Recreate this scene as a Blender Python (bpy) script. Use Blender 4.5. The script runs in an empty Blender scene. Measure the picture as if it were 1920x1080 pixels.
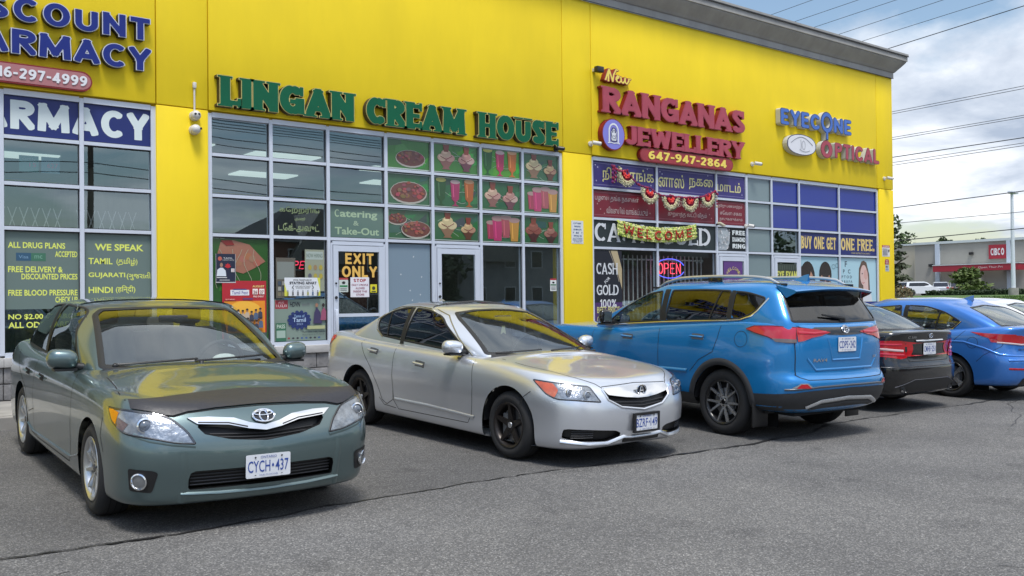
import bpy, bmesh, math, random
import numpy as np
from mathutils import Vector, Matrix, Euler
from mathutils.bvhtree import BVHTree
from mathutils.geometry import tessellate_polygon, delaunay_2d_cdt

S = bpy.context.scene
COL = S.collection
rng = random.Random(7)

# ------------------------------------------------------------------ camera
AZ, PITCH, ROLL, CAMH = 0.666, 0.0113, -0.0113, 1.5
cam = bpy.data.cameras.new('camera'); cam.sensor_width = 36.0
cam.lens = 1757.0 / 1920.0 * 36.0; cam.clip_start = 0.1; cam.clip_end = 3000
cam_o = bpy.data.objects.new('camera', cam); COL.objects.link(cam_o)
_r = Vector((math.cos(AZ), -math.sin(AZ), 0)); _f = Vector((math.sin(AZ), math.cos(AZ), 0)); _u = Vector((0, 0, 1))
_fw = _f * math.cos(PITCH) + _u * math.sin(PITCH); _up = -_f * math.sin(PITCH) + _u * math.cos(PITCH)
_R = _r * math.cos(ROLL) + _up * math.sin(ROLL); _U = -_r * math.sin(ROLL) + _up * math.cos(ROLL)
_m = Matrix((_R, _U, -_fw)).transposed().to_4x4(); _m.translation = (0, 0, CAMH)
cam_o.matrix_world = _m
S.camera = cam_o

# ------------------------------------------------------------------ sky, sun, exposure
SUN_EL, SUN_AZ = math.radians(66), math.radians(205)     # azimuth: direction the light comes from, measured from +Y towards +X
world = bpy.data.worlds.new('World'); S.world = world; world.use_nodes = True
nt = world.node_tree; N = nt.nodes; L = nt.links
bg = N['Background']; bg.inputs[1].default_value = 0.10
sky = N.new('ShaderNodeTexSky'); sky.sky_type = 'NISHITA'; sky.sun_disc = False
sky.sun_elevation = SUN_EL; sky.sun_rotation = SUN_AZ; sky.air_density = 1.3; sky.dust_density = 1.0; sky.ozone_density = 2.0
tc = N.new('ShaderNodeTexCoord')
sep = N.new('ShaderNodeSeparateXYZ'); L.new(tc.outputs['Generated'], sep.inputs[0])
def wmath(op, a, b=None, c=None):
    n = N.new('ShaderNodeMath'); n.operation = op
    for i, v in enumerate((a, b, c)):
        if v is None: continue
        if isinstance(v, (int, float)): n.inputs[i].default_value = v
        else: L.new(v, n.inputs[i])
    return n.outputs[0]
zz = wmath('ADD', wmath('MAXIMUM', sep.outputs[2], 0.0), 0.16)
cx, cy = wmath('DIVIDE', sep.outputs[0], zz), wmath('DIVIDE', sep.outputs[1], zz)
comb = N.new('ShaderNodeCombineXYZ'); L.new(cx, comb.inputs[0]); L.new(cy, comb.inputs[1]); L.new(wmath('MULTIPLY', sep.outputs[2], 1.5), comb.inputs[2])
def wnoise(scale, detail, rough, off, dist=0.0):
    mp = N.new('ShaderNodeMapping'); mp.inputs[1].default_value = off; L.new(comb.outputs[0], mp.inputs[0])
    n = N.new('ShaderNodeTexNoise'); n.inputs['Scale'].default_value = scale; n.inputs['Detail'].default_value = detail
    n.inputs['Roughness'].default_value = rough; n.inputs['Distortion'].default_value = dist; L.new(mp.outputs[0], n.inputs[0]); return n.outputs[0]
def wramp(fac, stops):
    n = N.new('ShaderNodeValToRGB'); L.new(fac, n.inputs[0]); e = n.color_ramp.elements
    e[0].position, e[0].color = stops[0][0], (*stops[0][1], 1); e[1].position, e[1].color = stops[-1][0], (*stops[-1][1], 1)
    for p, c in stops[1:-1]:
        k = e.new(p); k.color = (*c, 1)
    return n.outputs[0]
CL_OFF = (6.6, 3.3, 2.0)
cover = wramp(wnoise(0.75, 9, 0.55, CL_OFF, 0.3), [(0.44, (0, 0, 0)), (0.53, (1, 1, 1))])
shade = wramp(wnoise(0.95, 8, 0.58, (7.3, 2.2, 6.6), 0.4), [(0.40, (3.2, 3.8, 4.8)), (0.50, (5.2, 5.7, 6.5)), (0.60, (8.2, 8.4, 8.7))])
mix = N.new('ShaderNodeMixRGB'); L.new(cover, mix.inputs[0]); L.new(sky.outputs[0], mix.inputs[1]); L.new(shade, mix.inputs[2])
# thin cloud glows round the hidden sun
_sd = (math.sin(SUN_AZ) * math.cos(SUN_EL), math.cos(SUN_AZ) * math.cos(SUN_EL), math.sin(SUN_EL))
vd = N.new('ShaderNodeVectorMath'); vd.operation = 'DOT_PRODUCT'; L.new(tc.outputs['Generated'], vd.inputs[0]); vd.inputs[1].default_value = _sd
glow = wmath('ADD', 1.0, wmath('MULTIPLY', wmath('POWER', wmath('MAXIMUM', vd.outputs['Value'], 0.0), 7.0), 1.4))
sc_ = N.new('ShaderNodeVectorMath'); sc_.operation = 'SCALE'; L.new(mix.outputs[0], sc_.inputs[0]); L.new(glow, sc_.inputs['Scale'])
L.new(sc_.outputs[0], bg.inputs[0])

sun = bpy.data.lights.new('sun', 'SUN'); sun.energy = 2.1; sun.angle = math.radians(14); sun.color = (1.0, 0.965, 0.90)
sun_o = bpy.data.objects.new('sun', sun); COL.objects.link(sun_o)
_d = Vector((math.sin(SUN_AZ) * math.cos(SUN_EL), math.cos(SUN_AZ) * math.cos(SUN_EL), math.sin(SUN_EL)))
sun_o.rotation_euler = _d.to_track_quat('Z', 'Y').to_euler(); sun_o.location = (0, -10, 30)
S.view_settings.view_transform = 'Standard'; S.view_settings.look = 'None'; S.view_settings.gamma = 1.0
S.view_settings.use_curve_mapping = False; S.view_settings.exposure = 0.58
S.cycles.max_bounces = 8; S.cycles.transparent_max_bounces = 12; S.cycles.caustics_reflective = False; S.cycles.caustics_refractive = False
S.cycles.sample_clamp_indirect = 6
try: S.cycles.use_denoising = True
except Exception: pass

# ------------------------------------------------------------------ materials
MATS = {}
def streaky(m, amt=.10):
    nt = m.node_tree; l = nt.links; P = nt.nodes['Principled BSDF']; src = P.inputs['Base Color'].links[0].from_socket; tcn = nt.nodes.new('ShaderNodeTexCoord'); mp = nt.nodes.new('ShaderNodeMapping'); mp.inputs[3].default_value = (1.6, 1.6, .35); l.new(tcn.outputs['Object'], mp.inputs[0]); n = nt.nodes.new('ShaderNodeTexNoise'); n.inputs['Scale'].default_value = 1.6; n.inputs['Detail'].default_value = 7; n.inputs['Roughness'].default_value = .65; l.new(mp.outputs[0], n.inputs[0]); r = nt.nodes.new('ShaderNodeMapRange'); r.inputs[1].default_value = .36; r.inputs[2].default_value = .62; r.inputs[3].default_value = 1 - amt; r.inputs[4].default_value = 1.0; l.new(n.outputs[0], r.inputs[0]); x = nt.nodes.new('ShaderNodeMixRGB'); x.blend_type = 'MULTIPLY'; x.inputs[0].default_value = 1; l.new(src, x.inputs[1]); l.new(r.outputs[0], x.inputs[2]); l.new(x.outputs[0], P.inputs['Base Color']); return m
def mat(name, color=(0.5, 0.5, 0.5), rough=0.6, metal=0.0, spec=0.5, coat=0.0, var=0.0, vscale=3.0, bump=0.0, bscale=40.0, emit=None, estr=1.0, attr=False, ior=None, flakes=0.0, coat_rough=0.055):
    if name in MATS: return MATS[name]
    m = bpy.data.materials.new(name); m.use_nodes = True; MATS[name] = m
    nt = m.node_tree; P = nt.nodes['Principled BSDF']; l = nt.links
    P.inputs['Base Color'].default_value = (*color, 1); P.inputs['Roughness'].default_value = rough; P.inputs['Metallic'].default_value = metal
    P.inputs['Specular IOR Level'].default_value = spec; P.inputs['Coat Weight'].default_value = coat; P.inputs['Coat Roughness'].default_value = coat_rough
    if ior: P.inputs['IOR'].default_value = ior
    src = None
    if attr:
        a = nt.nodes.new('ShaderNodeAttribute'); a.attribute_name = 'col'; l.new(a.outputs['Color'], P.inputs['Base Color']); src = a.outputs['Color']
    tcn = nt.nodes.new('ShaderNodeTexCoord')
    if var > 0:
        n = nt.nodes.new('ShaderNodeTexNoise'); n.inputs['Scale'].default_value = vscale; n.inputs['Detail'].default_value = 6; l.new(tcn.outputs['Object'], n.inputs[0])
        r = nt.nodes.new('ShaderNodeMapRange'); r.inputs[1].default_value = 0.3; r.inputs[2].default_value = 0.7; r.inputs[3].default_value = 1 - var; r.inputs[4].default_value = 1 + var; l.new(n.outputs[0], r.inputs[0])
        x = nt.nodes.new('ShaderNodeMixRGB'); x.blend_type = 'MULTIPLY'; x.inputs[0].default_value = 1
        if src: l.new(src, x.inputs[1])
        else: x.inputs[1].default_value = (*color, 1)
        l.new(r.outputs[0], x.inputs[2]); l.new(x.outputs[0], P.inputs['Base Color'])
    if bump > 0:
        n = nt.nodes.new('ShaderNodeTexNoise'); n.inputs['Scale'].default_value = bscale; n.inputs['Detail'].default_value = 4; l.new(tcn.outputs['Object'], n.inputs[0])
        b = nt.nodes.new('ShaderNodeBump'); b.inputs['Strength'].default_value = bump; b.inputs['Distance'].default_value = 0.01; l.new(n.outputs[0], b.inputs['Height']); l.new(b.outputs[0], P.inputs['Normal'])
    if flakes > 0:
        n = nt.nodes.new('ShaderNodeTexVoronoi'); n.inputs['Scale'].default_value = 900; l.new(tcn.outputs['Object'], n.inputs[0])
        b = nt.nodes.new('ShaderNodeBump'); b.inputs['Strength'].default_value = flakes; b.inputs['Distance'].default_value = 0.0005; l.new(n.outputs['Distance'], b.inputs['Height']); l.new(b.outputs[0], P.inputs['Normal'])
    if emit:
        P.inputs['Emission Color'].default_value = (*emit, 1); P.inputs['Emission Strength'].default_value = estr
    return m
def glass_mat(name, tint, ior=1.5, rough=0.0, refl=(1, 1, 1), wav=0.0):
    if name in MATS: return MATS[name]
    m = bpy.data.materials.new(name); m.use_nodes = True; MATS[name] = m
    nt = m.node_tree; nt.nodes.clear(); l = nt.links
    o = nt.nodes.new('ShaderNodeOutputMaterial'); mx = nt.nodes.new('ShaderNodeMixShader'); t = nt.nodes.new('ShaderNodeBsdfTransparent'); g = nt.nodes.new('ShaderNodeBsdfGlossy')
    ge = nt.nodes.new('ShaderNodeNewGeometry'); dt = nt.nodes.new('ShaderNodeVectorMath'); dt.operation = 'DOT_PRODUCT'; l.new(ge.outputs['Incoming'], dt.inputs[0]); l.new(ge.outputs['Normal'], dt.inputs[1])
    def mth(op, a, b=None):
        n = nt.nodes.new('ShaderNodeMath'); n.operation = op
        for i, v in enumerate((a, b)):
            if v is None: continue
            if isinstance(v, (int, float)): n.inputs[i].default_value = v
            else: l.new(v, n.inputs[i])
        return n.outputs[0]
    f0 = 1.9 * ((ior - 1) / (ior + 1)) ** 2          # both faces of a thin sheet
    sch = mth('ADD', mth('MULTIPLY', mth('POWER', mth('SUBTRACT', 1.0, mth('MINIMUM', mth('ABSOLUTE', dt.outputs['Value']), 1.0)), 5.0), 1 - f0), f0)
    t.inputs[0].default_value = (*tint, 1); g.inputs[0].default_value = (*refl, 1); g.inputs[1].default_value = rough
    l.new(sch, mx.inputs[0]); l.new(t.outputs[0], mx.inputs[1]); l.new(g.outputs[0], mx.inputs[2]); l.new(mx.outputs[0], o.inputs[0])
    if wav > 0:
        tcn = nt.nodes.new('ShaderNodeTexCoord'); n = nt.nodes.new('ShaderNodeTexNoise'); n.inputs['Scale'].default_value = 0.9; n.inputs['Detail'].default_value = 1; l.new(tcn.outputs['Object'], n.inputs[0])
        b = nt.nodes.new('ShaderNodeBump'); b.inputs['Strength'].default_value = wav; b.inputs['Distance'].default_value = 0.02; l.new(n.outputs[0], b.inputs['Height']); l.new(b.outputs[0], g.inputs['Normal'])
    return m

# ------------------------------------------------------------------ object helpers
def tag(o, label=None, cat=None, group=None, kind=None):
    if label: o['label'] = label
    if cat: o['category'] = cat
    if group: o['group'] = group
    if kind: o['kind'] = kind
    return o
def thing(name, label, cat, loc=(0, 0, 0), rotz=0, group=None):
    o = bpy.data.objects.new(name, None); COL.objects.link(o); o.location = loc; o.rotation_euler = (0, 0, rotz); o.empty_display_size = 0.3
    return tag(o, label, cat, group)
class MB:
    """collects faces; builds ONE mesh object"""
    def __init__(s): s.v = []; s.f = []; s.mi = []; s.c = []; s.mats = []; s.smooth = []
    def m(s, mt):
        if mt not in s.mats: s.mats.append(mt)
        return s.mats.index(mt)
    def add(s, vs, fs, mt=None, col=None, smooth=False):
        b = len(s.v); s.v += [tuple(p) for p in vs]; k = s.m(mt) if mt else 0
        for f in fs: s.f.append(tuple(i + b for i in f)); s.mi.append(k); s.c.append(col); s.smooth.append(smooth)
    def box(s, x0, x1, y0, y1, z0, z1, mt=None, col=None, bev=0.0, M=None):
        if bev > 0:
            bm = bmesh.new(); bmesh.ops.create_cube(bm, size=1)
            for v in bm.verts: v.co = Vector(((x0 + x1) / 2 + v.co.x * (x1 - x0), (y0 + y1) / 2 + v.co.y * (y1 - y0), (z0 + z1) / 2 + v.co.z * (z1 - z0)))
            bmesh.ops.bevel(bm, geom=bm.edges[:], offset=bev, segments=2, affect='EDGES', profile=0.5)
            bm.verts.index_update(); vs = [v.co.copy() for v in bm.verts]; fs = [[v.index for v in f.verts] for f in bm.faces]; bm.free()
        else:
            vs = [Vector(p) for p in ((x0, y0, z0), (x1, y0, z0), (x1, y1, z0), (x0, y1, z0), (x0, y0, z1), (x1, y0, z1), (x1, y1, z1), (x0, y1, z1))]
            fs = [(0, 3, 2, 1), (4, 5, 6, 7), (0, 1, 5, 4), (1, 2, 6, 5), (2, 3, 7, 6), (3, 0, 4, 7)]
        if M is not None: vs = [M @ v for v in vs]
        s.add(vs, fs, mt, col, bev > 0)
    def tube(s, pts, r, mt=None, n=8, col=None, cap=True):
        pts = [Vector(p) for p in pts]; rs = r if isinstance(r, (list, tuple)) else [r] * len(pts); vs = []; fs = []
        up = Vector((0, 0, 1))
        for i, p in enumerate(pts):
            t = (pts[min(i + 1, len(pts) - 1)] - pts[max(i - 1, 0)]).normalized()
            a = t.cross(up)
            if a.length < 0.05: a = t.cross(Vector((0, 1, 0)))
            a.normalize(); b = t.cross(a)
            for k in range(n):
                w = 2 * math.pi * k / n; vs.append(p + (a * math.cos(w) + b * math.sin(w)) * rs[i])
        for i in range(len(pts) - 1):
            for k in range(n): fs.append((i * n + k, i * n + (k + 1) % n, (i + 1) * n + (k + 1) % n, (i + 1) * n + k))
        if cap: fs.append(tuple(range(n))); fs.append(tuple(reversed(range((len(pts) - 1) * n, len(pts) * n))))
        s.add(vs, fs, mt, col, True)
    def lathe(s, prof, mt=None, n=32, M=None, col=None):
        """profile (r, h) about local Z"""
        vs = []; fs = []; m = len(prof)
        for k in range(n):
            w = 2 * math.pi * k / n
            for r, h in prof: vs.append(Vector((r * math.cos(w), r * math.sin(w), h)))
        for k in range(n):
            for i in range(m - 1): fs.append((k * m + i, ((k + 1) % n) * m + i, ((k + 1) % n) * m + i + 1, k * m + i + 1))
        if M is not None: vs = [M @ v for v in vs]
        s.add(vs, fs, mt, col, True)
    def ball(s, c, r, mt=None, n=12, col=None, sc=(1, 1, 1)):
        prof = [(max(r * math.sin(math.pi * i / 8), 1e-4), -r * math.cos(math.pi * i / 8)) for i in range(9)]
        s.lathe(prof, mt, n, Matrix.Translation(c) @ Matrix.Diagonal((*sc, 1)), col)
    def poly(s, pts, mt=None, col=None): s.add(pts, [tuple(range(len(pts)))], mt, col)
    def build(s, name, mt=None, parent=None, loc=None, angle=40, rot=None):
        me = bpy.data.meshes.new(name); me.from_pydata(s.v, [], s.f)
        if s.mats:
            for x in s.mats: me.materials.append(x)
            me.polygons.foreach_set('material_index', s.mi)
        elif mt: me.materials.append(mt)
        me.polygons.foreach_set('use_smooth', s.smooth)
        if any(c is not None for c in s.c):
            at = me.color_attributes.new('col', 'FLOAT_COLOR', 'CORNER'); arr = []
            for f, c in zip(s.f, s.c): arr += list((*(c or (0.5, 0.5, 0.5)), 1.0)) * len(f)
            at.data.foreach_set('color', arr)
        me.update()
        if any(s.smooth): me.set_sharp_from_angle(angle=math.radians(angle))
        o = bpy.data.objects.new(name, me); COL.objects.link(o)
        if parent: o.parent = parent
        if loc is not None: o.location = loc
        if rot is not None: o.rotation_euler = rot
        return o
def copy_tree(o, parent=None):
    c = o.copy(); COL.objects.link(c)
    if parent: c.parent = parent
    for ch in [x for x in o.children]: copy_tree(ch, c)
    return c

# ------------------------------------------------------------------ lettering: stroke glyphs turned into outlines through a distance field
def arc(cx, cy, rx, ry, a0, a1, n=14): return [(cx + rx * math.cos(math.radians(a0 + (a1 - a0) * i / n)), cy + ry * math.sin(math.radians(a0 + (a1 - a0) * i / n))) for i in range(n + 1)]
# glyphs on a cell: height 1, own width; strokes are centre lines already inset by half the stroke weight
def glyph(ch, w):
    """w = stroke weight; returns (width, strokes, serif points (x, y, left?, right?))"""
    h = w / 2; T = 1 - h; B = h; Lx = h
    def X(wd): return wd - h
    G = {}
    wd = 0.62
    if ch == 'L': return 0.55, [[(Lx, B), (Lx, T)], [(Lx, B), (X(.55), B)]], [(Lx, 1), (Lx, 0)]
    if ch == 'I': return w, [[(Lx, B), (Lx, T)]], [(Lx, 1), (Lx, 0)]
    if ch == 'N': return .72, [[(Lx, B), (Lx, T)], [(Lx, T), (X(.72), B)], [(X(.72), B), (X(.72), T)]], [(Lx, 1), (Lx, 0), (X(.72), 1)]
    if ch == 'G': return .74, [arc(.39, .5, .39 - h, .5 - h, 48, 320, 22), [(X(.74), .17), (X(.74), .44), (.44, .44)]], []
    if ch == 'A': return .76, [[(Lx, B), (.38, T)], [(.38, T), (X(.76), B)], [(.2, .28), (.56, .28)]], [(Lx, 0), (X(.76), 0)]
    if ch == 'C': return .70, [arc(.39, .5, .39 - h, .5 - h, 48, 312, 22)], []
    if ch == 'R': return .66, [[(Lx, B), (Lx, T)], [(Lx, T), (.34, T)] + arc(.36, .73, .30 - h, .27 - h, 90, -90, 10) + [(Lx, .46 + h)], [(.32, .46), (X(.68), B)]], [(Lx, 1), (Lx, 0), (X(.68), 0)]
    if ch == 'P': return .62, [[(Lx, B), (Lx, T)], [(Lx, T), (.32, T)] + arc(.33, .70, .29 - h, .30 - h, 90, -90, 10) + [(Lx, .40 + h)]], [(Lx, 1), (Lx, 0)]
    if ch == 'D': return .72, [[(Lx, B), (Lx, T)], [(Lx, T), (.28, T)] + arc(.30, .5, .42 - h, .5 - h, 90, -90, 16) + [(Lx, B)]], [(Lx, 1), (Lx, 0)]
    if ch == 'B': return .66, [[(Lx, B), (Lx, T)], [(Lx, T), (.34, T)] + arc(.34, .75, .27 - h, .25 - h, 90, -90, 8) + [(Lx, .5)], [(Lx, .52), (.36, .52)] + arc(.36, .27, .30 - h, .26 - h, 90, -90, 8) + [(Lx, B)]], [(Lx, 1), (Lx, 0)]
    if ch == 'E': return .58, [[(X(.58), T), (Lx, T), (Lx, B), (X(.58), B)], [(Lx, .5), (X(.52), .5)]], [(Lx, 1), (Lx, 0)]
    if ch == 'F': return .56, [[(X(.56), T), (Lx, T), (Lx, B)], [(Lx, .5), (X(.50), .5)]], [(Lx, 1), (Lx, 0)]
    if ch == 'M': return .90, [[(Lx, B), (Lx + .03, T), (.45, .22), (X(.90) - .03, T), (X(.90), B)]], [(Lx, 1), (Lx, 0), (X(.9), 0), (X(.9), 1)]
    if ch == 'H': return .72, [[(Lx, B), (Lx, T)], [(X(.72), B), (X(.72), T)], [(Lx, .5), (X(.72), .5)]], [(Lx, 1), (Lx, 0), (X(.72), 0), (X(.72), 1)]
    if ch == 'O': return .78, [arc(.39, .5, .39 - h, .5 - h, 0, 360, 28)], []
    if ch == '0': return .60, [arc(.30, .5, .30 - h, .5 - h, 0, 360, 28)], []
    if ch == 'U': return .70, [[(Lx, T), (Lx, .36)] + arc(.35, .36, .35 - h, .36 - h, 180, 360, 14) + [(X(.70), T)]], [(Lx, 1), (X(.7), 1)]
    if ch == 'S': return .60, [arc(.30, .74, .29 - h, .26 - h, 25, 230, 14) + arc(.30, .26, .30 - h, .26 - h, 60, -155, 14)], []
    if ch == 'J': return .48, [[(X(.48), T), (X(.48), .26)] + arc(.22, .26, .26 - h, .26 - h, 0, -150, 10)], [(X(.48), 1)]
    if ch == 'W': return .98, [[(Lx, T), (.26, B), (.49, .80), (.72, B), (X(.98), T)]], [(Lx, 1), (X(.98), 1)]
    if ch == 'Y': return .70, [[(Lx, T), (.35, .45)], [(X(.70), T), (.35, .45)], [(.35, .45), (.35, B)]], [(Lx, 1), (X(.7), 1), (.35, 0)]
    if ch == 'T': return .64, [[(Lx, T), (X(.64), T)], [(.32, T), (.32, B)]], [(.32, 0)]
    if ch == 'X': return .68, [[(Lx, T), (X(.68), B)], [(Lx, B), (X(.68), T)]], []
    if ch == 'V': return .72, [[(Lx, T), (.36, B), (X(.72), T)]], []
    if ch == 'K': return .68, [[(Lx, B), (Lx, T)], [(X(.66), T), (Lx, .42)], [(.26, .55), (X(.68), B)]], []
    if ch == 'Q': return .78, [arc(.39, .5, .39 - h, .5 - h, 0, 360, 28), [(.5, .25), (.72, B)]], []
    if ch == 'Z': return .62, [[(Lx, T), (X(.62), T), (Lx, B), (X(.62), B)]], []
    if ch == '1': return .34, [[(Lx, .78), (.34 - h, T), (.34 - h, B)]], []
    if ch == '2': return .58, [arc(.29, .72, .29 - h, .28 - h, 165, -30, 12) + [(Lx, B), (X(.58), B)]], []
    if ch == '3': return .58, [arc(.28, .74, .28 - h, .26 - h, 150, -80, 12), arc(.28, .27, .30 - h, .27 - h, 80, -150, 12)], []
    if ch == '4': return .62, [[(X(.52), B), (X(.52), T), (Lx, .28), (X(.62), .28)]], []
    if ch == '5': return .58, [[(X(.54), T), (Lx + .03, T), (Lx, .56)] + arc(.27, .32, .31 - h, .32 - h, 105, -150, 12)], []
    if ch == '6': return .60, [arc(.30, .32, .30 - h, .32 - h, 0, 360, 20), arc(.42, .36, .42 - h, .64 - h, 180, 80, 10)], []
    if ch == '7': return .56, [[(Lx, T), (X(.56), T), (.20, B)]], []
    if ch == '8': return .60, [arc(.30, .74, .27 - h, .26 - h, 0, 360, 18), arc(.30, .27, .30 - h, .27 - h, 0, 360, 20)], []
    if ch == '9': return .60, [arc(.30, .68, .30 - h, .32 - h, 0, 360, 20), arc(.18, .64, .42 - h, .64 - h, 0, -100, 10)], []
    if ch == '-': return .34, [[(Lx, .45), (X(.34), .45)]], []
    if ch == '.': return w, [[(Lx, B), (Lx, B + .001)]], []
    if ch == '$': return .60, [arc(.30, .72, .29 - h, .22 - h, 25, 230, 12) + arc(.30, .28, .30 - h, .22 - h, 60, -155, 12), [(.30, -.06), (.30, 1.06)]], []
    if ch == '%': return .80, [arc(.18, .8, .13, .14, 0, 360, 12), arc(.62, .2, .13, .14, 0, 360, 12), [(.18, B), (.62, T)]], []
    return .35, [], []
_GC = {}
def glyph_loops(ch, w, serif=0.0, grow=0.0, thin=None, round_=False):
    key = (ch, w, serif, round(grow, 4), thin, round_)
    if key in _GC: return _GC[key]
    wd, strokes, sp = glyph(ch, w)
    pad = serif + 0.08 + max(grow, 0); st = 1 / 44.0
    xs = np.arange(-pad, wd + pad + st, st); ys = np.arange(-pad, 1 + pad + st, st); X, Y = np.meshgrid(xs, ys)
    D = np.full(X.shape, 9.0)
    for pl in strokes:
        straight = len(pl) < 8; ns = len(pl) - 1; closed = math.hypot(pl[0][0] - pl[-1][0], pl[0][1] - pl[-1][1]) < 1e-6
        for k, ((x0, y0), (x1, y1)) in enumerate(zip(pl[:-1], pl[1:])):
            dx, dy = x1 - x0, y1 - y0; ln = math.hypot(dx, dy)
            if ln < 1e-5: continue
            ux, uy = dx / ln, dy / ln; ww = w
            if thin and abs(dy) < abs(dx) * 0.35: ww = thin
            al = (X - x0) * ux + (Y - y0) * uy; pe = np.abs(-(X - x0) * uy + (Y - y0) * ux)
            if round_: d = np.hypot(np.maximum(np.maximum(-al, al - ln), 0), pe) - ww / 2
            elif straight:
                ax = abs(ux) < .02 or abs(uy) < .02; e = w / 2 if ax else w * .45
                d = np.maximum(pe - ww / 2, np.maximum(-al - e, al - ln - e))
            else:
                d = np.hypot(np.maximum(np.maximum(-al, al - ln), 0), pe) - ww / 2
                if k == 0 and not closed: d = np.where(al < 0, np.maximum(d, -al + .0), d)
                if k == ns - 1 and not closed: d = np.where(al > ln, np.maximum(d, al - ln), d)
            if not round_: d = np.maximum(d, np.maximum(np.maximum(Y - 1, -Y), np.maximum(X - wd, -X))) if ch != '$' else d
            D = np.minimum(D, d)
    if serif > 0:
        for (x, y) in sp:
            y0, y1 = (0, serif * .8) if y == 0 else (1 - serif * .8, 1)
            d = np.maximum(np.abs(X - x) - (w / 2 + serif), np.maximum(y0 - Y, Y - y1)); D = np.minimum(D, d)
        if ch in 'EFLTCSG':
            tips = {'E': [(.58, 1), (.58, 0)], 'F': [(.56, 1)], 'L': [(.55, 0)], 'T': [(0.0, 1), (.64, 1)], 'C': [(.66, .80)], 'G': [(.68, .80)], 'S': [(.54, .80)]}[ch]
            for (x, y) in tips:
                yy0, yy1 = (0, .30) if y == 0 else ((.70, 1) if y == 1 else (.66, .97))
                d = np.maximum(np.abs(X - x + serif * .3) - serif * .75, np.maximum(yy0 - Y, Y - yy1)); D = np.minimum(D, d)
    F = D - grow
    loops = contour(F, xs, ys); _GC[key] = (wd, loops); return wd, loops
def contour(F, xs, ys):
    ny, nx = F.shape; ins = F < 0; seg = {}
    def ip(j, i, jj, ii):
        a, b = F[j, i], F[jj, ii]; t = a / (a - b); return (xs[i] + (xs[ii] - xs[i]) * t, ys[j] + (ys[jj] - ys[j]) * t)
    for j in range(ny - 1):
        row = ins[j, :-1].astype(int) + ins[j, 1:] + ins[j + 1, :-1] + ins[j + 1, 1:]
        for i in np.nonzero((row > 0) & (row < 4))[0]:
            c = (ins[j, i], ins[j, i + 1], ins[j + 1, i + 1], ins[j + 1, i]); e = []
            ed = [((j, i), (j, i + 1)), ((j, i + 1), (j + 1, i + 1)), ((j + 1, i + 1), (j + 1, i)), ((j + 1, i), (j, i))]
            outs = []; 
            for k in range(4):
                if c[k] != c[(k + 1) % 4]: outs.append((k, c[k]))
            # leaving edges (inside->outside) start, entering edges end : keeps inside on the left
            st_ = [k for k, q in outs if q]; en = [k for k, q in outs if not q]
            for a in st_:
                b = min(en, key=lambda z: (a - z) % 4) if len(en) > 1 else en[0]
                if len(en) > 1: en.remove(b)
                ka = tuple(sorted(ed[a])); kb = tuple(sorted(ed[b]))
                seg[ka] = (kb)
    pts = {}
    def P(k): 
        (j, i), (jj, ii) = k; return ip(j, i, jj, ii)
    loops = []; left = dict(seg)
    while left:
        k0, k = left.popitem(); lp = [k0]
        while k != k0 and k in left: lp.append(k); k = left.pop(k)
        pl = [P(q) for q in lp]
        # simplify
        out = []
        for i, p in enumerate(pl):
            a = out[-1] if out else pl[-1]; b = pl[(i + 1) % len(pl)]
            if abs((p[0] - a[0]) * (b[1] - a[1]) - (p[1] - a[1]) * (b[0] - a[0])) > 4e-5 * 1.0: out.append(p)
        if len(out) > 3: loops.append(out)
    return loops
def extrude_loops(mb, loops, y0, y1, mt=None, col=None, tf=lambda x, z: (x, z), side_mt=None):
    """front face at y0 (towards the camera, -Y), back at y1"""
    L3 = [[Vector((*tf(x, z), 0)) for x, z in lp] for lp in loops]
    flat = [p for lp in L3 for p in lp]
    ed = []; b_ = 0
    for lp in L3: n_ = len(lp); ed += [(b_ + i, b_ + (i + 1) % n_) for i in range(n_)]; b_ += n_
    rr_ = delaunay_2d_cdt([Vector((p.x, p.y)) for p in flat], ed, [], 0, 1e-7)
    if rr_[2]:
        W_ = np.array([tuple(v) for v in rr_[0]]); T_ = np.array(rr_[2]); ce = W_[T_].mean(1); ins = np.zeros(len(ce), bool)
        for lp in L3:
            q_ = np.array([(p.x, p.y) for p in lp]); 
            for a_, c_ in zip(q_, np.roll(q_, -1, 0)):
                k_ = (a_[1] > ce[:, 1]) != (c_[1] > ce[:, 1]); ins ^= k_ & (ce[:, 0] < (c_[0] - a_[0]) * (ce[:, 1] - a_[1]) / (c_[1] - a_[1] + 1e-15) + a_[0])
        mb.add([(p[0], y0, p[1]) for p in W_], [tuple(int(x) for x in t) for t in T_[ins]], mt, col)
    if y1 > y0:
        for lp in L3:
            n = len(lp); vs = [(p.x, y0, p.y) for p in lp] + [(p.x, y1, p.y) for p in lp]
            mb.add(vs, [(i, (i + 1) % n, n + (i + 1) % n, n + i) for i in range(n)], side_mt or mt, col)
def word_layout(text, w, gap, serif=0.0):
    x = 0; out = []
    for ch in text:
        if ch == ' ': x += 0.42; continue
        wd = glyph(ch, w)[0]; out.append((ch, x)); x += wd + gap
    return out, x - gap
_TC = {}
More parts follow.
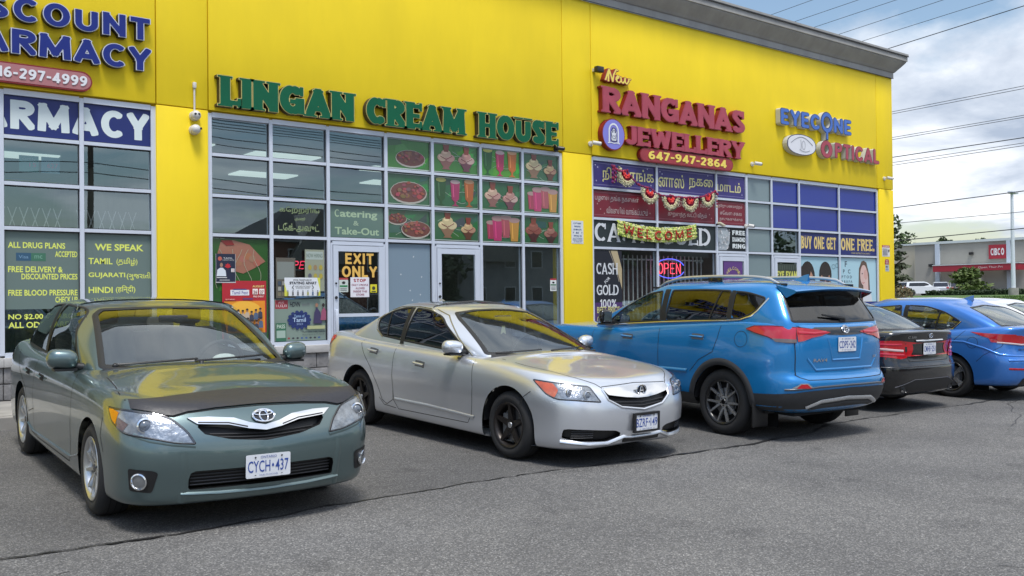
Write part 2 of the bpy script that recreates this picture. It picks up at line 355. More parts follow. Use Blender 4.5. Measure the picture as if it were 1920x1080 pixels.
def font_tris(body, offset=0.0, spacing=1.0, shear=0.0):
    key = (body, offset, spacing, shear)
    if key in _TC: return _TC[key]
    c = bpy.data.curves.new('lettering', 'FONT'); c.body = body; c.offset = offset; c.space_character = spacing; c.resolution_u = 3; c.shear = shear
    o = bpy.data.objects.new('lettering', c); COL.objects.link(o)
    dg = bpy.context.evaluated_depsgraph_get(); dg.update(); me = bpy.data.meshes.new_from_object(o.evaluated_get(dg))
    v = [(p.co.x, p.co.y) for p in me.vertices]; f = [tuple(p.vertices) for p in me.polygons]
    bpy.data.objects.remove(o); bpy.data.curves.remove(c); bpy.data.meshes.remove(me)
    if not v: v = [(0, 0), (1, 0), (1, 1)]; f = []
    a = np.array(v); mn, mx = a.min(0), a.max(0)
    _TC[key] = (a, f, mn, mx); return _TC[key]
class Print:
    """flat print on a surface: layered thin faces, one mesh, colours in the mesh. Local x right, z up, front towards -Y"""
    def __init__(s, step=0.0012): s.mb = MB(); s.k = 0; s.step = step
    def _y(s): s.k += 1; return -s.k * s.step
    def rect(s, x0, z0, x1, z1, c): y = s._y(); s.mb.poly([(x0, y, z0), (x1, y, z0), (x1, y, z1), (x0, y, z1)], None, c); return s
    def poly(s, pts, c): y = s._y(); L3 = [[Vector((p[0], p[1], 0)) for p in pts]]; s.mb.add([(p[0], y, p[1]) for p in pts], tessellate_polygon(L3), None, c); return s
    def disc(s, x, z, rx, rz, c, n=20, a0=0, a1=360): return s.poly([(x + rx * math.cos(math.radians(a0 + (a1 - a0) * i / n)), z + rz * math.sin(math.radians(a0 + (a1 - a0) * i / n))) for i in range(n if a1 - a0 == 360 else n + 1)], c)
    def line(s, pts, wd, c):
        y = s._y(); vs = []; fs = []
        for i, p in enumerate(pts):
            a = pts[max(i - 1, 0)]; b = pts[min(i + 1, len(pts) - 1)]; dx, dz = b[0] - a[0], b[1] - a[1]; q = math.hypot(dx, dz) or 1; nx, nz = -dz / q * wd / 2, dx / q * wd / 2
            vs += [(p[0] + nx, y, p[1] + nz), (p[0] - nx, y, p[1] - nz)]
        fs = [(2 * i, 2 * i + 1, 2 * i + 3, 2 * i + 2) for i in range(len(pts) - 1)]
        s.mb.add(vs, fs, None, c); return s
    def text(s, body, x0, z0, x1, z1, c, offset=0.0, shear=0.0, rot=0.0, spacing=1.0):
        a, f, mn, mx = font_tris(body, offset, spacing, shear); y = s._y(); sc = ((x1 - x0) / max(mx[0] - mn[0], 1e-6), (z1 - z0) / max(mx[1] - mn[1], 1e-6))
        cx, cz = (x0 + x1) / 2, (z0 + z1) / 2; cr, sr = math.cos(rot), math.sin(rot); vs = []
        for p in a:
            x = x0 + (p[0] - mn[0]) * sc[0] - cx; z = z0 + (p[1] - mn[1]) * sc[1] - cz; vs.append((cx + x * cr - z * sr, y, cz + x * sr + z * cr))
        s.mb.add(vs, f, None, c); return s
    def word(s, text, x0, z0, x1, z1, c, w=0.2, gap=0.08, serif=0.0, grow=0.0, thin=None):
        lay, tot = word_layout(text, w, gap); y = s._y(); sx = (x1 - x0) / tot; sz = z1 - z0
        for ch, x in lay:
            wd, lp = glyph_loops(ch, w, serif, grow, thin); extrude_loops(s.mb, lp, y, y, None, c, lambda u, v, x=x: (x0 + (x + u) * sx, z0 + v * sz))
        return s
    def build(s, name, parent=None, loc=None, mt=None, rot=None):
        return s.mb.build(name, mt or mat('print_ink', attr=True, rough=0.45), parent, loc, rot=rot)

# ------------------------------------------------------------------ ground
def sstep(t): t = min(max(t, 0.0), 1.0); return t * t * (3 - 2 * t)
def gz(X, Y):
    z = -0.13 - 0.007 * min(max(X, -30), 26) + 0.0264 * min(max(Y, -8), 13.0)
    d = math.hypot(X, Y)
    if X > 24: z += sstep((X - 24) / 46.0) * 1.15
    return z
def _pray(px, py):
    u = px - 960.0; v = 540.0 - py; cr, sr = math.cos(ROLL), math.sin(ROLL); u0 = u * cr - v * sr; v0 = u * sr + v * cr
    f = 1757.0; y, z = f * math.cos(PITCH) - v0 * math.sin(PITCH), f * math.sin(PITCH) + v0 * math.cos(PITCH)
    return (math.cos(AZ) * u0 + math.sin(AZ) * y, -math.sin(AZ) * u0 + math.cos(AZ) * y, z)
def F(px, py, Y=13.0): q = _pray(px, py); t = Y / q[1]; return q[0] * t, q[2] * t + CAMH
def far(px, dist): q = _pray(px, 549); k = dist / math.hypot(q[0], q[1]); return q[0] * k, q[1] * k
def zat(py, px, dist): q = _pray(px, py); return CAMH + q[2] / math.hypot(q[0], q[1]) * dist

def asphalt_mat(K=1.0, vs=115, name='asphalt'):
    m = bpy.data.materials.new(name); m.use_nodes = True; nt = m.node_tree; l = nt.links; P = nt.nodes['Principled BSDF']
    tcn = nt.nodes.new('ShaderNodeTexCoord')
    def noi(sc, det, ro=0.55):
        n = nt.nodes.new('ShaderNodeTexNoise'); n.inputs['Scale'].default_value = sc; n.inputs['Detail'].default_value = det; n.inputs['Roughness'].default_value = ro; l.new(tcn.outputs['Object'], n.inputs[0]); return n.outputs[0]
    def rmp(fac, st):
        n = nt.nodes.new('ShaderNodeValToRGB'); l.new(fac, n.inputs[0]); e = n.color_ramp.elements
        e[0].position, e[0].color = st[0][0], (*st[0][1], 1); e[1].position, e[1].color = st[-1][0], (*st[-1][1], 1)
        for p, c in st[1:-1]: k = e.new(p); k.color = (*c, 1)
        return n.outputs[0]
    def mul(a, b, f=1.0, mode='MULTIPLY'):
        x = nt.nodes.new('ShaderNodeMixRGB'); x.blend_type = mode; x.inputs[0].default_value = f; l.new(a, x.inputs[1]); l.new(b, x.inputs[2]); return x.outputs[0]
    vo = nt.nodes.new('ShaderNodeTexVoronoi'); vo.inputs['Scale'].default_value = vs; l.new(tcn.outputs['Object'], vo.inputs[0])
    g = nt.nodes.new('ShaderNodeSeparateXYZ'); l.new(vo.outputs['Color'], g.inputs[0])
    chips = rmp(g.outputs[0], [(p, tuple(v * K for v in c)) for p, c in [(0.0, (.064, .063, .063)), (0.55, (.102, .100, .098)), (0.88, (.155, .151, .145)), (1.0, (.25, .245, .235))]])
    fine = rmp(noi(260, 2), [(0.3, (.75, .75, .75)), (0.7, (1.3, 1.3, 1.3))])
    patch = rmp(noi(0.55, 5, .6), [(0.32, (.82, .82, .83)), (0.68, (1.2, 1.19, 1.17))])
    stain = rmp(noi(1.7, 4), [(0.28, (.72, .72, .73)), (0.42, (1, 1, 1))])
    c = mul(mul(mul(chips, fine), patch), stain); l.new(c, P.inputs['Base Color'])
    P.inputs['Roughness'].default_value = 0.85; P.inputs['Specular IOR Level'].default_value = 0.35
    b = nt.nodes.new('ShaderNodeBump'); b.inputs['Strength'].default_value = 0.55; b.inputs['Distance'].default_value = 0.006; l.new(vo.outputs['Distance'], b.inputs['Height'])
    b2 = nt.nodes.new('ShaderNodeBump'); b2.inputs['Strength'].default_value = 0.35; b2.inputs['Distance'].default_value = 0.02; l.new(noi(9, 5), b2.inputs['Height']); l.new(b.outputs[0], b2.inputs['Normal']); l.new(b2.outputs[0], P.inputs['Normal'])
    return m
ASPH = asphalt_mat(.95, 135); LANE = asphalt_mat(1.12, 115, 'lane_asphalt')
mb = MB()
gx = [-1500, -400, -150, -80, -50, -30] + [x * 2.0 for x in range(-12, 13)] + [26, 30, 35, 40, 46, 52, 58, 64, 70, 90, 150, 300, 700, 1500]
gy = [-1500, -400, -150, -80, -40, -20, -8, -4, 0, 4, 8, 11, 13, 16, 22, 30, 45, 70, 110, 200, 400, 1500]
vs = [(x, y, gz(x, y)) for y in gy for x in gx]; nx = len(gx)
mb.add(vs, [(j * nx + i, j * nx + i + 1, (j + 1) * nx + i + 1, (j + 1) * nx + i) for j in range(len(gy) - 1) for i in range(nx - 1)], None, None, True)
tag(mb.build('parking_lot', ASPH), kind='structure')

# tar seam that runs along the lane edge, and a few cracks
TAR = mat('tar', (.016, .016, .017), rough=.55, bump=.4, bscale=60)
mb = MB(); r2 = random.Random(3)
def ribbon(mb, pts, wf):
    vs = []
    for i, (x, y) in enumerate(pts):
        a = pts[max(i - 1, 0)]; b = pts[min(i + 1, len(pts) - 1)]; dx, dy = b[0] - a[0], b[1] - a[1]; q = math.hypot(dx, dy) or 1; w = wf(i) / 2
        vs += [(x - dy / q * w, y + dx / q * w, gz(x - dy / q * w, y + dx / q * w) + .008), (x + dy / q * w, y - dx / q * w, gz(x, y) + .008)]
    mb.add(vs, [(2 * i, 2 * i + 1, 2 * i + 3, 2 * i + 2) for i in range(len(pts) - 1)])
pts = []; y = 6.1; x = -6.0
anchor = [(-6, 6.3), (0.0, 6.10), (1.9, 6.02), (3.2, 6.2), (5.1, 6.26), (6.4, 6.05), (8.6, 6.12), (9.6, 6.5), (11.3, 6.42), (14.5, 6.40), (20, 6.6), (30, 6.5)]
while x < 26:
    for (xa, ya), (xb, yb) in zip(anchor[:-1], anchor[1:]):
        if xa <= x <= xb: yy = ya + (yb - ya) * (x - xa) / (xb - xa)
    y = yy + (y - yy) * .86 + r2.uniform(-.022, .022); pts.append((x, y)); x += r2.uniform(.05, .13)
ws = [max(.006, r2.gauss(.026, .010) * (1.0 + .8 * math.sin(i * .07) * math.sin(i * .023 + 1))) for i in range(len(pts))]
ribbon(mb, pts, lambda i: ws[i])
o = mb.build('asphalt_seam', TAR); tag(o, kind='structure')
mb = MB(); lp_ = [(a, b) for a, b in anchor if a > -5.9]; lp_ = [(-25, 6.6), (-6, 6.3)] + lp_; vs = []; fs = []
ys_ = [-14, -8, -4, 0, 3, 5]
for a, b in lp_:
    for y_ in ys_: vs.append((a, y_, gz(a, y_) + .003))
    vs.append((a, b, gz(a, b) + .003))
n_ = len(ys_) + 1; fs = [(i * n_ + j, (i + 1) * n_ + j, (i + 1) * n_ + j + 1, i * n_ + j + 1) for i in range(len(lp_) - 1) for j in range(n_ - 1)]
mb.add(vs, fs, LANE, None, True); tag(mb.build('traffic_lane', LANE), kind='structure')
mb = MB()
for (x0, y0, ang, ln) in ((5.6, 2.6, -.5, 1.2), (9.5, 4.0, .2, 1.6), (1.35, 5.35, .9, .12), (1.2, 5.6, .5, .08), (11.5, 5.1, .05, 3.2), (15, 6.0, .15, 2.4)):
    pts = []; x, y = x0, y0
    for k in range(int(ln / .08) + 1): pts.append((x, y)); ang += r2.uniform(-.25, .25); x += .08 * math.cos(ang); y += .08 * math.sin(ang)
    if len(pts) > 1: ribbon(mb, pts, lambda i: .007)
tag(mb.build('pavement_crack', TAR), kind='structure')

# sidewalk and kerb
CONC = mat('concrete', (.30, .285, .26), rough=.9, var=.22, vscale=2.5, bump=.3, bscale=90)
SWZ = lambda X: -0.13 - 0.007 * min(max(X, -30), 26) + 0.0264 * 11.3 + 0.135
x = -8.0; k = 0
root = thing('sidewalk', None, None, (0, 0, 0)); root['kind'] = 'structure'
while x < 26:
    x1 = x + 1.52; m_ = MB(); z0, z1 = SWZ(x), SWZ(x1)
    def slab(y0, y1, dz, h=.3):
        a = [(x + .004, y0, z0 + dz - h), (x1 - .004, y0, z1 + dz - h), (x1 - .004, y1, z1 + dz - h + (y1 - y0) * .012), (x + .004, y1, z0 + dz - h + (y1 - y0) * .012)]
        b = [(p[0], p[1], p[2] + h) for p in a]
        m_.add(a + b, [(0, 3, 2, 1), (4, 5, 6, 7), (0, 1, 5, 4), (1, 2, 6, 5), (2, 3, 7, 6), (3, 0, 4, 7)])
    slab(11.42, 13.03, 0); m_.build('paving_slab', CONC, root)
    m_ = MB(); slab(11.25, 11.41, -.006); m_.build('kerb_stone', CONC, root)
    x = x1

# ------------------------------------------------------------------ building
YEL = streaky(mat('yellow_stucco', (.88, .645, .012), rough=.62, spec=.35, var=.04, vscale=.7, bump=.18, bscale=160), .045)
GREYC = streaky(mat('cornice_paint', (.34, .335, .32), rough=.7, var=.06, vscale=1.5), .18)
ALU = mat('anodised_aluminium', (.62, .66, .74), rough=.42, metal=.25, var=.03)
STONE = mat('split_face_stone', (.19, .185, .185), rough=.95, var=.35, vscale=5, bump=1.0, bscale=22)
MORT = mat('mortar', (.25, .24, .23), rough=.95)
LEDGE = mat('ledge_stone', (.40, .39, .38), rough=.85, var=.12, vscale=6, bump=.3, bscale=60)
GASKET = mat('rubber_gasket', (.015, .016, .018), rough=.6)
GLASS = glass_mat('storefront_glass', (.82, .89, .90), ior=2.0, refl=(.74, .91, .98), wav=.05)
RX0, RX1, RY1, ZT = -7.0, 22.80, 31.0, 7.10
BLD = thing('retail_plaza', 'long bright yellow plaza building with grey cornice and gridded shop windows', 'building', (0, 13, 0))
def part(mb, name, mt=None, parent=None): 
    o = mb.build(name, mt); o.parent = parent or BLD; o.matrix_parent_inverse = (parent or BLD).matrix_world.inverted() if False else Matrix.Translation((-BLD.location[0], -BLD.location[1], -BLD.location[2])) if (parent is None) else Matrix.Identity(4); return o
HEAD, JZ = 4.15, 4.20
JX = [RX0, 4.07, 4.79, 11.42, 12.145, 22.04, RX1]
WF = 12.965
for a, b in zip(JX[:-1], JX[1:]):
    mb = MB(); mb.box(a + .007, b - (.007 if b < RX1 else 0), WF, 13.3, JZ + .007, ZT, None, None, bev=.006); part(mb, 'wall_panel', YEL)
for a, b in ((4.07, 4.79), (11.42, 12.145), (22.12, RX1)):
    mb = MB(); mb.box(a + .004, b - (.004 if b < RX1 else 0), WF, 13.3, .86, JZ - .007, None, None, bev=.006); part(mb, 'wall_panel', YEL)
mb = MB(); mb.box(RX0, RX1 - .01, 13.02, 13.28, JZ - .03, JZ + .03); mb.box(RX0, RX1 - .02, 13.02, 13.25, 4.22, 7.0); part(mb, 'joint_backing', mat('joint_dark_yellow', (.45, .32, .01), rough=.9))  # backing strip seen in the panel joints, coloured a darker yellow
mb = MB(); mb.box(RX1 - .3, RX1 - .001, 13.302, RY1, -.3, ZT); part(mb, 'side_wall', YEL)
mb = MB(); mb.box(RX0, RX1 - .31, RY1 - .3, RY1, -.3, ZT); mb.box(RX0, RX0 + .3, 13.31, RY1 - .31, -.3, ZT); part(mb, 'rear_wall', YEL)
mb = MB(); mb.box(RX0, RX1 - .01, 13.31, RY1, ZT - .12, ZT - .02); part(mb, 'roof', mat('roof_membrane', (.3, .3, .3), rough=.9))
# cornice: band, cove, fascia, cap (profile swept round the corner)
prof = [(.0, 7.10), (.035, 7.10), (.035, 7.24), (.06, 7.25), (.10, 7.30), (.17, 7.38), (.235, 7.46), (.265, 7.50), (.265, 7.52), (.29, 7.525), (.29, 7.66), (.31, 7.665), (.31, 7.71), (-.25, 7.71)]
vs = []; fs = []
path = [(RX0, 0), (RX1, 1), (RX1, 2)]
for d, z in prof: vs.append((RX0, WF - d, z))
for d, z in prof: vs.append((RX1 + d, WF - d, z))
for d, z in prof: vs.append((RX1 + d, RY1, z))
n = len(prof)
for s_ in range(2):
    for i in range(n - 1): fs.append((s_ * n + i, (s_ + 1) * n + i, (s_ + 1) * n + i + 1, s_ * n + i + 1))
mb = MB(); mb.add(vs, fs); part(mb, 'cornice', GREYC)
mb = MB(); mb.box(RX0, RX1 + .315, WF - .318, WF - .296, 7.64, 7.66); mb.box(RX0, RX1 + .04, WF - .042, WF - .02, 7.094, 7.102); part(mb, 'cornice_drip_edge', mat('dark_trim', (.03, .03, .032), rough=.5))

ROWS = [.86, 2.45, 3.01, 3.59, HEAD]
INT = mat('interior_paint', (.30, .29, .26), rough=.9, var=.1); INTF = mat('interior_floor', (.22, .20, .18), rough=.4, var=.2)
CLIT = mat('fluorescent_panel', (.9, .9, .9), emit=(.85, 1.0, .92), estr=.42)
SHELF = mat('shelf_goods', (.12, .10, .08), rough=.7, var=.8, vscale=14)
def store(name, cols, doors, rows=ROWS, skip0=False, lights=()):
    """cols: mullion X positions; doors: indexes of columns that hold a door"""
    z0 = SWZ((cols[0] + cols[-1]) / 2) + .02
    fw = .045
    W = MB()
    def bar(x0, x1, za, zb, y0=13.0, y1=13.115): W.box(x0, x1, y0, y1, za, zb)
    for i, x in enumerate(cols):
        if i == 0 and skip0: continue
        h = fw / 2 + (.012 if i in (0, len(cols) - 1) else .004)
        bot = ROWS[0] if not any(d in (i - 1, i) for d in doors) else z0
        bar(x - h, x + h, bot, HEAD + .02)
    for i in range(len(cols) - 1):
        a, b = cols[i] + fw / 2 + .006, cols[i + 1] - fw / 2 - .006
        if i == 0: a += .010
        if i == len(cols) - 2: b -= .008
        for r, z in enumerate(rows):
            if r == 0 and i in doors: continue
            h = fw / 2 + (.012 if r in (0, len(rows) - 1) else 0)
            W.box(a, b, 13.003, 13.113, z - h, z + h)
            W.box(a, b, 13.04, 13.06, z - h - .012, z - h) if r > 0 else None     # dark gasket shows as its own strip below
    fr = W.build('storefront_window', ALU); fr.parent = BLD; fr.location = (0, -13, 0)
    panes = {}
    G = MB()
    for i in range(len(cols) - 1):
        for r in range(len(rows) - 1):
            if r == 0 and i in doors: continue
            a, b = cols[i] + fw / 2, cols[i + 1] - fw / 2; za, zb = rows[r] + fw / 2, rows[r + 1] - fw / 2
            m_ = MB(); m_.add([(a - .01, 13.052, za - .01), (b + .01, 13.052, za - .01), (b + .01, 13.052, zb + .01), (a - .01, 13.052, zb + .01)], [(0, 1, 2, 3)], GLASS); o = m_.build('window_pane', GLASS, fr)
            for (p, q, s, t) in ((a, a + .012, za, zb), (b - .012, b, za, zb), (a + .012, b - .012, za, za + .01), (a + .012, b - .012, zb - .014, zb)): G.box(p, q, 13.030, 13.049, s, t)
    G.build('gasket', GASKET, fr)
    # base of split-face stone under the glass
    for i in range(len(cols) - 1):
        if i in doors: continue
        a, b = cols[i], cols[i + 1]
        if i - 1 in doors: a += .03
        if i + 1 in doors: b -= .03
        m_ = MB(); m_.box(a, b, 12.985, 13.25, .30 - .2, .72); part(m_, 'mortar_bed', MORT)
        m_ = MB(); m_.box(a, b, 12.90, 13.28, .722, .835, bev=.008); part(m_, 'ledge', LEDGE)
        nb = max(2, round((b - a) / .42)); bw = (b - a) / nb
        for rr in range(2):
            zz0 = z0 + .0 + rr * (.722 - z0) / 2; hh = (.722 - z0) / 2
            off = 0 if rr == 0 else .5
            k = -1 if rr else 0
            while True:
                p, q = a + (k + off) * bw, a + (k + 1 + off) * bw; k += 1
                p, q = max(p, a), min(q, b)
                if q - p < .03:
                    if p >= b - .03: break
                    continue
                m_ = MB(); dy = r2.uniform(-.008, .008)
                m_.box(p + .005, q - .005, 12.94 + dy, 13.2, zz0 + .005, zz0 + hh - .005, None, None, bev=.010); part(m_, 'stone_block', STONE)
    # doors
    for d in doors:
        a, b = cols[d] + .03, cols[d + 1] - .03; zt = 2.36; m_ = MB(); st = .085
        m_.box(a, a + .03, 13.0, 13.11, z0, zt + .03); m_.box(b - .03, b, 13.0, 13.11, z0, zt + .03); m_.box(a + .031, b - .031, 13.0, 13.11, zt, zt + .055)
        a2, b2 = a + .036, b - .036
        m_.box(a2, a2 + st, 12.985, 13.03, z0 + .01, zt - .008); m_.box(b2 - st, b2, 12.985, 13.03, z0 + .01, zt - .008)
        m_.box(a2 + st + .001, b2 - st - .001, 12.987, 13.028, zt - .10, zt - .01); m_.box(a2 + st + .001, b2 - st - .001, 12.987, 13.028, z0 + .012, z0 + .25)
        m_.box(a2 + st + .001, b2 - st - .001, 12.992, 13.02, z0 + .98, z0 + 1.03)
        dr = m_.build('door', ALU); dr.parent = BLD; dr.location = (0, -13, 0)
        m_ = MB(); m_.poly([(a2 + st - .01, 13.006, z0 + .24), (b2 - st + .01, 13.006, z0 + .24), (b2 - st + .01, 13.006, zt - .09), (a2 + st - .01, 13.006, zt - .09)]); m_.build('door_glass', GLASS, dr)
        m_ = MB(); m_.box(a2 + .012, a2 + .062, 12.935, 12.984, z0 + .72, z0 + 1.10, None, None, bev=.012); m_.build('push_handle', ALU, dr)
        m_ = MB(); 
        for zz, r_ in ((1.28, .022), (1.5, .014)): m_.tube([(a2 + .04, 12.965, z0 + zz), (a2 + .04, 12.986, z0 + zz)], r_, None, 12)
        m_.build('door_lock', GASKET, dr)
    # room behind
    m_ = MB(); xa, xb = cols[0] - .35, cols[-1] + .35; yb = 21.0
    m_.box(xa, xb, yb, yb + .05, z0, 3.9, INT); m_.box(xa - .05, xa, 13.3, yb, z0, 3.9, INT); m_.box(xb, xb + .05, 13.3, yb, z0, 3.9, INT)
    m_.box(xa, xb, 13.3, yb, z0 - .03, z0, INTF); m_.box(xa, xb, 13.45, yb, 4.02, 4.06, mat('ceiling_tile', (.26, .29, .31), rough=.9))
    rm = m_.build('shop_interior'); rm.parent = BLD; rm.location = (0, -13, 0)
    for (lx, ly) in lights:
        m_ = MB(); m_.box(lx - .6, lx + .6, ly - .3, ly + .3, 3.99, 4.015); m_.build('ceiling_light', CLIT, rm)
    k = xa + .6
    while k < xb - 1.2:
        m_ = MB(); wdt = r2.uniform(.8, 1.5); yy = r2.uniform(15.8, 18)
        m_.box(k, k + wdt, yy, yy + .45, z0, z0 + r2.uniform(1.0, 1.7), SHELF); m_.build('shelf_unit', SHELF, rm); k += wdt + r2.uniform(.4, .9)
    return fr
PH = [-.6, .34, 1.27, 2.20, 3.13, 4.045]
LG = [4.815, 5.735, 6.66, 7.68, 8.57, 9.56, 10.49, 11.395]
RG = [12.17, 13.96, 15.80, 16.82, 17.72, 18.76, 20.39, 22.095]
store('pharmacy', PH, [], lights=((1.6, 15.5), (3.2, 17.5)))
store('cream', LG, [2, 4], lights=((4.9, 14.9), (6.9, 15.2), (9.4, 15.6), (7.6, 17.6), (10.4, 17.4)))
store('gold', RG[:4], [2], lights=((13.2, 15.2), (15.4, 16.0)))
store('optical', [16.82 + .0, 17.72, 18.76, 20.39, 22.095][0:5] if False else RG[3:], [1], skip0=True, lights=((18.4, 15.6),))
mb = MB(); mb.box(RX0, PH[0], WF + .01, 13.3, -.2, JZ - .01); part(mb, 'wall_panel', YEL)
for a, b in ((4.07, 4.79), (11.42, 12.145), (22.12, RX1)):
    mb = MB(); mb.box(a + .01, b - .01, 12.95, 13.28, .0, .858, bev=.01); part(mb, 'pilaster_base', STONE)

# ------------------------------------------------------------------ channel-letter signs
def letter_sign(parent, text, x0, x1, z0, z1, face, trim, side, w=.3, serif=.06, gap=.06, grow=.035, yf=12.85, yb=12.955, thin=None, shear=0.0, name='letter', curve=None, round_=False):
    lay, tot = word_layout(text, w, gap); sx = (x1 - x0) / tot; sz = z1 - z0
    for ch, x in lay:
        if not glyph(ch, w)[1]: continue
        m_ = MB()
        dz = curve(x / tot) if curve else 0
        tf = lambda u, v: (x0 + (x + u) * sx + shear * v * sz, z0 + v * sz + dz)
        wd, lo = glyph_loops(ch, w, serif, grow, thin, round_); extrude_loops(m_, lo, yf, yb, trim, None, tf, side)
        wd, li = glyph_loops(ch, w, serif, 0, thin, round_); extrude_loops(m_, li, yf - .004, yf - .004, face, None, tf)
        m_.build(name, None, parent)
BLUE = mat('sign_blue', (.014, .028, .20), rough=.5, spec=.25, var=.06, vscale=5); GRN = mat('sign_green', (.003, .105, .048), rough=.5, spec=.25, var=.06, vscale=4)
WTRIM = mat('trim_silver', (.55, .57, .66), rough=.4); YTRIM = mat('trim_gold', (.52, .44, .15), rough=.45); DSIDE = mat('sign_return_black', (.02, .02, .025), rough=.5); BSIDE = mat('sign_return_bronze', (.045, .032, .022), rough=.5)
RED = mat('sign_red', (.33, .035, .045), rough=.4, var=.12, vscale=6); RFACE = mat('sign_rose', (.38, .055, .085), rough=.4, var=.1, vscale=5); RSIDE = mat('sign_return_red', (.22, .008, .012), rough=.45)
SBLUE = mat('sign_sky_blue', (.055, .15, .50), rough=.35); WSIDE = mat('sign_return_white', (.50, .50, .47), rough=.5); NAVY = mat('trim_navy', (.02, .03, .10), rough=.4); MAR = mat('trim_maroon', (.14, .01, .02), rough=.4)
ph = thing('shop_sign', 'large blue channel letters DISCOUNT PHARMACY with silver outline on yellow wall', 'sign', (0, 0, 0))
letter_sign(ph, 'DISCOUNT', 1.53, 3.96, 5.015, 5.305, BLUE, WTRIM, DSIDE, w=.205, serif=0, gap=.16, grow=.03)
letter_sign(ph, 'PHARMACY', 1.32, 3.97, 4.605, 4.905, BLUE, WTRIM, DSIDE, w=.205, serif=0, gap=.10, grow=.03)
def pill(parent, x0, x1, z0, z1, face, side, yf=12.88, yb=12.955, name='sign_box'):
    r = (z1 - z0) / 2; lp = [(x1 - r + r * math.cos(t), z0 + r + r * math.sin(t)) for t in [math.radians(-90 + 15 * i) for i in range(13)]] + [(x0 + r + r * math.cos(t), z0 + r + r * math.sin(t)) for t in [math.radians(90 + 15 * i) for i in range(13)]]
    m_ = MB(); extrude_loops(m_, [lp], yf, yb, side, None)
    k = .92; cx, cz = (x0 + x1) / 2, (z0 + z1) / 2; q = .018
    lp2 = [(cx + (p[0] - cx) * (1 - q / ((x1 - x0) / 2)), cz + (p[1] - cz) * (1 - q / ((z1 - z0) / 2))) for p in lp]
    extrude_loops(m_, [lp2], yf - .003, yf - .003, face); return m_.build(name, None, parent)
ROSE = mat('sign_box_mauve', (.40, .16, .17), rough=.45)
pill(ph, 1.85, 3.235, 4.235, 4.49, ROSE, RSIDE)
letter_sign(ph, '416-297-4999', 2.03, 3.17, 4.30, 4.43, mat('white_acrylic', (.72, .72, .75), rough=.4), mat('white_acrylic'), mat('white_acrylic'), w=.20, serif=0, gap=.11, grow=0, yf=12.872, yb=12.876, name='phone_digit')
lg = thing('shop_sign', 'green serif channel letters LINGAN CREAM HOUSE above the gridded windows', 'sign', (0, 0, 0))
for wd_, a, b in (('LINGAN', 4.92, 7.03), ('CREAM', 7.25, 9.13), ('HOUSE', 9.42, 11.20)):
    letter_sign(lg, wd_, a, b, 4.262, 4.69, GRN, YTRIM, BSIDE, w=.27, serif=.07, gap=.05, grow=.02, thin=.15)
rg = thing('shop_sign', 'rose red slab letters RANGANAS JEWELLERY with script New and phone number', 'sign', (0, 0, 0))
letter_sign(rg, 'RANGANAS', 12.34, 16.58, 5.03, 5.51, RFACE, RFACE, RSIDE, w=.21, serif=.05, gap=.06, grow=.022, yf=12.845, thin=.17)
letter_sign(rg, 'JEWELLERY', 12.95, 16.55, 4.47, 4.83, RFACE, RFACE, RSIDE, w=.21, serif=.05, gap=.07, grow=.022, yf=12.845, thin=.16)
pill(rg, 13.34, 16.20, 4.175, 4.45, RED, RSIDE, yf=12.87)
YACR = mat('yellow_acrylic', (.85, .66, .12), rough=.4)
letter_sign(rg, '647-947-2864', 13.58, 15.97, 4.232, 4.40, YACR, YACR, YACR, w=.2, serif=0, gap=.10, grow=0, yf=12.862, yb=12.866, name='phone_digit')
# script "New"
def script_sign(parent, body, x0, x1, z0, z1, face, trim, side, slope):
    st = [[(.02, .15), (.10, .62), (.16, .92), (.14, .55), (.13, .10)], [(.16, .92), (.22, .55), (.30, .12)], [(.30, .12), (.34, .60), (.44, .98), (.50, .93)],
          [(.42, .30), (.52, .42), (.55, .55), (.49, .58), (.44, .40), (.46, .18), (.56, .12), (.62, .25)], [(.62, .52), (.64, .22), (.70, .12), (.77, .30), (.79, .52)], [(.79, .52), (.79, .22), (.86, .12), (.93, .32), (.94, .50), (1.0, .48)]]
    for (grow, yf, yb, mt_, sd) in ((.062, 12.85, 12.955, trim, side), (.030, 12.846, 12.846, face, face)):
        xs = np.arange(-.12, 1.14, .012); ys = np.arange(-.12, 1.14, .012); X, Y = np.meshgrid(xs, ys); D = np.full(X.shape, 9.)
        for pl in st:
            for (p, q), (r_, s_) in zip(pl[:-1], pl[1:]):
                dx, dy = r_ - p, s_ - q; t = np.clip(((X - p) * dx + (Y - q) * dy) / (dx * dx + dy * dy), 0, 1); D = np.minimum(D, np.hypot((X - p - t * dx), (Y - q - t * dy)))
        m_ = MB(); extrude_loops(m_, contour(D - grow, xs, ys), yf, yb, mt_, None, lambda u, v: (x0 + u * (x1 - x0), z0 + v * (z1 - z0) - slope * u), sd)
        m_.build('script_lettering', None, parent)
script_sign(rg, 'New', 12.40, 13.08, 5.60, 5.88, YACR, RED, RSIDE, .0)
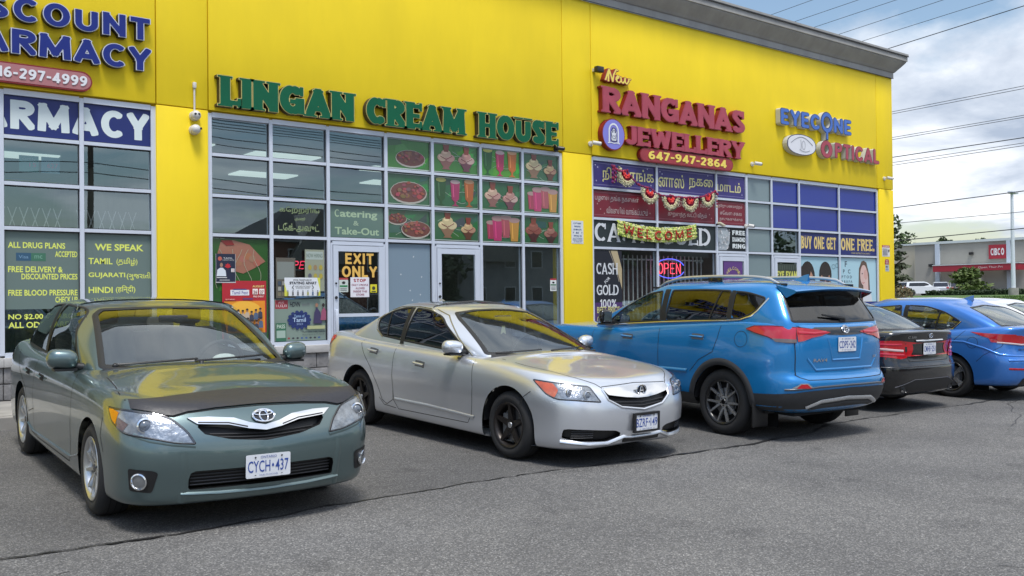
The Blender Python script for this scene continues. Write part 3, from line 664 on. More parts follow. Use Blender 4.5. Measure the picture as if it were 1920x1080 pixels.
# round medallion (a plain arch and figure-free ornament)
m_ = MB(); cx_, cz_ = 12.60, 4.615; R_ = .305
lp = [(cx_ + R_ * math.cos(2 * math.pi * i / 40), cz_ + R_ * math.sin(2 * math.pi * i / 40)) for i in range(40)]
extrude_loops(m_, [lp], 12.84, 12.955, RSIDE, None, side_mt=RSIDE)
lp2 = [(cx_ + .285 * math.cos(2 * math.pi * i / 40), cz_ + .285 * math.sin(2 * math.pi * i / 40)) for i in range(40)]
extrude_loops(m_, [lp2], 12.837, 12.837, mat('medallion_violet', (.22, .21, .62), rough=.4)); m_.build('medallion', None, rg)
pr = Print(); W_ = (.72, .73, .75); D_ = (.06, .06, .16)
pr.line([(-.12, -.15), (-.12, .06)] + [(.12 * math.cos(math.radians(180 - 12 * i)) * 1.0, .06 + .14 * math.sin(math.radians(12 * i))) for i in range(16)] + [(.12, -.15)], .035, W_)
pr.line([(-.16, -.17), (-.08, -.155), (0, -.17), (.08, -.155), (.16, -.17)], .02, W_); pr.poly([(-.085, -.14), (-.085, .05), (-.04, .13), (.04, .13), (.085, .05), (.085, -.14)], D_)
pr.disc(0, .07, .032, .04, W_); pr.poly([(-.05, .03), (.05, .03), (.035, -.05), (.06, -.12), (-.06, -.12), (-.035, -.05)], W_); pr.line([(-.065, .06), (-.05, -.02), (-.07, -.10)], .012, W_); pr.line([(.065, .06), (.05, -.02), (.07, -.10)], .012, W_)
pr.disc(0, .075, .014, .018, D_); pr.line([(-.03, -.02), (0, -.04), (.03, -.02)], .01, D_); pr.line([(-.03, -.08), (.03, -.08)], .01, D_)
pr.build('medallion_emblem', rg, (cx_, 12.834, cz_))
ey = thing('shop_sign', 'rounded blue EYECONE and red OPTICAL letters with white eye on wall', 'sign', (0, 0, 0))
letter_sign(ey, 'EYEC', 17.86, 19.36, 5.385, 5.74, SBLUE, NAVY, WSIDE, w=.20, serif=0, gap=.12, grow=.035, yf=12.83, round_=True)
letter_sign(ey, 'NE', 19.95, 20.68, 5.395, 5.75, SBLUE, NAVY, WSIDE, w=.20, serif=0, gap=.12, grow=.035, yf=12.83, round_=True)
m_ = MB(); ox, oz = 19.66, 5.60
for (ga, yf, mt_, sd) in ((.0, 12.83, NAVY, WSIDE), (-.022, 12.826, SBLUE, None)):
    xs = np.arange(-.4, .4, .012); ys = np.arange(-.6, .4, .012); X, Y = np.meshgrid(xs, ys)
    D = np.abs(np.hypot(X / 1.0, Y / 1.0) - .19) - .065; D = np.minimum(D, np.maximum(np.abs(X) - .055, np.maximum(-.42 - Y, Y + .2))); Dh = D - ga
    extrude_loops(m_, contour(Dh, xs, ys), yf, 12.955 if sd else yf, mt_, None, lambda u, v: (ox + u, oz + v), sd)
m_.build('letter', None, ey)
letter_sign(ey, 'O', 19.40, 19.86, 4.76, 5.16, RFACE, MAR, WSIDE, w=.22, serif=0, grow=.03, yf=12.83, round_=True)
letter_sign(ey, 'PTICAL', 19.98, 21.92, 4.79, 5.15, RFACE, MAR, WSIDE, w=.20, serif=0, gap=.12, grow=.03, yf=12.83, round_=True)
m_ = MB(); lens = [(18.64 + .56 * math.cos(math.pi - math.pi * i / 16), 4.97 + .245 * math.sin(math.pi * i / 16) ** .8) for i in range(17)] + [(18.64 + .56 * math.cos(-math.pi * i / 16), 4.97 - .235 * math.sin(math.pi * i / 16) ** .8) for i in range(1, 16)]
extrude_loops(m_, [lens], 12.83, 12.955, NAVY, None, side_mt=WSIDE)
extrude_loops(m_, [[(18.64 + (x - 18.64) * .95, 4.97 + (z - 4.97) * .93) for x, z in lens]], 12.826, 12.826, mat('white_acrylic')); m_.build('eye_symbol', None, ey)
pr = Print(); G_ = (.22, .23, .26)
pr.line([(-.42 + .84 * i / 16, .02 + .16 * math.sin(math.pi * i / 16)) for i in range(17)], .014, G_); pr.line([(-.1 + .4 * i / 10, -.15 + .02 * (i - 5) ** 2 / 12) for i in range(11)], .012, G_); pr.line([(-.05, .12), (-.03, .0), (-.05, -.12)], .012, G_); pr.line([(.06 + .06 * math.cos(t), .10 * math.sin(t)) for t in [2 * math.pi * i / 16 for i in range(17)]], .010, G_)
pr.build('eye_drawing', ey, (18.64, 12.822, 4.97))

# ------------------------------------------------------------------ cameras and lamps on the wall
WHP = mat('white_plastic', (.62, .60, .56), rough=.4); BLKP = mat('black_plastic', (.02, .02, .022), rough=.35)
def dome_cam(x, z, label, yaw, s=1.0):
    t = thing('security_camera', label, 'camera', (x, WF, z), 0, 'security cameras on the yellow wall')
    m_ = MB(); m_.tube([(0, 0, 0), (0, -.05 * s, 0)], .07 * s, WHP, 16); m_.build('mount', WHP, t)
    m_ = MB(); m_.ball((0, -.085 * s, 0), .068 * s, WHP, 16); m_.build('housing', WHP, t)
    m_ = MB()
    for q in (-.024, .024): m_.tube([(math.sin(yaw) * .045 * s + q * s, -.085 * s - .05 * s * math.cos(yaw), 0.01), (math.sin(yaw) * .062 * s + q * s, -.085 * s - .066 * s * math.cos(yaw), .01)], .016 * s, BLKP, 10)
    m_.build('lens', BLKP, t)
c1 = dome_cam(4.585, 4.09, 'white twin-lens ball camera at the end of the conduit, upper of two', -.05)
dome_cam(4.58, 3.895, 'white ball camera hanging just under another one beside the cream shop', .7)
m_ = MB(); m_.tube([(4.587, WF - .02, 4.16), (4.587, WF - .02, 4.47)], .014, WHP, 8); o = m_.build('cable_conduit', WHP); tag(o, 'thin white conduit rising from the pair of ball cameras', 'conduit')
m_ = MB(); m_.box(4.565, 4.61, WF - .045, WF, 4.475, 4.56, None, None, bev=.006); o = m_.build('junction_box', WHP); tag(o, 'small white junction box on top of the thin conduit', 'junction box')
def bullet_cam(x, z, label, dx=.12, y=WF, blk=False):
    t = thing('security_camera', label, 'camera', (x, y, z), 0, 'security cameras on the yellow wall'); mt_ = BLKP if blk else WHP
    m_ = MB(); m_.tube([(0, 0, 0), (0, -.03, 0)], .05, mt_, 14); m_.tube([(0, -.02, 0), (.0, -.09, 0)], .018, mt_, 8); m_.build('bracket', mt_, t)
    m_ = MB(); m_.tube([(-.03, -.10, .01), (dx, -.17, -.01)], .038, mt_, 14); m_.build('housing', mt_, t)
    m_ = MB(); m_.tube([(dx - .002, -.171, -.01), (dx + .012, -.178, -.012)], .03, BLKP, 14); m_.build('lens', BLKP, t)
bullet_cam(12.10, 4.405, 'white bullet camera left of the round medallion sign')
bullet_cam(16.96, 4.41, 'white bullet camera right of the red phone number box')
bullet_cam(22.36, 4.47, 'white bullet camera near the right corner of the yellow wall')
bullet_cam(16.75, 3.03, 'small white camera on the window frame by the purple banners', .06, 12.99)
bullet_cam(11.24, 4.225, 'small black camera under the last E of the green sign', .05, WF, True)
t = thing('flood_light', 'small dark floodlight on the wall left of the script New', 'lamp', (12.21, WF, 5.815))
m_ = MB(); m_.box(-.03, .03, -.06, 0, -.03, .03); m_.build('bracket', WHP, t); m_ = MB(); m_.box(-.04, .13, -.16, -.06, -.055, .055, None, None, bev=.01); m_.build('lamp_head', BLKP, t)
t = thing('flood_light', 'tiny dark floodlight on the frame above the FREE DIAMOND RING panel', 'lamp', (15.78, 13.0, 3.03))
m_ = MB(); m_.box(-.02, .02, -.08, 0, -.015, .015); m_.build('bracket', BLKP, t); m_ = MB(); m_.box(-.08, .10, -.17, -.08, -.02, .02, None, None, bev=.006, M=Matrix.Rotation(.35, 4, 'Y')); m_.build('lamp_head', mat('lamp_lens_pale', (.6, .55, .4), rough=.3), t)

# ------------------------------------------------------------------ window graphics (flat print inside the glass) and wall notices
YP = 13.045
def wlines(name, label, cat, x, z, y, items):
    t = thing(name, label, cat, (x, y, z))
    for it in items: p_ = Print(.0008); p_.text(*it); p_.build('lettering_line', t, (0, 0, 0))
    return t
def wprint(pr, name, label, cat, x, z, group=None, y=YP):
    gl = y == YP; mt_ = None
    if gl:
        pr.mb.v = [(a, b * .5, c_) for a, b, c_ in pr.mb.v]; mt_ = mat('vinyl_print', attr=True, rough=.12, spec=.8)
    o = pr.build(name, None, (x, y, z), mt_); return tag(o, label, cat, group)
GRN_ = [(.045, .17, .05), (.06, .22, .04), (.03, .13, .05), (.05, .15, .07)]
def leafy(pr, w, h, g, rr):
    pr.rect(0, 0, w, h, g)
    for k in range(7):
        x, z = rr.uniform(0, w * .9), rr.uniform(0, h * .8); c = tuple(v * rr.uniform(.5, 1.7) for v in g)
        pr.poly([(x, z), (min(x + rr.uniform(.1, .3), w), z + rr.uniform(-.0, .05)), (min(x + rr.uniform(.15, .35), w), min(z + rr.uniform(.1, .2), h)), (x + .02, min(z + rr.uniform(.05, .16), h))], c)
    for k in range(4):
        x = rr.uniform(.05, w - .3); z = rr.uniform(.04, h - .15); pr.line([(x + i * .05, z + .06 * math.sin(i * .5 + k)) for i in range(6) if x + i * .05 < w], .006, (.45, .55, .42))
def sundae(pr, cx, z, s, c1, c2, rr, glassc=(.28, .12, .10)):
    pr.poly([(cx - .10 * s, z + .16 * s), (cx + .10 * s, z + .16 * s), (cx + .035 * s, z + .03 * s), (cx + .06 * s, z), (cx - .06 * s, z), (cx - .035 * s, z + .03 * s)], glassc)
    for dx, dz, r_ in ((-.055, .20, .065), (.055, .20, .065), (0, .27, .068)): pr.disc(cx + dx * s, z + dz * s, r_ * s, r_ * s, c1 if dx <= 0 else c2); pr.disc(cx + dx * s - .015 * s, z + dz * s + .02 * s, r_ * .5 * s, r_ * .4 * s, tuple(min(1, v * 1.35) for v in (c1 if dx <= 0 else c2)))
    pr.poly([(cx - .03 * s, z + .30 * s), (cx + .03 * s, z + .30 * s), (cx + .045 * s, z + .44 * s), (cx - .045 * s, z + .44 * s)], (.25, .05, .03)); pr.line([(cx - .08 * s, z + .22 * s), (cx, z + .17 * s), (cx + .08 * s, z + .23 * s)], .012 * s, (.20, .03, .03))
def shake(pr, cx, z, s, c, top=(.6, .5, .42)):
    pr.poly([(cx - .065 * s, z + .40 * s), (cx + .065 * s, z + .40 * s), (cx + .05 * s, z + .12 * s), (cx + .012 * s, z + .07 * s), (cx + .012 * s, z + .03 * s), (cx + .05 * s, z), (cx - .05 * s, z), (cx - .012 * s, z + .03 * s), (cx - .012 * s, z + .07 * s), (cx - .05 * s, z + .12 * s)], c)
    pr.disc(cx, z + .41 * s, .066 * s, .035 * s, top); pr.line([(cx - .03 * s, z + .36 * s), (cx - .022 * s, z + .15 * s)], .012 * s, tuple(min(1, v * 1.8 + .05) for v in c))
def cup(pr, cx, z, s, c):
    pr.poly([(cx - .07 * s, z + .34 * s), (cx + .07 * s, z + .34 * s), (cx + .05 * s, z), (cx - .05 * s, z)], c); pr.disc(cx, z + .355 * s, .08 * s, .045 * s, (.45, .28, .26)); pr.line([(cx - .03 * s, z + .3 * s), (cx - .022 * s, z + .04 * s)], .014 * s, tuple(min(1, v * 1.6) for v in c))
def meat(pr, w, h, rr, cx=.5, cz=.45, s=1.0, dark=1.0):
    pr.disc(w * cx, h * cz - .03, w * .42 * s, h * .36 * s, (.50, .47, .40)); pr.disc(w * cx, h * cz - .02, w * .40 * s, h * .32 * s, (.16 * dark, .05 * dark, .04 * dark))
    for k in range(26):
        a, q = rr.uniform(0, 6.28), rr.uniform(0, 1) ** .5; x, z = w * (cx + .34 * s * q * math.cos(a)), h * (cz + .26 * s * q * math.sin(a)); r_ = rr.uniform(.02, .05) * s; c = (rr.uniform(.18, .42) * dark, rr.uniform(.05, .13) * dark, rr.uniform(.04, .10) * dark)
        pr.poly([(x + r_ * rr.uniform(.7, 1.3) * math.cos(t), z + r_ * .8 * rr.uniform(.6, 1.2) * math.sin(t)) for t in [i * 1.047 for i in range(6)]], c)
def panel_size(cols, i, rows, r): a, b = cols[i] + .045, cols[i + 1] - .045; za, zb = rows[r] + .045, rows[r + 1] - .045; return a, za, b - a, zb - za
rr = random.Random(21)
foods = {(3, 3): ('meatd', 'dim food poster of browned meat on a leafy green plate, top row of windows'), (3, 2): ('meat', 'poster of chopped meat heaped on a white-rimmed plate, middle window row'), (3, 1): ('meat2', 'poster with two dishes of red curried meat above the grey panel'),
         (4, 3): ('sund', 'poster of two ice cream sundaes in glass bowls, top row beside meat poster'), (4, 2): ('shakes', 'dull green poster of green, pink and amber drinks in the middle row'), (4, 1): ('sundy', 'poster of pale yellow scoops and small sundae over the glass door'),
         (5, 3): ('shakesb', 'brightest green poster with green, pink and orange milkshakes in glasses'), (5, 2): ('sund2', 'poster of two round strawberry syrup sundaes in the middle row'), (5, 1): ('cups', 'poster of pink drink cups and amber cup in the bottom poster row'),
         (6, 3): ('sundy', 'poster of white scoops in brown bowls at the top right of the cream shop'), (6, 2): ('cups', 'poster of pink cups and amber cup at right edge, middle row'), (6, 1): ('sundd', 'poster of two dark chocolate sundaes in the bottom right poster row')}
for (i, r), (kind, lab) in foods.items():
    x, z, w_, h_ = panel_size(LG, i, ROWS, r); pr = Print(.0008); g = (.07, .33, .03) if kind == 'shakesb' else rr.choice(GRN_); leafy(pr, w_, h_, g, rr)
    if kind == 'meatd': meat(pr, w_, h_, rr, .55, .42, .85, .9)
    if kind == 'meat': meat(pr, w_, h_, rr, .5, .45, 1.05, 1.1)
    if kind == 'meat2': meat(pr, w_, h_, rr, .22, .72, .55, 1.0); meat(pr, w_, h_, rr, .66, .38, .85, 1.2)
    W0 = w_
    if not kind.startswith('meat'): w_ = w_ / 1.5; nv = len(pr.mb.v)
    if kind in ('sund', 'sund2'): sundae(pr, w_ * .28, .05, .98, (.62, .42, .30), (.55, .30, .26), rr); sundae(pr, w_ * .74, .02 if kind == 'sund2' else .04, .95, (.50, .26, .22), (.60, .42, .36), rr, (.16, .05, .07))
    if kind == 'sundy': sundae(pr, w_ * .30, .04, 1.05, (.68, .55, .30), (.70, .58, .34), rr, (.30, .17, .10)); sundae(pr, w_ * .77, .02, .85, (.60, .42, .22), (.50, .28, .18), rr, (.13, .05, .03))
    if kind == 'sundd': sundae(pr, w_ * .27, .02, 1.05, (.30, .10, .07), (.28, .08, .06), rr, (.08, .02, .02)); sundae(pr, w_ * .77, .0, .9, (.35, .16, .12), (.20, .06, .05), rr, (.06, .02, .02))
    if kind in ('shakes', 'shakesb'):
        k = 1.0 if kind == 'shakesb' else .7
        shake(pr, w_ * .16, .02, 1.05, (.02, .12 * k, .02), (.62 * k, .6 * k, .1)); shake(pr, w_ * .48, .02, 1.0, (.55 * k, .03, .12), (.7 * k, .5 * k, .5 * k)); shake(pr, w_ * .80, .02, 1.05, (.62 * k, .16 * k, .02), (.75 * k, .4 * k, .2 * k))
    if kind == 'cups': cup(pr, w_ * .22, .05, .8, (.40, .05, .10)); cup(pr, w_ * .40, .02, 1.1, (.50, .05, .16)); cup(pr, w_ * .62, .08, 1.0, (.42, .10, .12)); cup(pr, w_ * .84, .02, 1.05, (.55, .28, .06))
    if W0 != w_: pr.mb.v[nv:] = [(a * 1.5, b, c_) for a, b, c_ in pr.mb.v[nv:]]; w_ = W0
    pr.line([(0, 0), (w_, 0), (w_, h_), (0, h_), (0, 0)], .012, (.55, .62, .55))
    pr.mb.c = [tuple(v * .78 for v in c_) if c_ else c_ for c_ in pr.mb.c]; wprint(pr, 'food_poster', lab, 'poster', x, z, 'food posters in the cream shop windows')
# big poster bottom left of the cream shop
x, z, w_, h_ = panel_size(LG, 0, ROWS, 0); pr = Print(.0008); leafy(pr, w_, h_, (.04, .13, .035), rr)
pr.poly([(.05, h_ - .30), (.12, h_ - .05), (.30, h_ - .02), (.55, h_ - .08), (w_ - .04, h_ - .32), (.62, h_ - .42), (.45, h_ - .50), (.30, h_ - .46)], (.42, .19, .13))
for k in range(9): pr.disc(.10 + k * .07, h_ - .30 + .05 * math.sin(k * 1.3), .055, .05, (rr.uniform(.35, .5), rr.uniform(.16, .24), rr.uniform(.10, .16)))
for k in range(5): pr.line([(.1 + k * .14 + .06 * math.sin(i * .7 + k), h_ - .15 - i * .07) for i in range(9)], .006, (.5, .5, .36))
pr.poly([(.12, h_ - .03), (.2, h_ - .10), (.32, h_ - .09), (.28, h_ - .02)], (.28, .03, .03))
pr.mb.c = [tuple(v * .8 for v in c_) if c_ else c_ for c_ in pr.mb.c]; wprint(pr, 'food_poster', 'tall poster of baked bread on green cloth at the left of the cream shop', 'poster', x, z, 'food posters in the cream shop windows')
def at_px(x0, y0, x1, y1): a = F(x0, y0); b = F(x1, y1); return min(a[0], b[0]), min(a[1], b[1]), abs(b[0] - a[0]), abs(b[1] - a[1])
x, z, w_, h_ = 4.90, 1.785, .29, .40; pr = Print(.0008); pr.rect(0, -.015, w_ + .0, h_, (.5, .5, .5)); pr.rect(.005, 0, w_ - .005, h_, (.015, .02, .045)); pr.disc(.06, h_ - .07, .03, .03, (.5, .12, .08)); pr.text('TAMIL', .11, h_ - .075, .25, h_ - .05, (.6, .6, .6)); pr.text('HERITAGE', .10, h_ - .10, .27, h_ - .08, (.4, .4, .4))
lf = [(0, .05), (.012, .03), (.035, .035), (.028, .012), (.05, .0), (.02, -.02), (.004, -.02), (0, -.05), (-.004, -.02), (-.02, -.02), (-.05, 0), (-.028, .012), (-.035, .035), (-.012, .03)]
pr.poly([(.175 + a, .22 + b) for a, b in lf], (.5, .02, .03)); pr.disc(.08, .24, .022, .03, (.35, .2, .14)); pr.poly([(.01, .08), (.02, .17), (.06, .20), (.10, .20), (.14, .16), (.15, .08)], (.65, .7, .75)); pr.rect(.01, .055, .16, .065, (.7, .7, .7)); pr.rect(.05, .02, .2, .03, (.5, .5, .5)); pr.rect(.22, .14, .27, .19, (.7, .7, .7)); pr.text('23', .228, .148, .262, .182, (.4, .05, .05))
wprint(pr, 'event_poster', 'small navy event poster with red maple leaf and white-shirted man', 'poster', x, z, y=13.02)
x, z, w_, h_ = 4.99, .95, .66, .85; pr = Print(.0008); pr.rect(0, 0, w_, h_, (.42, .02, .03)); pr.rect(.03, 0, w_ - .02, .56, (.75, .26, .02)); pr.disc(.33, .40, .26, .16, (.85, .45, .05)); pr.rect(.12, .64, .40, .72, (.72, .72, .75)); pr.text('Tamil Fest', .14, .655, .38, .705, (.10, .08, .30), .01); pr.rect(.16, .72, .36, .735, (.05, .05, .2))
pr.text('AUGUST', .45, .755, .63, .785, (.85, .7, .25), .02); pr.rect(.45, .655, .53, .735, (.85, .75, .7)); pr.rect(.55, .655, .63, .735, (.85, .75, .7)); pr.text('26', .46, .665, .52, .71, (.2, .02, .02), .02); pr.text('27', .56, .665, .62, .71, (.2, .02, .02), .02); pr.text('FREE EVENT', .46, .61, .62, .635, (.85, .8, .7)); pr.rect(.03, .57, .2, .60, (.45, .02, .03)); pr.text('FEATURING', .045, .575, .18, .592, (.8, .6, .5)); pr.rect(.3, .58, .45, .60, (.1, .05, .15))
for k in range(16):
    a = .10 + (k % 8) * .065; b = .36 - (k // 8) * .13 + rr.uniform(-.02, .04); cc = rr.choice([(.05, .05, .08), (.35, .05, .04), (.08, .12, .2), (.5, .4, .3), (.1, .07, .05)]); pr.poly([(a - .035, b - .09), (a - .03, b), (a, b + .015), (a + .03, b), (a + .035, b - .09)], cc); pr.disc(a, b + .035, .018, .024, (.33, .17, .10)); pr.disc(a, b + .05, .019, .014, (.03, .02, .02))
pr.rect(.03, 0, w_ - .02, .10, (.06, .09, .08)); pr.text('CANADA 2023', .08, .03, .56, .07, (.7, .5, .1))
wprint(pr, 'event_poster', 'red and orange festival poster with AUGUST 26 27 and crowd of performers', 'poster', x, z, y=13.022)
# column 1 posters
x, z, w_, h_ = 5.925, 1.575, .58, .275; pr = Print(.0008); pr.rect(0, 0, w_, h_, (.70, .72, .75)); pr.poly([(0, 0), (.06, 0), (0, h_ * .7)], (.62, .62, .08)); pr.poly([(w_, h_), (w_ - .05, h_), (w_, h_ * .3)], (.62, .62, .08)); pr.poly([(w_, 0), (w_ - .05, 0), (w_, .1)], (.62, .62, .08)); pr.text('STICK TOGETHER BY', .14, .225, .44, .25, (.05, .05, .06), .01); pr.text('STAYING APART', .08, .175, .52, .215, (.03, .03, .04), .03); pr.text('KEEP SAFE DISTANCE', .17, .135, .42, .155, (.1, .1, .1)); pr.text('2 METRES APART', .18, .11, .41, .13, (.1, .1, .1)); pr.line([(.15, .16), (.12, .13), (.15, .10)], .01, (.05, .05, .05)); pr.line([(.44, .16), (.47, .13), (.44, .10)], .01, (.05, .05, .05))
for k in range(7): a = .05 + k * .08; pr.disc(a, .075, .010, .010, (.1, .12, .16)); pr.rect(a - .012, .01, a + .012, .062, rr.choice([(.05, .1, .2), (.3, .3, .05), (.1, .1, .1)]))
wprint(pr, 'distancing_sign', 'white and yellow STAYING APART notice on the window left of the exit door', 'sign', x, z, y=12.996)
x, z, w_, h_ = panel_size(LG, 1, ROWS, 0); pr = Print(.0008); h1 = .62; pr.rect(0, 0, w_, h1, (.20, .26, .22)); pr.rect(.02, h1 - .14, .22, h1 - .01, (.32, .04, .05)); pr.text('AUG', .07, h1 - .06, .16, h1 - .03, (.7, .5, .5)); pr.text('11,12,13', .04, h1 - .12, .2, h1 - .075, (.7, .6, .6), .02); pr.text('HDVN', .25, h1 - .11, .42, h1 - .04, (.02, .02, .03), .02, .2); pr.text('since 93', .45, h1 - .10, .57, h1 - .05, (.2, .2, .22))
pr.disc(.40, .31, .165, .12, (.02, .035, .14)); 
for k in range(14): t = k * math.pi / 7; pr.disc(.40 + .165 * math.cos(t), .31 + .12 * math.sin(t), .03, .026, (.02, .035, .14))
pr.text('Taste of', .31, .35, .48, .39, (.30, .45, .65), .01); pr.text('Tamil', .29, .28, .5, .345, (.45, .58, .75), .01); pr.text('2023', .35, .235, .45, .265, (.3, .4, .6)); pr.rect(.02, .0, .18, .27, (.04, .14, .08)); pr.text('PASS', .035, .19, .165, .25, (.5, .6, .5), .02); pr.rect(.03, .05, .17, .16, (.32, .42, .36)); pr.poly([(.62, .25), (.64, .42), (.68, .5), (.74, .42), (.77, .25)], (.05, .04, .10)); pr.disc(.68, .53, .025, .03, (.32, .17, .11)); pr.poly([(.74, .30), (.76, .44), (.80, .50), (.835, .44), (.835, .30)], (.30, .08, .14)); pr.disc(.79, .53, .024, .028, (.03, .02, .02)); pr.rect(.52, .17, w_ - .02, .22, (.4, .42, .22)); pr.text('PRESENTING TAMIL FAMILIES', .44, .12, w_ - .02, .14, (.03, .04, .05), .02); pr.text('Morningside & McNicoll', .44, .075, w_ - .04, .10, (.08, .1, .1)); 
for k in range(8): pr.disc(.22 + k * .07, .04, .02, .014, rr.choice([(.03, .03, .04), (.3, .05, .05), (.05, .1, .25)]))
pr.rect(.02, h1 + .02, .33, h1 + .62, (.11, .10, .08)); pr.rect(.04, h1 + .30, .31, h1 + .56, (.20, .22, .2)); 
for k in range(12): pr.rect(.05 + (k % 4) * .065, h1 + .05 + (k // 4) * .08, .10 + (k % 4) * .065, h1 + .11 + (k // 4) * .08, rr.choice([(.25, .06, .04), (.18, .16, .1), (.05, .07, .1), (.3, .3, .26)]))
pr.rect(.48, h1 + .12, .80, h1 + .75, (.28, .30, .22)); pr.rect(.50, h1 + .60, .78, h1 + .72, (.36, .42, .38)); pr.text('NOW HIRING', .51, h1 + .63, .77, h1 + .69, (.1, .14, .1))
for k in range(6): pr.disc(.56 + (k % 3) * .09, h1 + .48 - (k // 3) * .13, .03, .04, rr.choice([(.4, .32, .05), (.1, .1, .14), (.3, .2, .1)]))
wprint(pr, 'poster_cluster', 'greenish festival posters with blue round badge left of the exit door', 'poster', x, z, y=13.049)
# grey film panel with small marks, column 3
x, z, w_, h_ = panel_size(LG, 3, ROWS, 0); pr = Print(.0008); pr.rect(0, 0, w_, h_, (.20, .27, .33))
for k in range(9): a, b = rr.uniform(.1, w_ - .1), rr.uniform(.3, h_ - .15); pr.poly([(a, b), (a + .015, b + .02), (a + .03, b + .01), (a + .02, b - .012)], (.50, .54, .58))
wprint(pr, 'window_film', 'plain blue grey film panel between the two shop doors', 'film', x, z)
# lettering on upper panes
x, z, w_, h_ = panel_size(LG, 1, ROWS, 1); wlines('window_lettering', 'pale green Tamil lettering on the pane left of Catering pane', 'lettering', x, z, 13.049, [('கேற்றரிங்', .10, .31, w_ - .09, .42, (.33, .42, .20)), ('அன்', .34, .21, .52, .27, (.30, .38, .2)), ('டேக்-அவுட்', .08, .04, w_ - .09, .17, (.33, .42, .20))])
x, z, w_, h_ = panel_size(LG, 2, ROWS, 1); pr = Print(.0008); pr.rect(-.02, -.02, w_ + .02, h_ + .02, (.12, .19, .16)); pr.word('C', .08, .30, .16, .42, (.36, .48, .32), .16); pr.text('atering', .17, .27, w_ - .10, .41, (.36, .48, .32), .025); pr.text('&', .40, .175, .50, .25, (.32, .42, .3), .02); pr.text('Take-Out', .08, .03, w_ - .07, .145, (.36, .48, .32), .025)
wprint(pr, 'window_lettering', 'pale green Catering and Take-Out lettering on pane above the exit door', 'lettering', x, z)
# exit door lettering and notices
pr = Print(.0008); OY = (.75, .45, .10); pr.word('EXIT', .08, .405, .58, .575, OY, .20, .14); pr.word('ONLY', .02, .20, .64, .375, OY, .20, .12)
wprint(pr, 'door_lettering', 'orange yellow EXIT ONLY lettering on the glass door', 'lettering', 6.855, 1.66, y=12.998)
pr = Print(.0008); w_, h_ = .33, .31; pr.rect(0, 0, w_, h_, (.72, .70, .74)); pr.word('STOP', .055, .235, .275, .285, (.35, .02, .03), .2, .1); 
for k, t_ in enumerate(('ONLY 3 PEOPLE', 'ALLOWED', 'INSIDE THIS', 'STORE')): pr.text(t_, (.02, .09, .05, .10)[k], .175 - k * .05, (.31, .25, .29, .24)[k], .205 - k * .05, (.28, .05, .10), .015)
wprint(pr, 'door_notice', 'white STOP ONLY 3 PEOPLE notice taped on the exit door', 'notice', 7.02, 1.55, y=12.996)
pr = Print(.0008); pr.rect(0, 0, .155, .22, (.55, .60, .56)); pr.rect(.0, .19, .155, .22, (.4, .05, .05)); pr.disc(.078, .145, .03, .022, (.02, .02, .02)); pr.rect(.01, .08, .145, .105, (.03, .22, .08)); pr.rect(.02, .05, .13, .06, (.2, .2, .2)); pr.rect(.02, .025, .13, .035, (.2, .2, .2))
wprint(pr, 'door_notice', 'small white and green security notice left on the exit door', 'notice', 6.825, 1.63, y=12.996)
pr = Print(.0008); pr.rect(0, 0, .12, .13, (.65, .58, .03)); pr.disc(.06, .07, .03, .03, (.05, .05, .03)); pr.rect(.02, .01, .1, .025, (.05, .05, .03))
wprint(pr, 'door_notice', 'small yellow notice at the right of the exit door glass', 'notice', 7.37, 1.62, y=12.996)
pr = Print(.0008); pr.rect(0, 0, .15, .23, (.68, .70, .68)); pr.rect(.0, .20, .15, .23, (.4, .04, .05)); pr.disc(.075, .155, .03, .018, (.02, .02, .02)); pr.rect(.01, .10, .14, .125, (.03, .14, .06)); [pr.rect(.02, q, .13, q + .012, (.2, .2, .2)) for q in (.02, .045, .07)]
wprint(pr, 'window_notice', 'small white security notice on the dark pane beside the yellow pilaster', 'notice', 11.14, 1.63, y=13.045)
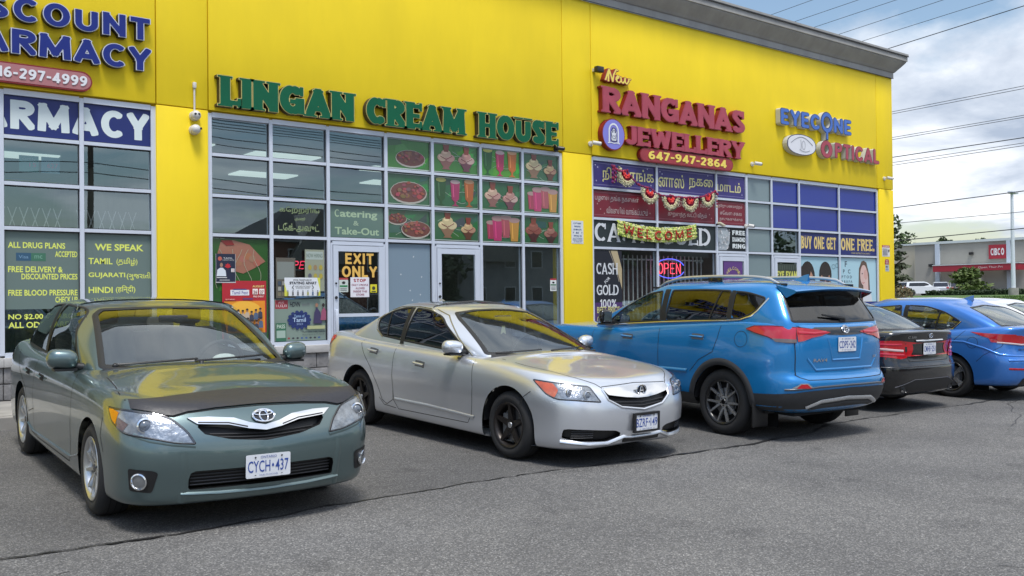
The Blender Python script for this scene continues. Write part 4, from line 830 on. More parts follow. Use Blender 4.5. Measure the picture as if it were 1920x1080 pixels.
# pharmacy
PB = (.010, .022, .145); 
pr = Print(.0008); pr.rect(0, 0, 1.85, .50, PB); pr.rect(-.94, 0, -.01, .50, PB)
pr.word('PHARMACY', -.91, .075, 1.763, .44, (.66, .74, .74), .235, .08)
wprint(pr, 'window_banner', 'navy banner with huge white PHARMACY across the top panes', 'banner', 2.235, 3.62, y=13.035)
for i in (2, 3, 4):
    x, z, w_, h_ = panel_size(PH, i, ROWS, 0); pr = Print(.0008)
    fl_ = Print(.0008); fl_.rect(-.02, .53, w_ + .02, h_ + .02, (.13, .18, .165)); wprint(fl_, 'window_film', {2: 'frosted film of the pharmacy pane cut by the left picture edge', 3: 'frosted film behind the ALL DRUG PLANS lettering', 4: 'frosted film behind the WE SPEAK lettering'}[i], 'film', x, z, y=13.049); Yl = (.72, .78, .14)
    if i == 3:
        wlines('window_lettering', 'yellow pharmacy lettering starting ALL DRUG PLANS ACCEPTED on frosted film', 'lettering', x, z, 13.048, [(t_, a, c_ - .035, b if b < w_ else w_ - .005, c_ + .04, Yl, .022) for t_, a, b, c_ in (('ALL DRUG PLANS', .03, .69, 1.335), ('ACCEPTED', .57, .91, 1.23), ('FREE DELIVERY &', .03, .66, 1.03), ('DISCOUNTED PRICES', .18, .91, .94), ('FREE BLOOD PRESSURE', .03, .87, .735), ('CHECK UP', .57, .90, .645), ('NO $2.00 CHARGE', .03, .86, .43), ('ALL ODB CARDS', .03, .80, .33))])
        pr.rect(.12, 1.14, .29, 1.24, (.03, .09, .16)); pr.rect(.29, 1.14, .46, 1.24, (.05, .16, .10)); pr.text('Visa', .15, 1.17, .26, 1.21, (.2, .35, .5)); pr.text('mc', .33, 1.17, .42, 1.21, (.2, .4, .3)); wprint(pr, 'card_sticker', 'small blue and green card sticker under ALL DRUG PLANS', 'sticker', x, z, y=13.048)
    if i == 4:
        wlines('window_lettering', 'yellow WE SPEAK list of languages on the frosted pharmacy pane', 'lettering', x, z, 13.048, [('WE SPEAK', .12, 1.29, .74, 1.38, Yl, .025), ('TAMIL', .04, 1.11, .34, 1.19, Yl, .02), ('(தமிழ்)', .39, 1.09, .66, 1.20, Yl, .01), ('GUJARATI', .04, .92, .50, 1.0, Yl, .02), ('(ગુજરાતી)', .52, .90, .86, 1.01, Yl, .01), ('HINDI', .04, .73, .34, .81, Yl, .02), ('(हिन्दी)', .38, .72, .63, .83, Yl, .01)])
t = thing('security_gate', 'folded white lattice gate seen behind the pharmacy panes', 'gate', (2.2, 13.5, 2.46))
for (xa, xb) in ((0.02, .86), (.98, 1.8)):
    m_ = MB(); k = xa
    while k < xb - .1:
        m_.tube([(k, 0, 0), (k + .10, 0, .30)], .006, None, 5); m_.tube([(k + .10, .01, 0), (k, .01, .30)], .006, None, 5); k += .135
    m_.build('lattice', WHP, t)
pr = Print(.0008); pr.rect(0, 0, .23, .21, (.05, .18, .17)); pr.rect(.26, 0, .48, .21, (.06, .16, .22)); pr.text('OPEN', .04, .15, .19, .18, (.2, .3, .3)); pr.text('15', .12, .07, .2, .12, (.45, .05, .12)); pr.text('627', .33, .07, .46, .13, (.45, .05, .12)); pr.line([(.30, .02), (.46, .02)], .01, (.2, .3, .3))
wprint(pr, 'display_board', 'small teal display boards hanging inside the pharmacy upper pane', 'display', 2.45, 3.20, y=13.3)
# ranganas banners
PV = (.045, .035, .17); MR = (.17, .012, .025); CY = (.62, .58, .26)
def rim(pr, w_, h_, c): pr.line([(.03, .03), (w_ - .03, .03), (w_ - .03, h_ - .03), (.03, h_ - .03), (.03, .03)], .008, c)
def stars(pr, w_, h_, c, pts):
    for a, b in pts: pr.disc(a, b, .016, .016, c, 8)
for i in range(3):
    x, z, w_, h_ = panel_size(RG, i, ROWS, 3); pr = Print(.0008); pr.rect(-.02, -.02, w_ + .02, h_ + .02, PV); rim(pr, w_, h_, (.25, .23, .40)); S_ = (.40, .38, .55); stars(pr, w_, h_, S_, [(.08, .40), (.14, .36), (.10, .10), (w_ - .1, .10), (w_ - .2, .42)] if i < 2 else [(w_ - .08, .08)])
    if i == 0: pr.text('நி', .26, .09, .50, .38, CY, .012); pr.text('யூ', .56, .09, .80, .34, CY, .012); pr.text('ரங்க', 1.00, .10, w_ - .02, .40, CY, .012)
    if i == 1: pr.text('னாஸ்', .02, .10, .80, .38, CY, .012); pr.text('நகை', .95, .10, w_ - .04, .34, CY, .012)
    if i == 2: pr.text('மாடம்', .02, .12, w_ - .12, .34, CY, .012)
    wprint(pr, 'window_banner', ('purple banner pane with large Tamil letters behind the left end of the garland', 'purple banner pane with large Tamil letters above the middle garland swags', 'short purple banner pane with Tamil letters right of the garland')[i], 'banner', x, z, y=13.035)
    x, z, w_, h_ = panel_size(RG, i, ROWS, 2); pr = Print(.0008); pr.rect(-.02, -.02, w_ + .02, h_ + .02, MR); rim(pr, w_, h_, (.33, .12, .14)); C2 = (.50, .42, .40)
    if i == 0: pr.text('பழைய தங்க நகைகள்', .06, .28, w_ - .45, .42, C2); pr.text('விலையில் வாங்கப்படும்', .36, .07, w_ - .2, .20, C2); stars(pr, w_, h_, (.4, .2, .2), [(.12, .24), (.2, .14), (w_ - .14, .12), (.3, .06)])
    if i == 1: pr.text('புதிய நகைகள் செய்து', .50, .28, w_ - .10, .42, C2); pr.text('குறைந்த வட்டி வீதம்', .30, .07, w_ - .25, .20, C2); stars(pr, w_, h_, (.4, .2, .2), [(w_ - .1, .10), (w_ - .16, .18)])
    if i == 2: pr.text('நூறு பணமாற்றம்', .05, .34, w_ - .08, .43, C2); pr.text('சேவை சகல', .10, .20, w_ - .1, .29, C2); pr.text('நாடுகளுக்கும்', .08, .06, w_ - .08, .15, C2)
    wprint(pr, 'window_banner', ('maroon Tamil banner pane at the left under the purple one', 'maroon Tamil banner pane partly behind the hanging garland', 'small maroon Tamil banner pane above the FREE DIAMOND RING panel')[i], 'banner', x, z, y=13.035)
BK = (.018, .028, .030); SW = (.60, .62, .64)
for i in range(2):
    x, z, w_, h_ = panel_size(RG, i, ROWS, 1); pr = Print(.0008); pr.rect(-.02, -.02, w_ + .02, h_ + .02, BK); rr2 = random.Random(i)
    for k in range(14): a, b = rr2.uniform(0, w_ - .2), rr2.uniform(0, h_ - .1); pr.poly([(a, b), (a + .12, b + .02), (a + .15, b + .09), (a + .03, b + .08)], (.03, .045, .045))
    if i == 0: pr.word('CA$H', .03, .08, 1.36, .44, SW, .17, .10, .05, thin=.09); pr.text('for', 1.45, .12, 1.72, .32, (.35, .37, .38))
    else: pr.word('GOLD', .06, .07, w_ - .15, .44, SW, .17, .08, .05, thin=.09)
    wprint(pr, 'window_banner', ('black banner pane with large white CA$H letters', 'black banner pane with large white GOLD letters')[i], 'banner', x, z, y=13.035)
x, z, w_, h_ = panel_size(RG, 2, ROWS, 1); pr = Print(.0008); pr.rect(-.02, -.02, w_ + .02, h_ + .02, (.012, .016, .02)); pr.poly([(.0, .0), (.0, h_), (.32, h_), (.42, h_ * .75), (.40, .15), (.30, 0)], (.38, .42, .44))
for k in range(40): a, b = rr.uniform(.01, .36), rr.uniform(.01, h_ - .05); q = rr.uniform(.25, .75); pr.poly([(a, b), (a + .04, b + .01), (a + .02, b + .05)], (q, q, q * 1.02))
for k, t_ in enumerate(('FREE', 'DIAMOND', 'RING')): pr.word(t_, .46, .33 - k * .145, w_ - .03, .43 - k * .145, (.66, .70, .70), .22, .12)
wprint(pr, 'window_banner', 'black FREE DIAMOND RING panel with sparkling stones', 'banner', x, z, y=13.035)
x, z, w_, h_ = panel_size(RG, 0, ROWS, 0); pr = Print(.0008); w2 = .74; pr.rect(0, 0, w2, h_, (.008, .009, .016)); pr.rect(0, 0, w2, .50, (.06, .025, .12)); pr.poly([(.44, h_), (.62, h_), (w2, h_ - .35), (w2, h_ - .75), (.60, h_ - .35)], (.42, .34, .20)); pr.line([(.40, h_), (.56, h_ - .3), (.66, h_ - .6)], .015, (.3, .26, .2))
pr.word('CASH', .06, h_ - .46, .62, h_ - .24, SW, .16, .08, .05, thin=.09); pr.text('FOR', .26, h_ - .60, .42, h_ - .54, SW, .02, 0, .7); pr.word('GOLD', .06, h_ - .86, .64, h_ - .66, SW, .16, .06, .05, thin=.09); pr.word('100%', .14, h_ - 1.10, .58, h_ - .94, SW, .16, .10); pr.text('BEST PRICE', .06, .30, .66, .42, (.5, .48, .2), .02); pr.text('GUARANTEE', .06, .12, .66, .24, (.5, .48, .2), .02)
wprint(pr, 'window_banner', 'tall black CASH FOR GOLD 100% poster beside the barred window', 'poster', x, z, y=13.02)
t = thing('window_bars', 'white vertical security bars inside the jewellery shop windows', 'grille', (12.9, 13.35, .4))
k = .15
m_ = MB(); m_.box(.1, 2.85, 0, .02, 1.85, 1.88); m_.box(.1, 2.85, 0, .02, .9, .93); m_.build('rail', WHP, t)
while k < 2.8: m_ = MB(); m_.box(k, k + .022, -.02, .0, .5, 1.95); m_.build('bar', WHP, t); k += .13
# curtain of hanging stock behind the bars
m_ = MB(); m_.box(12.95, 15.7, 14.3, 14.35, .5, 2.1); o = m_.build('curtain', mat('curtain_cloth', (.16, .13, .12), rough=.9, var=.4, vscale=9)); tag(o, 'brownish curtain seen behind the barred jewellery window', 'curtain')
x, z, w_, h_ = 15.99, 1.30, .64, .96; pr = Print(.0008); pr.rect(0, 0, w_, h_, (.10, .035, .18)); 
for k, ch in enumerate('WELCOME'): t_ = math.radians(150 - k * 20); pr.text(ch, .32 + .22 * math.cos(t_) - .03, h_ - .36 + .20 * math.sin(t_) - .03, .32 + .22 * math.cos(t_) + .03, h_ - .36 + .20 * math.sin(t_) + .04, (.55, .45, .18), .02, 0, t_ - math.pi / 2)
pr.text('NEW RANGANAS', .08, h_ - .46, w_ - .08, h_ - .40, (.5, .45, .5), .01); pr.text('JEWELLERY', .12, h_ - .58, w_ - .12, h_ - .52, (.5, .45, .5), .01)
wprint(pr, 'door_poster', 'purple poster with arched WELCOME on the jewellery shop door', 'poster', x, z, y=12.998)
# optical shop
BV = (.016, .032, .26)
for i in (1, 2, 3):
    for r in (2, 3):
        x, z, w_, h_ = panel_size(RG, 3 + i, ROWS, r); pr = Print(.0008); pr.rect(-.02, -.02, w_ + .02, h_ + .02, BV); wprint(pr, 'window_vinyl', 'deep blue vinyl pane, %s, %s row' % ({1: 'column over the eye exam door', 2: 'wide middle column', 3: 'rightmost column'}[i], {2: 'second', 3: 'top'}[r]), 'vinyl', x, z, 'deep blue vinyl panes of the optical shop')
for r in range(4):
    x, z, w_, h_ = panel_size(RG, 3, ROWS, r); pr = Print(.0008); pr.rect(-.02, -.02, w_ + .02, h_ + .02, (.19, .25, .26)); wprint(pr, 'window_film', 'grey green film on the narrow pane column between jewellery and optical shops, %s' % ('lowest pane', 'second pane up', 'third pane up', 'top pane')[r], 'film', x, z, 'grey green film panes')
GO = (.66, .50, .17)
for i, (t_, lab) in enumerate((('BUY ONE GET', 'dark blue pane with yellow BUY ONE GET lettering'), ('ONE FREE.', 'dark blue pane with yellow ONE FREE. lettering'))):
    x, z, w_, h_ = panel_size(RG, 5 + i, ROWS, 1); pr = Print(.0008); pr.rect(-.02, -.02, w_ + .02, h_ + .02, (.012, .02, .13)); pr.word(t_, .05, .10, w_ - .07, .40, GO, .22, .10, .04, thin=.13)
    if i: pr.text('SOME RESTRICTIONS APPLY', .5, .015, 1.35, .055, (.45, .38, .2), .01)
    wprint(pr, 'window_banner', lab, 'banner', x, z, y=13.035)
LB = (.33, .52, .60)
x, z, w_, h_ = panel_size(RG, 5, ROWS, 0); pr = Print(.0008); pr.rect(-.02, -.02, w_ + .02, h_ + .02, LB); SK = (.45, .24, .16); HR = (.025, .018, .016)
pr.disc(.30, h_ - .50, .30, .40, HR); pr.poly([(0, .2), (0, h_ - .5), (.6, h_ - .5), (.62, .2)], HR); pr.disc(.34, h_ - .58, .19, .27, SK); pr.disc(.28, h_ - .56, .10, .075, (.02, .015, .015)); pr.disc(.46, h_ - .56, .09, .07, (.02, .015, .015)); pr.line([(.28, h_ - .53), (.46, h_ - .53)], .03, (.02, .015, .015)); pr.disc(.37, h_ - .75, .06, .022, (.35, .06, .07)); pr.disc(.20, h_ - .35, .22, .16, HR); pr.rect(.1, .0, .6, .45, (.15, .05, .08))
pr.disc(1.02, h_ - .42, .26, .32, HR); pr.disc(1.02, h_ - .60, .20, .30, (.48, .25, .15)); pr.disc(1.02, h_ - .34, .21, .14, HR); pr.disc(.92, h_ - .53, .095, .07, (.05, .015, .015)); pr.disc(1.12, h_ - .53, .095, .07, (.05, .015, .015)); pr.line([(.84, h_ - .50), (1.2, h_ - .50)], .025, (.05, .02, .02)); pr.line([(.96, h_ - .77), (1.08, h_ - .77)], .02, (.3, .08, .07)); pr.rect(.75, .0, 1.35, .50, (.5, .45, .3))
for (a, b) in ((1.36, h_ - .22),): pr.line([(a + .07 * math.cos(t_), b + .055 * math.sin(t_)) for t_ in [k * .5 for k in range(13)]], .01, (.08, .14, .16)); pr.line([(a + .14 + .05 * math.cos(t_), b + .03 + .05 * math.sin(t_)) for t_ in [k * .5 for k in range(13)]], .01, (.08, .14, .16))
pr.disc(1.34, h_ - .72, .07, .07, (.03, .04, .05)); pr.disc(1.48, h_ - .68, .06, .06, (.03, .04, .05)); pr.disc(1.34, h_ - .72, .045, .045, LB); pr.disc(1.48, h_ - .68, .04, .04, LB)
wprint(pr, 'window_poster', 'light blue poster of two people wearing sunglasses', 'poster', x, z, y=13.045)
x, z, w_, h_ = panel_size(RG, 6, ROWS, 0); pr = Print(.0008); pr.rect(-.02, -.02, w_ + .02, h_ + .02, (.38, .58, .66)); pr.rect(-.02, -.02, w_ + .02, .42, (.012, .03, .18)); DK = (.05, .07, .10)
pr.text('F', .22, h_ - .22, .32, h_ - .08, DK, .02); pr.text('P   C', .14, h_ - .38, .46, h_ - .28, DK, .02); pr.text('P T O D', .08, h_ - .50, .52, h_ - .43, DK, .02); pr.text('R B X F A', .08, h_ - .61, .54, h_ - .55, DK, .02); pr.text('A V O L C H', .10, h_ - .70, .52, h_ - .66, DK, .01); pr.line([(.14, h_ - .77), (.5, h_ - .77)], .008, DK); pr.line([(.18, h_ - .83), (.46, h_ - .83)], .006, DK)
HB = (.10, .06, .045); pr.poly([(.78, .42), (.84, h_ - .25), (.95, h_ - .08), (1.05, h_ - .05), (1.18, h_ - .10), (1.30, h_ - .4), (1.34, .42)], HB); pr.disc(1.05, h_ - .42, .16, .26, (.62, .42, .38)); pr.poly([(1.04, .42), (1.02, h_ - .62), (1.10, h_ - .34), (1.18, h_ - .30), (1.24, h_ - .44), (1.26, .42)], (.62, .44, .40)); pr.disc(1.14, h_ - .40, .09, .13, (.58, .34, .30)); pr.disc(.98, h_ - .38, .03, .016, (.05, .04, .06)); pr.line([(.98, h_ - .60), (1.02, h_ - .62), (1.08, h_ - .60)], .018, (.45, .10, .12)); pr.poly([(1.0, .42), (1.0, .70), (1.36, .66), (1.42, .42)], (.60, .62, .66))
wprint(pr, 'window_poster', 'pale blue poster of a girl covering one eye beside a letter chart', 'poster', x, z, y=13.045)
x, z, w_, h_ = 18.87 - .96 + .0, 1.20, .80, 1.02; x = 17.84; pr = Print(.0008); pr.rect(0, 0, w_, h_, (.035, .045, .035)); pr.word('EYE EXAM', .02, h_ - .32, w_ - .02, h_ - .16, (.55, .55, .10), .24, .10); pr.text('CALL FOR APPT', .04, h_ - .44, w_ - .04, h_ - .36, (.4, .4, .12), .02); pr.text('416-291-0533', .04, h_ - .55, w_ - .04, h_ - .47, (.45, .45, .12), .02)
for k in range(9): pr.rect(.03 + k * .085, h_ - .13, .07 + k * .085, h_ - .03, (.07, .09, .07))
wprint(pr, 'door_poster', 'dark EYE EXAM poster with yellow lettering on the optical shop door', 'poster', x, z, y=12.998)
# wall notices
pr = Print(.001); pr.rect(0, 0, .30, .43, (.62, .64, .66)); pr.rect(.015, .015, .285, .415, (.66, .68, .68)); BL = (.05, .09, .22)
for k, t_ in enumerate(('CUSTOMER', 'PARKING', '30 MINUTE', 'MAX', 'WHILE IN')): pr.text(t_, (.05, .07, .05, .11, .05)[k], .365 - k * .058, (.25, .23, .25, .19, .25)[k], .395 - k * .058, BL, .02)
pr.text('UNAUTHORIZED', .03, .09, .27, .11, BL, .01); pr.text('VEHICLES TAGGED', .03, .06, .27, .08, BL, .01); pr.text('AT OWNER COST', .05, .03, .25, .05, BL, .01); pr.poly([(.03, .21), (.055, .225), (.055, .195)], BL); pr.poly([(.27, .21), (.245, .225), (.245, .195)], BL)
wprint(pr, 'parking_notice', 'white CUSTOMER PARKING notice on the yellow pilaster between the shops', 'notice', 11.60, 2.508, y=WF - .002)
pr = Print(.001); pr.rect(0, 0, .36, .29, (.66, .64, .62)); pr.rect(0, .235, .36, .29, (.42, .03, .04)); pr.text('WARNING', .03, .245, .33, .28, (.7, .66, .64), .02); [pr.rect(.02, .185 - q * .03, .25, .20 - q * .03, (.22, .22, .26)) for q in range(6)]; pr.poly([(.27, .17), (.34, .19), (.33, .13), (.29, .12)], (.05, .05, .06))
wprint(pr, 'warning_notice', 'white and red WARNING notice, upper of two at the right wall end', 'notice', 22.22, 2.47, y=WF - .002)
pr = Print(.001); pr.rect(.02, 0, .20, .17, (.42, .47, .50)); pr.poly([(.0, .18), (.0, .27), (.03, .31), (.17, .31), (.20, .27), (.20, .18)], (.35, .03, .04)); pr.text('BE CO', .05, .25, .15, .29, (.7, .6, .6), .02); pr.text('CAREFUL', .03, .20, .17, .235, (.7, .6, .6), .02); pr.rect(.04, .10, .13, .14, (.1, .12, .13)); pr.rect(.04, .04, .16, .07, (.25, .3, .4))
wprint(pr, 'warning_notice', 'small red and grey notice, lower of two at the right wall end', 'notice', 22.34, 2.09, y=WF - .002)

# neon signs
def neon(name, label, x, z, w_, h_, colr, y, arcs=None, script=False, es=6.0):
    t = thing(name, label, 'neon sign', (x, y, z)); nm = mat('neon_' + label[:8].replace(' ', '_'), (.5, .05, .05), emit=colr, estr=es); m_ = MB()
    Lt = {'O': [arc(.5, .5, .42, .5, 0, 360, 14)], 'P': [[(.1, 0), (.1, 1), (.6, 1), (.85, .85), (.85, .6), (.6, .5), (.1, .5)]], 'E': [[(.9, 1), (.1, 1), (.1, 0), (.9, 0)], [(.1, .5), (.75, .5)]], 'N': [[(.1, 0), (.1, 1), (.85, 0), (.85, 1)]]}
    for k, ch in enumerate('OPEN'):
        for pl in Lt[ch]:
            pts = [((k + .85 * a) * w_ / 4 + (.25 * b * h_ if script else 0), 0, b * h_) for a, b in pl]; m_.tube(pts, .009, nm, 6)
    m_.build('neon_tube', nm, t)
    if arcs:
        m_ = MB()
        for a0, a1 in ((20, 160), (200, 340)): m_.tube([(w_ / 2 + w_ * .62 * math.cos(math.radians(q)), 0, h_ / 2 + h_ * .95 * math.sin(math.radians(q))) for q in range(a0, a1 + 1, 14)], .009, arcs, 6)
        m_.build('neon_arc', arcs, t)
    return t
neon('neon_open_sign', 'bright red neon OPEN with blue arcs in the jewellery shop window', 14.17, 1.98, .72, .21, (1, .05, .09), 13.2, mat('neon_blue', (.05, .05, .4), emit=(.12, .14, 1.0), estr=1.6), es=2.6)
neon('neon_open_sign', 'dim red slanted neon OPEN inside the cream shop window', 6.03, 1.99, .40, .11, (1, .04, .12), 13.15, None, True, es=1.0)

# garland (toran) and welcome banner
def flower_balls(m_, pts, r, cols, rr, sq=.7):
    for p in pts: m_.ball((p[0] + rr.uniform(-.006, .006), p[1] + rr.uniform(-.01, .01), p[2] + rr.uniform(-.006, .006)), r * rr.uniform(.8, 1.2), None, 6, rr.choice(cols), (1, sq, 1))
FL = mat('fabric_flowers', attr=True, rough=.85)
t = thing('flower_garland', 'red and cream fan-shaped garland hanging in five swags over the banners', 'garland', (0, 12.93, 0))
cent = [(12.98, 3.90), (13.62, 3.60), (14.22, 3.50), (14.80, 3.50), (15.36, 3.60)]
for k, (cx_, cz_) in enumerate(cent):
    R_ = .27 if k < 4 else .24; tilt = (-.5, -.35, 0, .05, .3)[k]; m_ = MB(); rr3 = random.Random(k)
    n = 14
    m_.add([(cx_, -.02, cz_)] + [(cx_ + .19 * R_ / .27 * math.cos(math.pi + math.pi * i / n + tilt), -.05, cz_ + .19 * math.sin(math.pi + math.pi * i / n + tilt)) for i in range(n + 1)], [(0, i, i + 1) for i in range(1, n + 1)], None, (.20, .01, .04))
    o = m_.build('fan', FL, t)
    for rad, cl, br in ((.05, [(.75, .05, .04)], .022), (.085, [(.8, .09, .07), (.55, .02, .03)], .02), (.165, [(.62, .56, .30), (.70, .64, .42)], .017), (.195, [(.66, .60, .36)], .016), (.225, [(.30, .30, .16), (.42, .40, .28)], .016), (.255, [(.10, .09, .06), (.45, .42, .30)], .014)):
        m_ = MB(); q = max(5, int(rad * math.pi / .024)); flower_balls(m_, [(cx_ + rad * R_ / .27 * math.cos(math.pi + math.pi * i / q + tilt), -.06, cz_ + rad * R_ / .27 * math.sin(math.pi + math.pi * i / q + tilt)) for i in range(q + 1)], br, cl, rr3); m_.build('flower_row', FL, t)
m_ = MB(); rr3 = random.Random(5); pts = []
chain = [(12.58, 4.02), (12.72, 3.95), (12.98, 3.96), (13.25, 3.72), (13.62, 3.66), (13.92, 3.54), (14.22, 3.55), (14.5, 3.53), (14.8, 3.55), (15.08, 3.56), (15.36, 3.64), (15.60, 3.72), (15.66, 3.66)]
for (a, b), (c_, d_) in zip(chain[:-1], chain[1:]):
    for i in range(9): pts.append((a + (c_ - a) * i / 9, -.06, b + (d_ - b) * i / 9 - .02 * math.sin(math.pi * i / 9)))
flower_balls(m_, pts, .024, [(.22, .01, .05), (.30, .02, .05), (.12, .01, .08)], rr3)
for zc in (4.0, 3.92, 3.84, 3.76): flower_balls(m_, [(12.63, -.06, zc), (12.67, -.06, zc - .03), (12.60, -.05, zc - .05)], .03, [(.13, .01, .10), (.22, .01, .05)], rr3)
flower_balls(m_, [(15.66, -.05, 3.6 - .05 * i) for i in range(5)], .022, [(.22, .01, .05), (.5, .45, .3)], rr3)
m_.build('flower_rope', FL, t)
t = thing('welcome_banner', 'curved yellow green floral garland spelling WELCOME in red flowers', 'banner', (0, 12.95, 0)); rr3 = random.Random(8)
def sag(u): return -.11 * (1 - (2 * u - 1) ** 2)
m_ = MB(); pts = []
for row in (0, 1, 2, 3, 4, 5, 6, 7, 8):
    for i in range(74): u = i / 73; pts.append((12.80 + 2.26 * u, 0 - .01 * (row % 2), 2.985 + sag(u) - row * .033))
flower_balls(m_, pts, .020, [(.55, .62, .12), (.62, .68, .20), (.35, .45, .08), (.70, .66, .30)], rr3, .5); m_.build('garland_band', FL, t)
lay, tot = word_layout('WELCOME', .24, .16)
for ch, x in lay:
    m_ = MB(); pts = []
    for pl in glyph(ch, .24)[1]:
        for (a, b), (c_, d_) in zip(pl[:-1], pl[1:]):
            q = max(1, int(math.hypot((c_ - a) * 2.0 / tot * 1.0, (d_ - b) * .21) / .018))
            for i in range(q + 1): pa, pb = a + (c_ - a) * i / q, b + (d_ - b) * i / q; u = (x + pa) / tot; pts.append((12.90 + 2.02 * u, -.035, 2.735 + sag(u) + pb * .20))
    flower_balls(m_, pts, .0175, [(.38, .02, .015), (.48, .05, .02), (.30, .01, .01)], rr3, .6); m_.build('flower_letter', FL, t)

# ================================================================== vehicles
Z3 = np.array((0, 0, 1.0))
SIDE = (np.array((0, 1.0, 0)), np.array((1.0, 0, 0)), Z3)
FRONT = (np.array((1.0, 0, 0)), np.array((0, 1.0, 0)), Z3)
REAR = (np.array((-1.0, 0, 0)), np.array((0, 1.0, 0)), Z3)
TOPV = (Z3, np.array((1.0, 0, 0)), np.array((0, 1.0, 0)))
def CORN(deg):
    a = math.radians(deg); return (np.array((math.cos(a), math.sin(a), 0)), np.array((-math.sin(a), math.cos(a), 0)), Z3)
def _sm(C): # value of the spline at its own knots
    return (C[:-2] + 4 * C[1:-1] + C[2:]) / 6
def _basis(n, sub):
    """rows of weights over n+2 (phantom-extended) controls"""
    out = []
    for i in range(n - 1):
        for k in range(sub):
            t = k / sub; w = np.zeros(n + 2); w[i:i + 4] = [(1 - t) ** 3 / 6, (3 * t ** 3 - 6 * t ** 2 + 4) / 6, (-3 * t ** 3 + 3 * t ** 2 + 3 * t + 1) / 6, t ** 3 / 6]; out.append(w)
    w = np.zeros(n + 2); w[n - 1:n + 2] = [1 / 6, 4 / 6, 1 / 6]; out.append(w); return np.array(out)
MY = np.array((1, -1, 1.0))
def ext_col(C): return np.concatenate([(C[:, 1:2] * MY), C, (C[:, -2:-1] * MY)], axis=1)
def ext_row(C): return np.concatenate([2 * C[:1] - C[1:2], C, C[-2:-1] * MY], axis=0)
def spline_surface(C, subr, subc, comp=0.75):
    C = np.array(C, float); T = C.copy()
    for it in range(2):
        E = ext_row(ext_col(C)); S1 = (E[:-2] + 4 * E[1:-1] + E[2:]) / 6; S2 = (S1[:, :-2] + 4 * S1[:, 1:-1] + S1[:, 2:]) / 6
        C = C + comp * (T - S2) * (1.0 if it == 0 else .6)
    E = ext_row(ext_col(C)); R = _basis(C.shape[0], subr); Q = _basis(C.shape[1], subc)
    return np.einsum('ai,bj,ijk->abk', R, Q, E)
def uv3(pts, plane): return [(float(np.array(p) @ plane[1]), float(p[2])) for p in pts]
def densify(poly, step=.03):
    out = []
    for (a, b), (c, d) in zip(poly, poly[1:] + poly[:1]):
        n = max(1, int(math.hypot(c - a, d - b) / step)); out += [(a + (c - a) * i / n, b + (d - b) * i / n) for i in range(n)]
    return out
def rounded(poly, r):
    """corner rounding; r a number or one per corner"""
    n = len(poly); out = []
    for i in range(n):
        p0, p, p1 = Vector(poly[i - 1]), Vector(poly[i]), Vector(poly[(i + 1) % n]); ri = r[i] if isinstance(r, (list, tuple)) else r
        a, b = (p0 - p), (p1 - p); t = min(ri, a.length * .48, b.length * .48)
        if t < 1e-3: out.append(tuple(p)); continue
        A, B = p + a.normalized() * t, p + b.normalized() * t; nn = 6
        for k in range(nn + 1): s = k / nn; q = A * (1 - s) ** 2 + p * 2 * s * (1 - s) + B * s * s; out.append((q.x, q.y))
    return out
def sdist(P, poly):
    A = np.array(poly); B = np.roll(A, -1, 0); best = np.full(len(P), 1e9); near = np.zeros((len(P), 2)); ins = np.zeros(len(P), bool)
    for a, b in zip(A, B):
        d = b - a; q = d @ d + 1e-15; t = np.clip(((P - a) @ d) / q, 0, 1); N_ = a + t[:, None] * d; dd = np.hypot(*(P - N_).T); m_ = dd < best; best[m_] = dd[m_]; near[m_] = N_[m_]
        c = (a[1] > P[:, 1]) != (b[1] > P[:, 1])
        with np.errstate(divide='ignore', invalid='ignore'): xi = (b[0] - a[0]) * (P[:, 1] - a[1]) / (b[1] - a[1] + 1e-15) + a[0]
        ins ^= c & (P[:, 0] < xi)
    return np.where(ins, -best, best), near
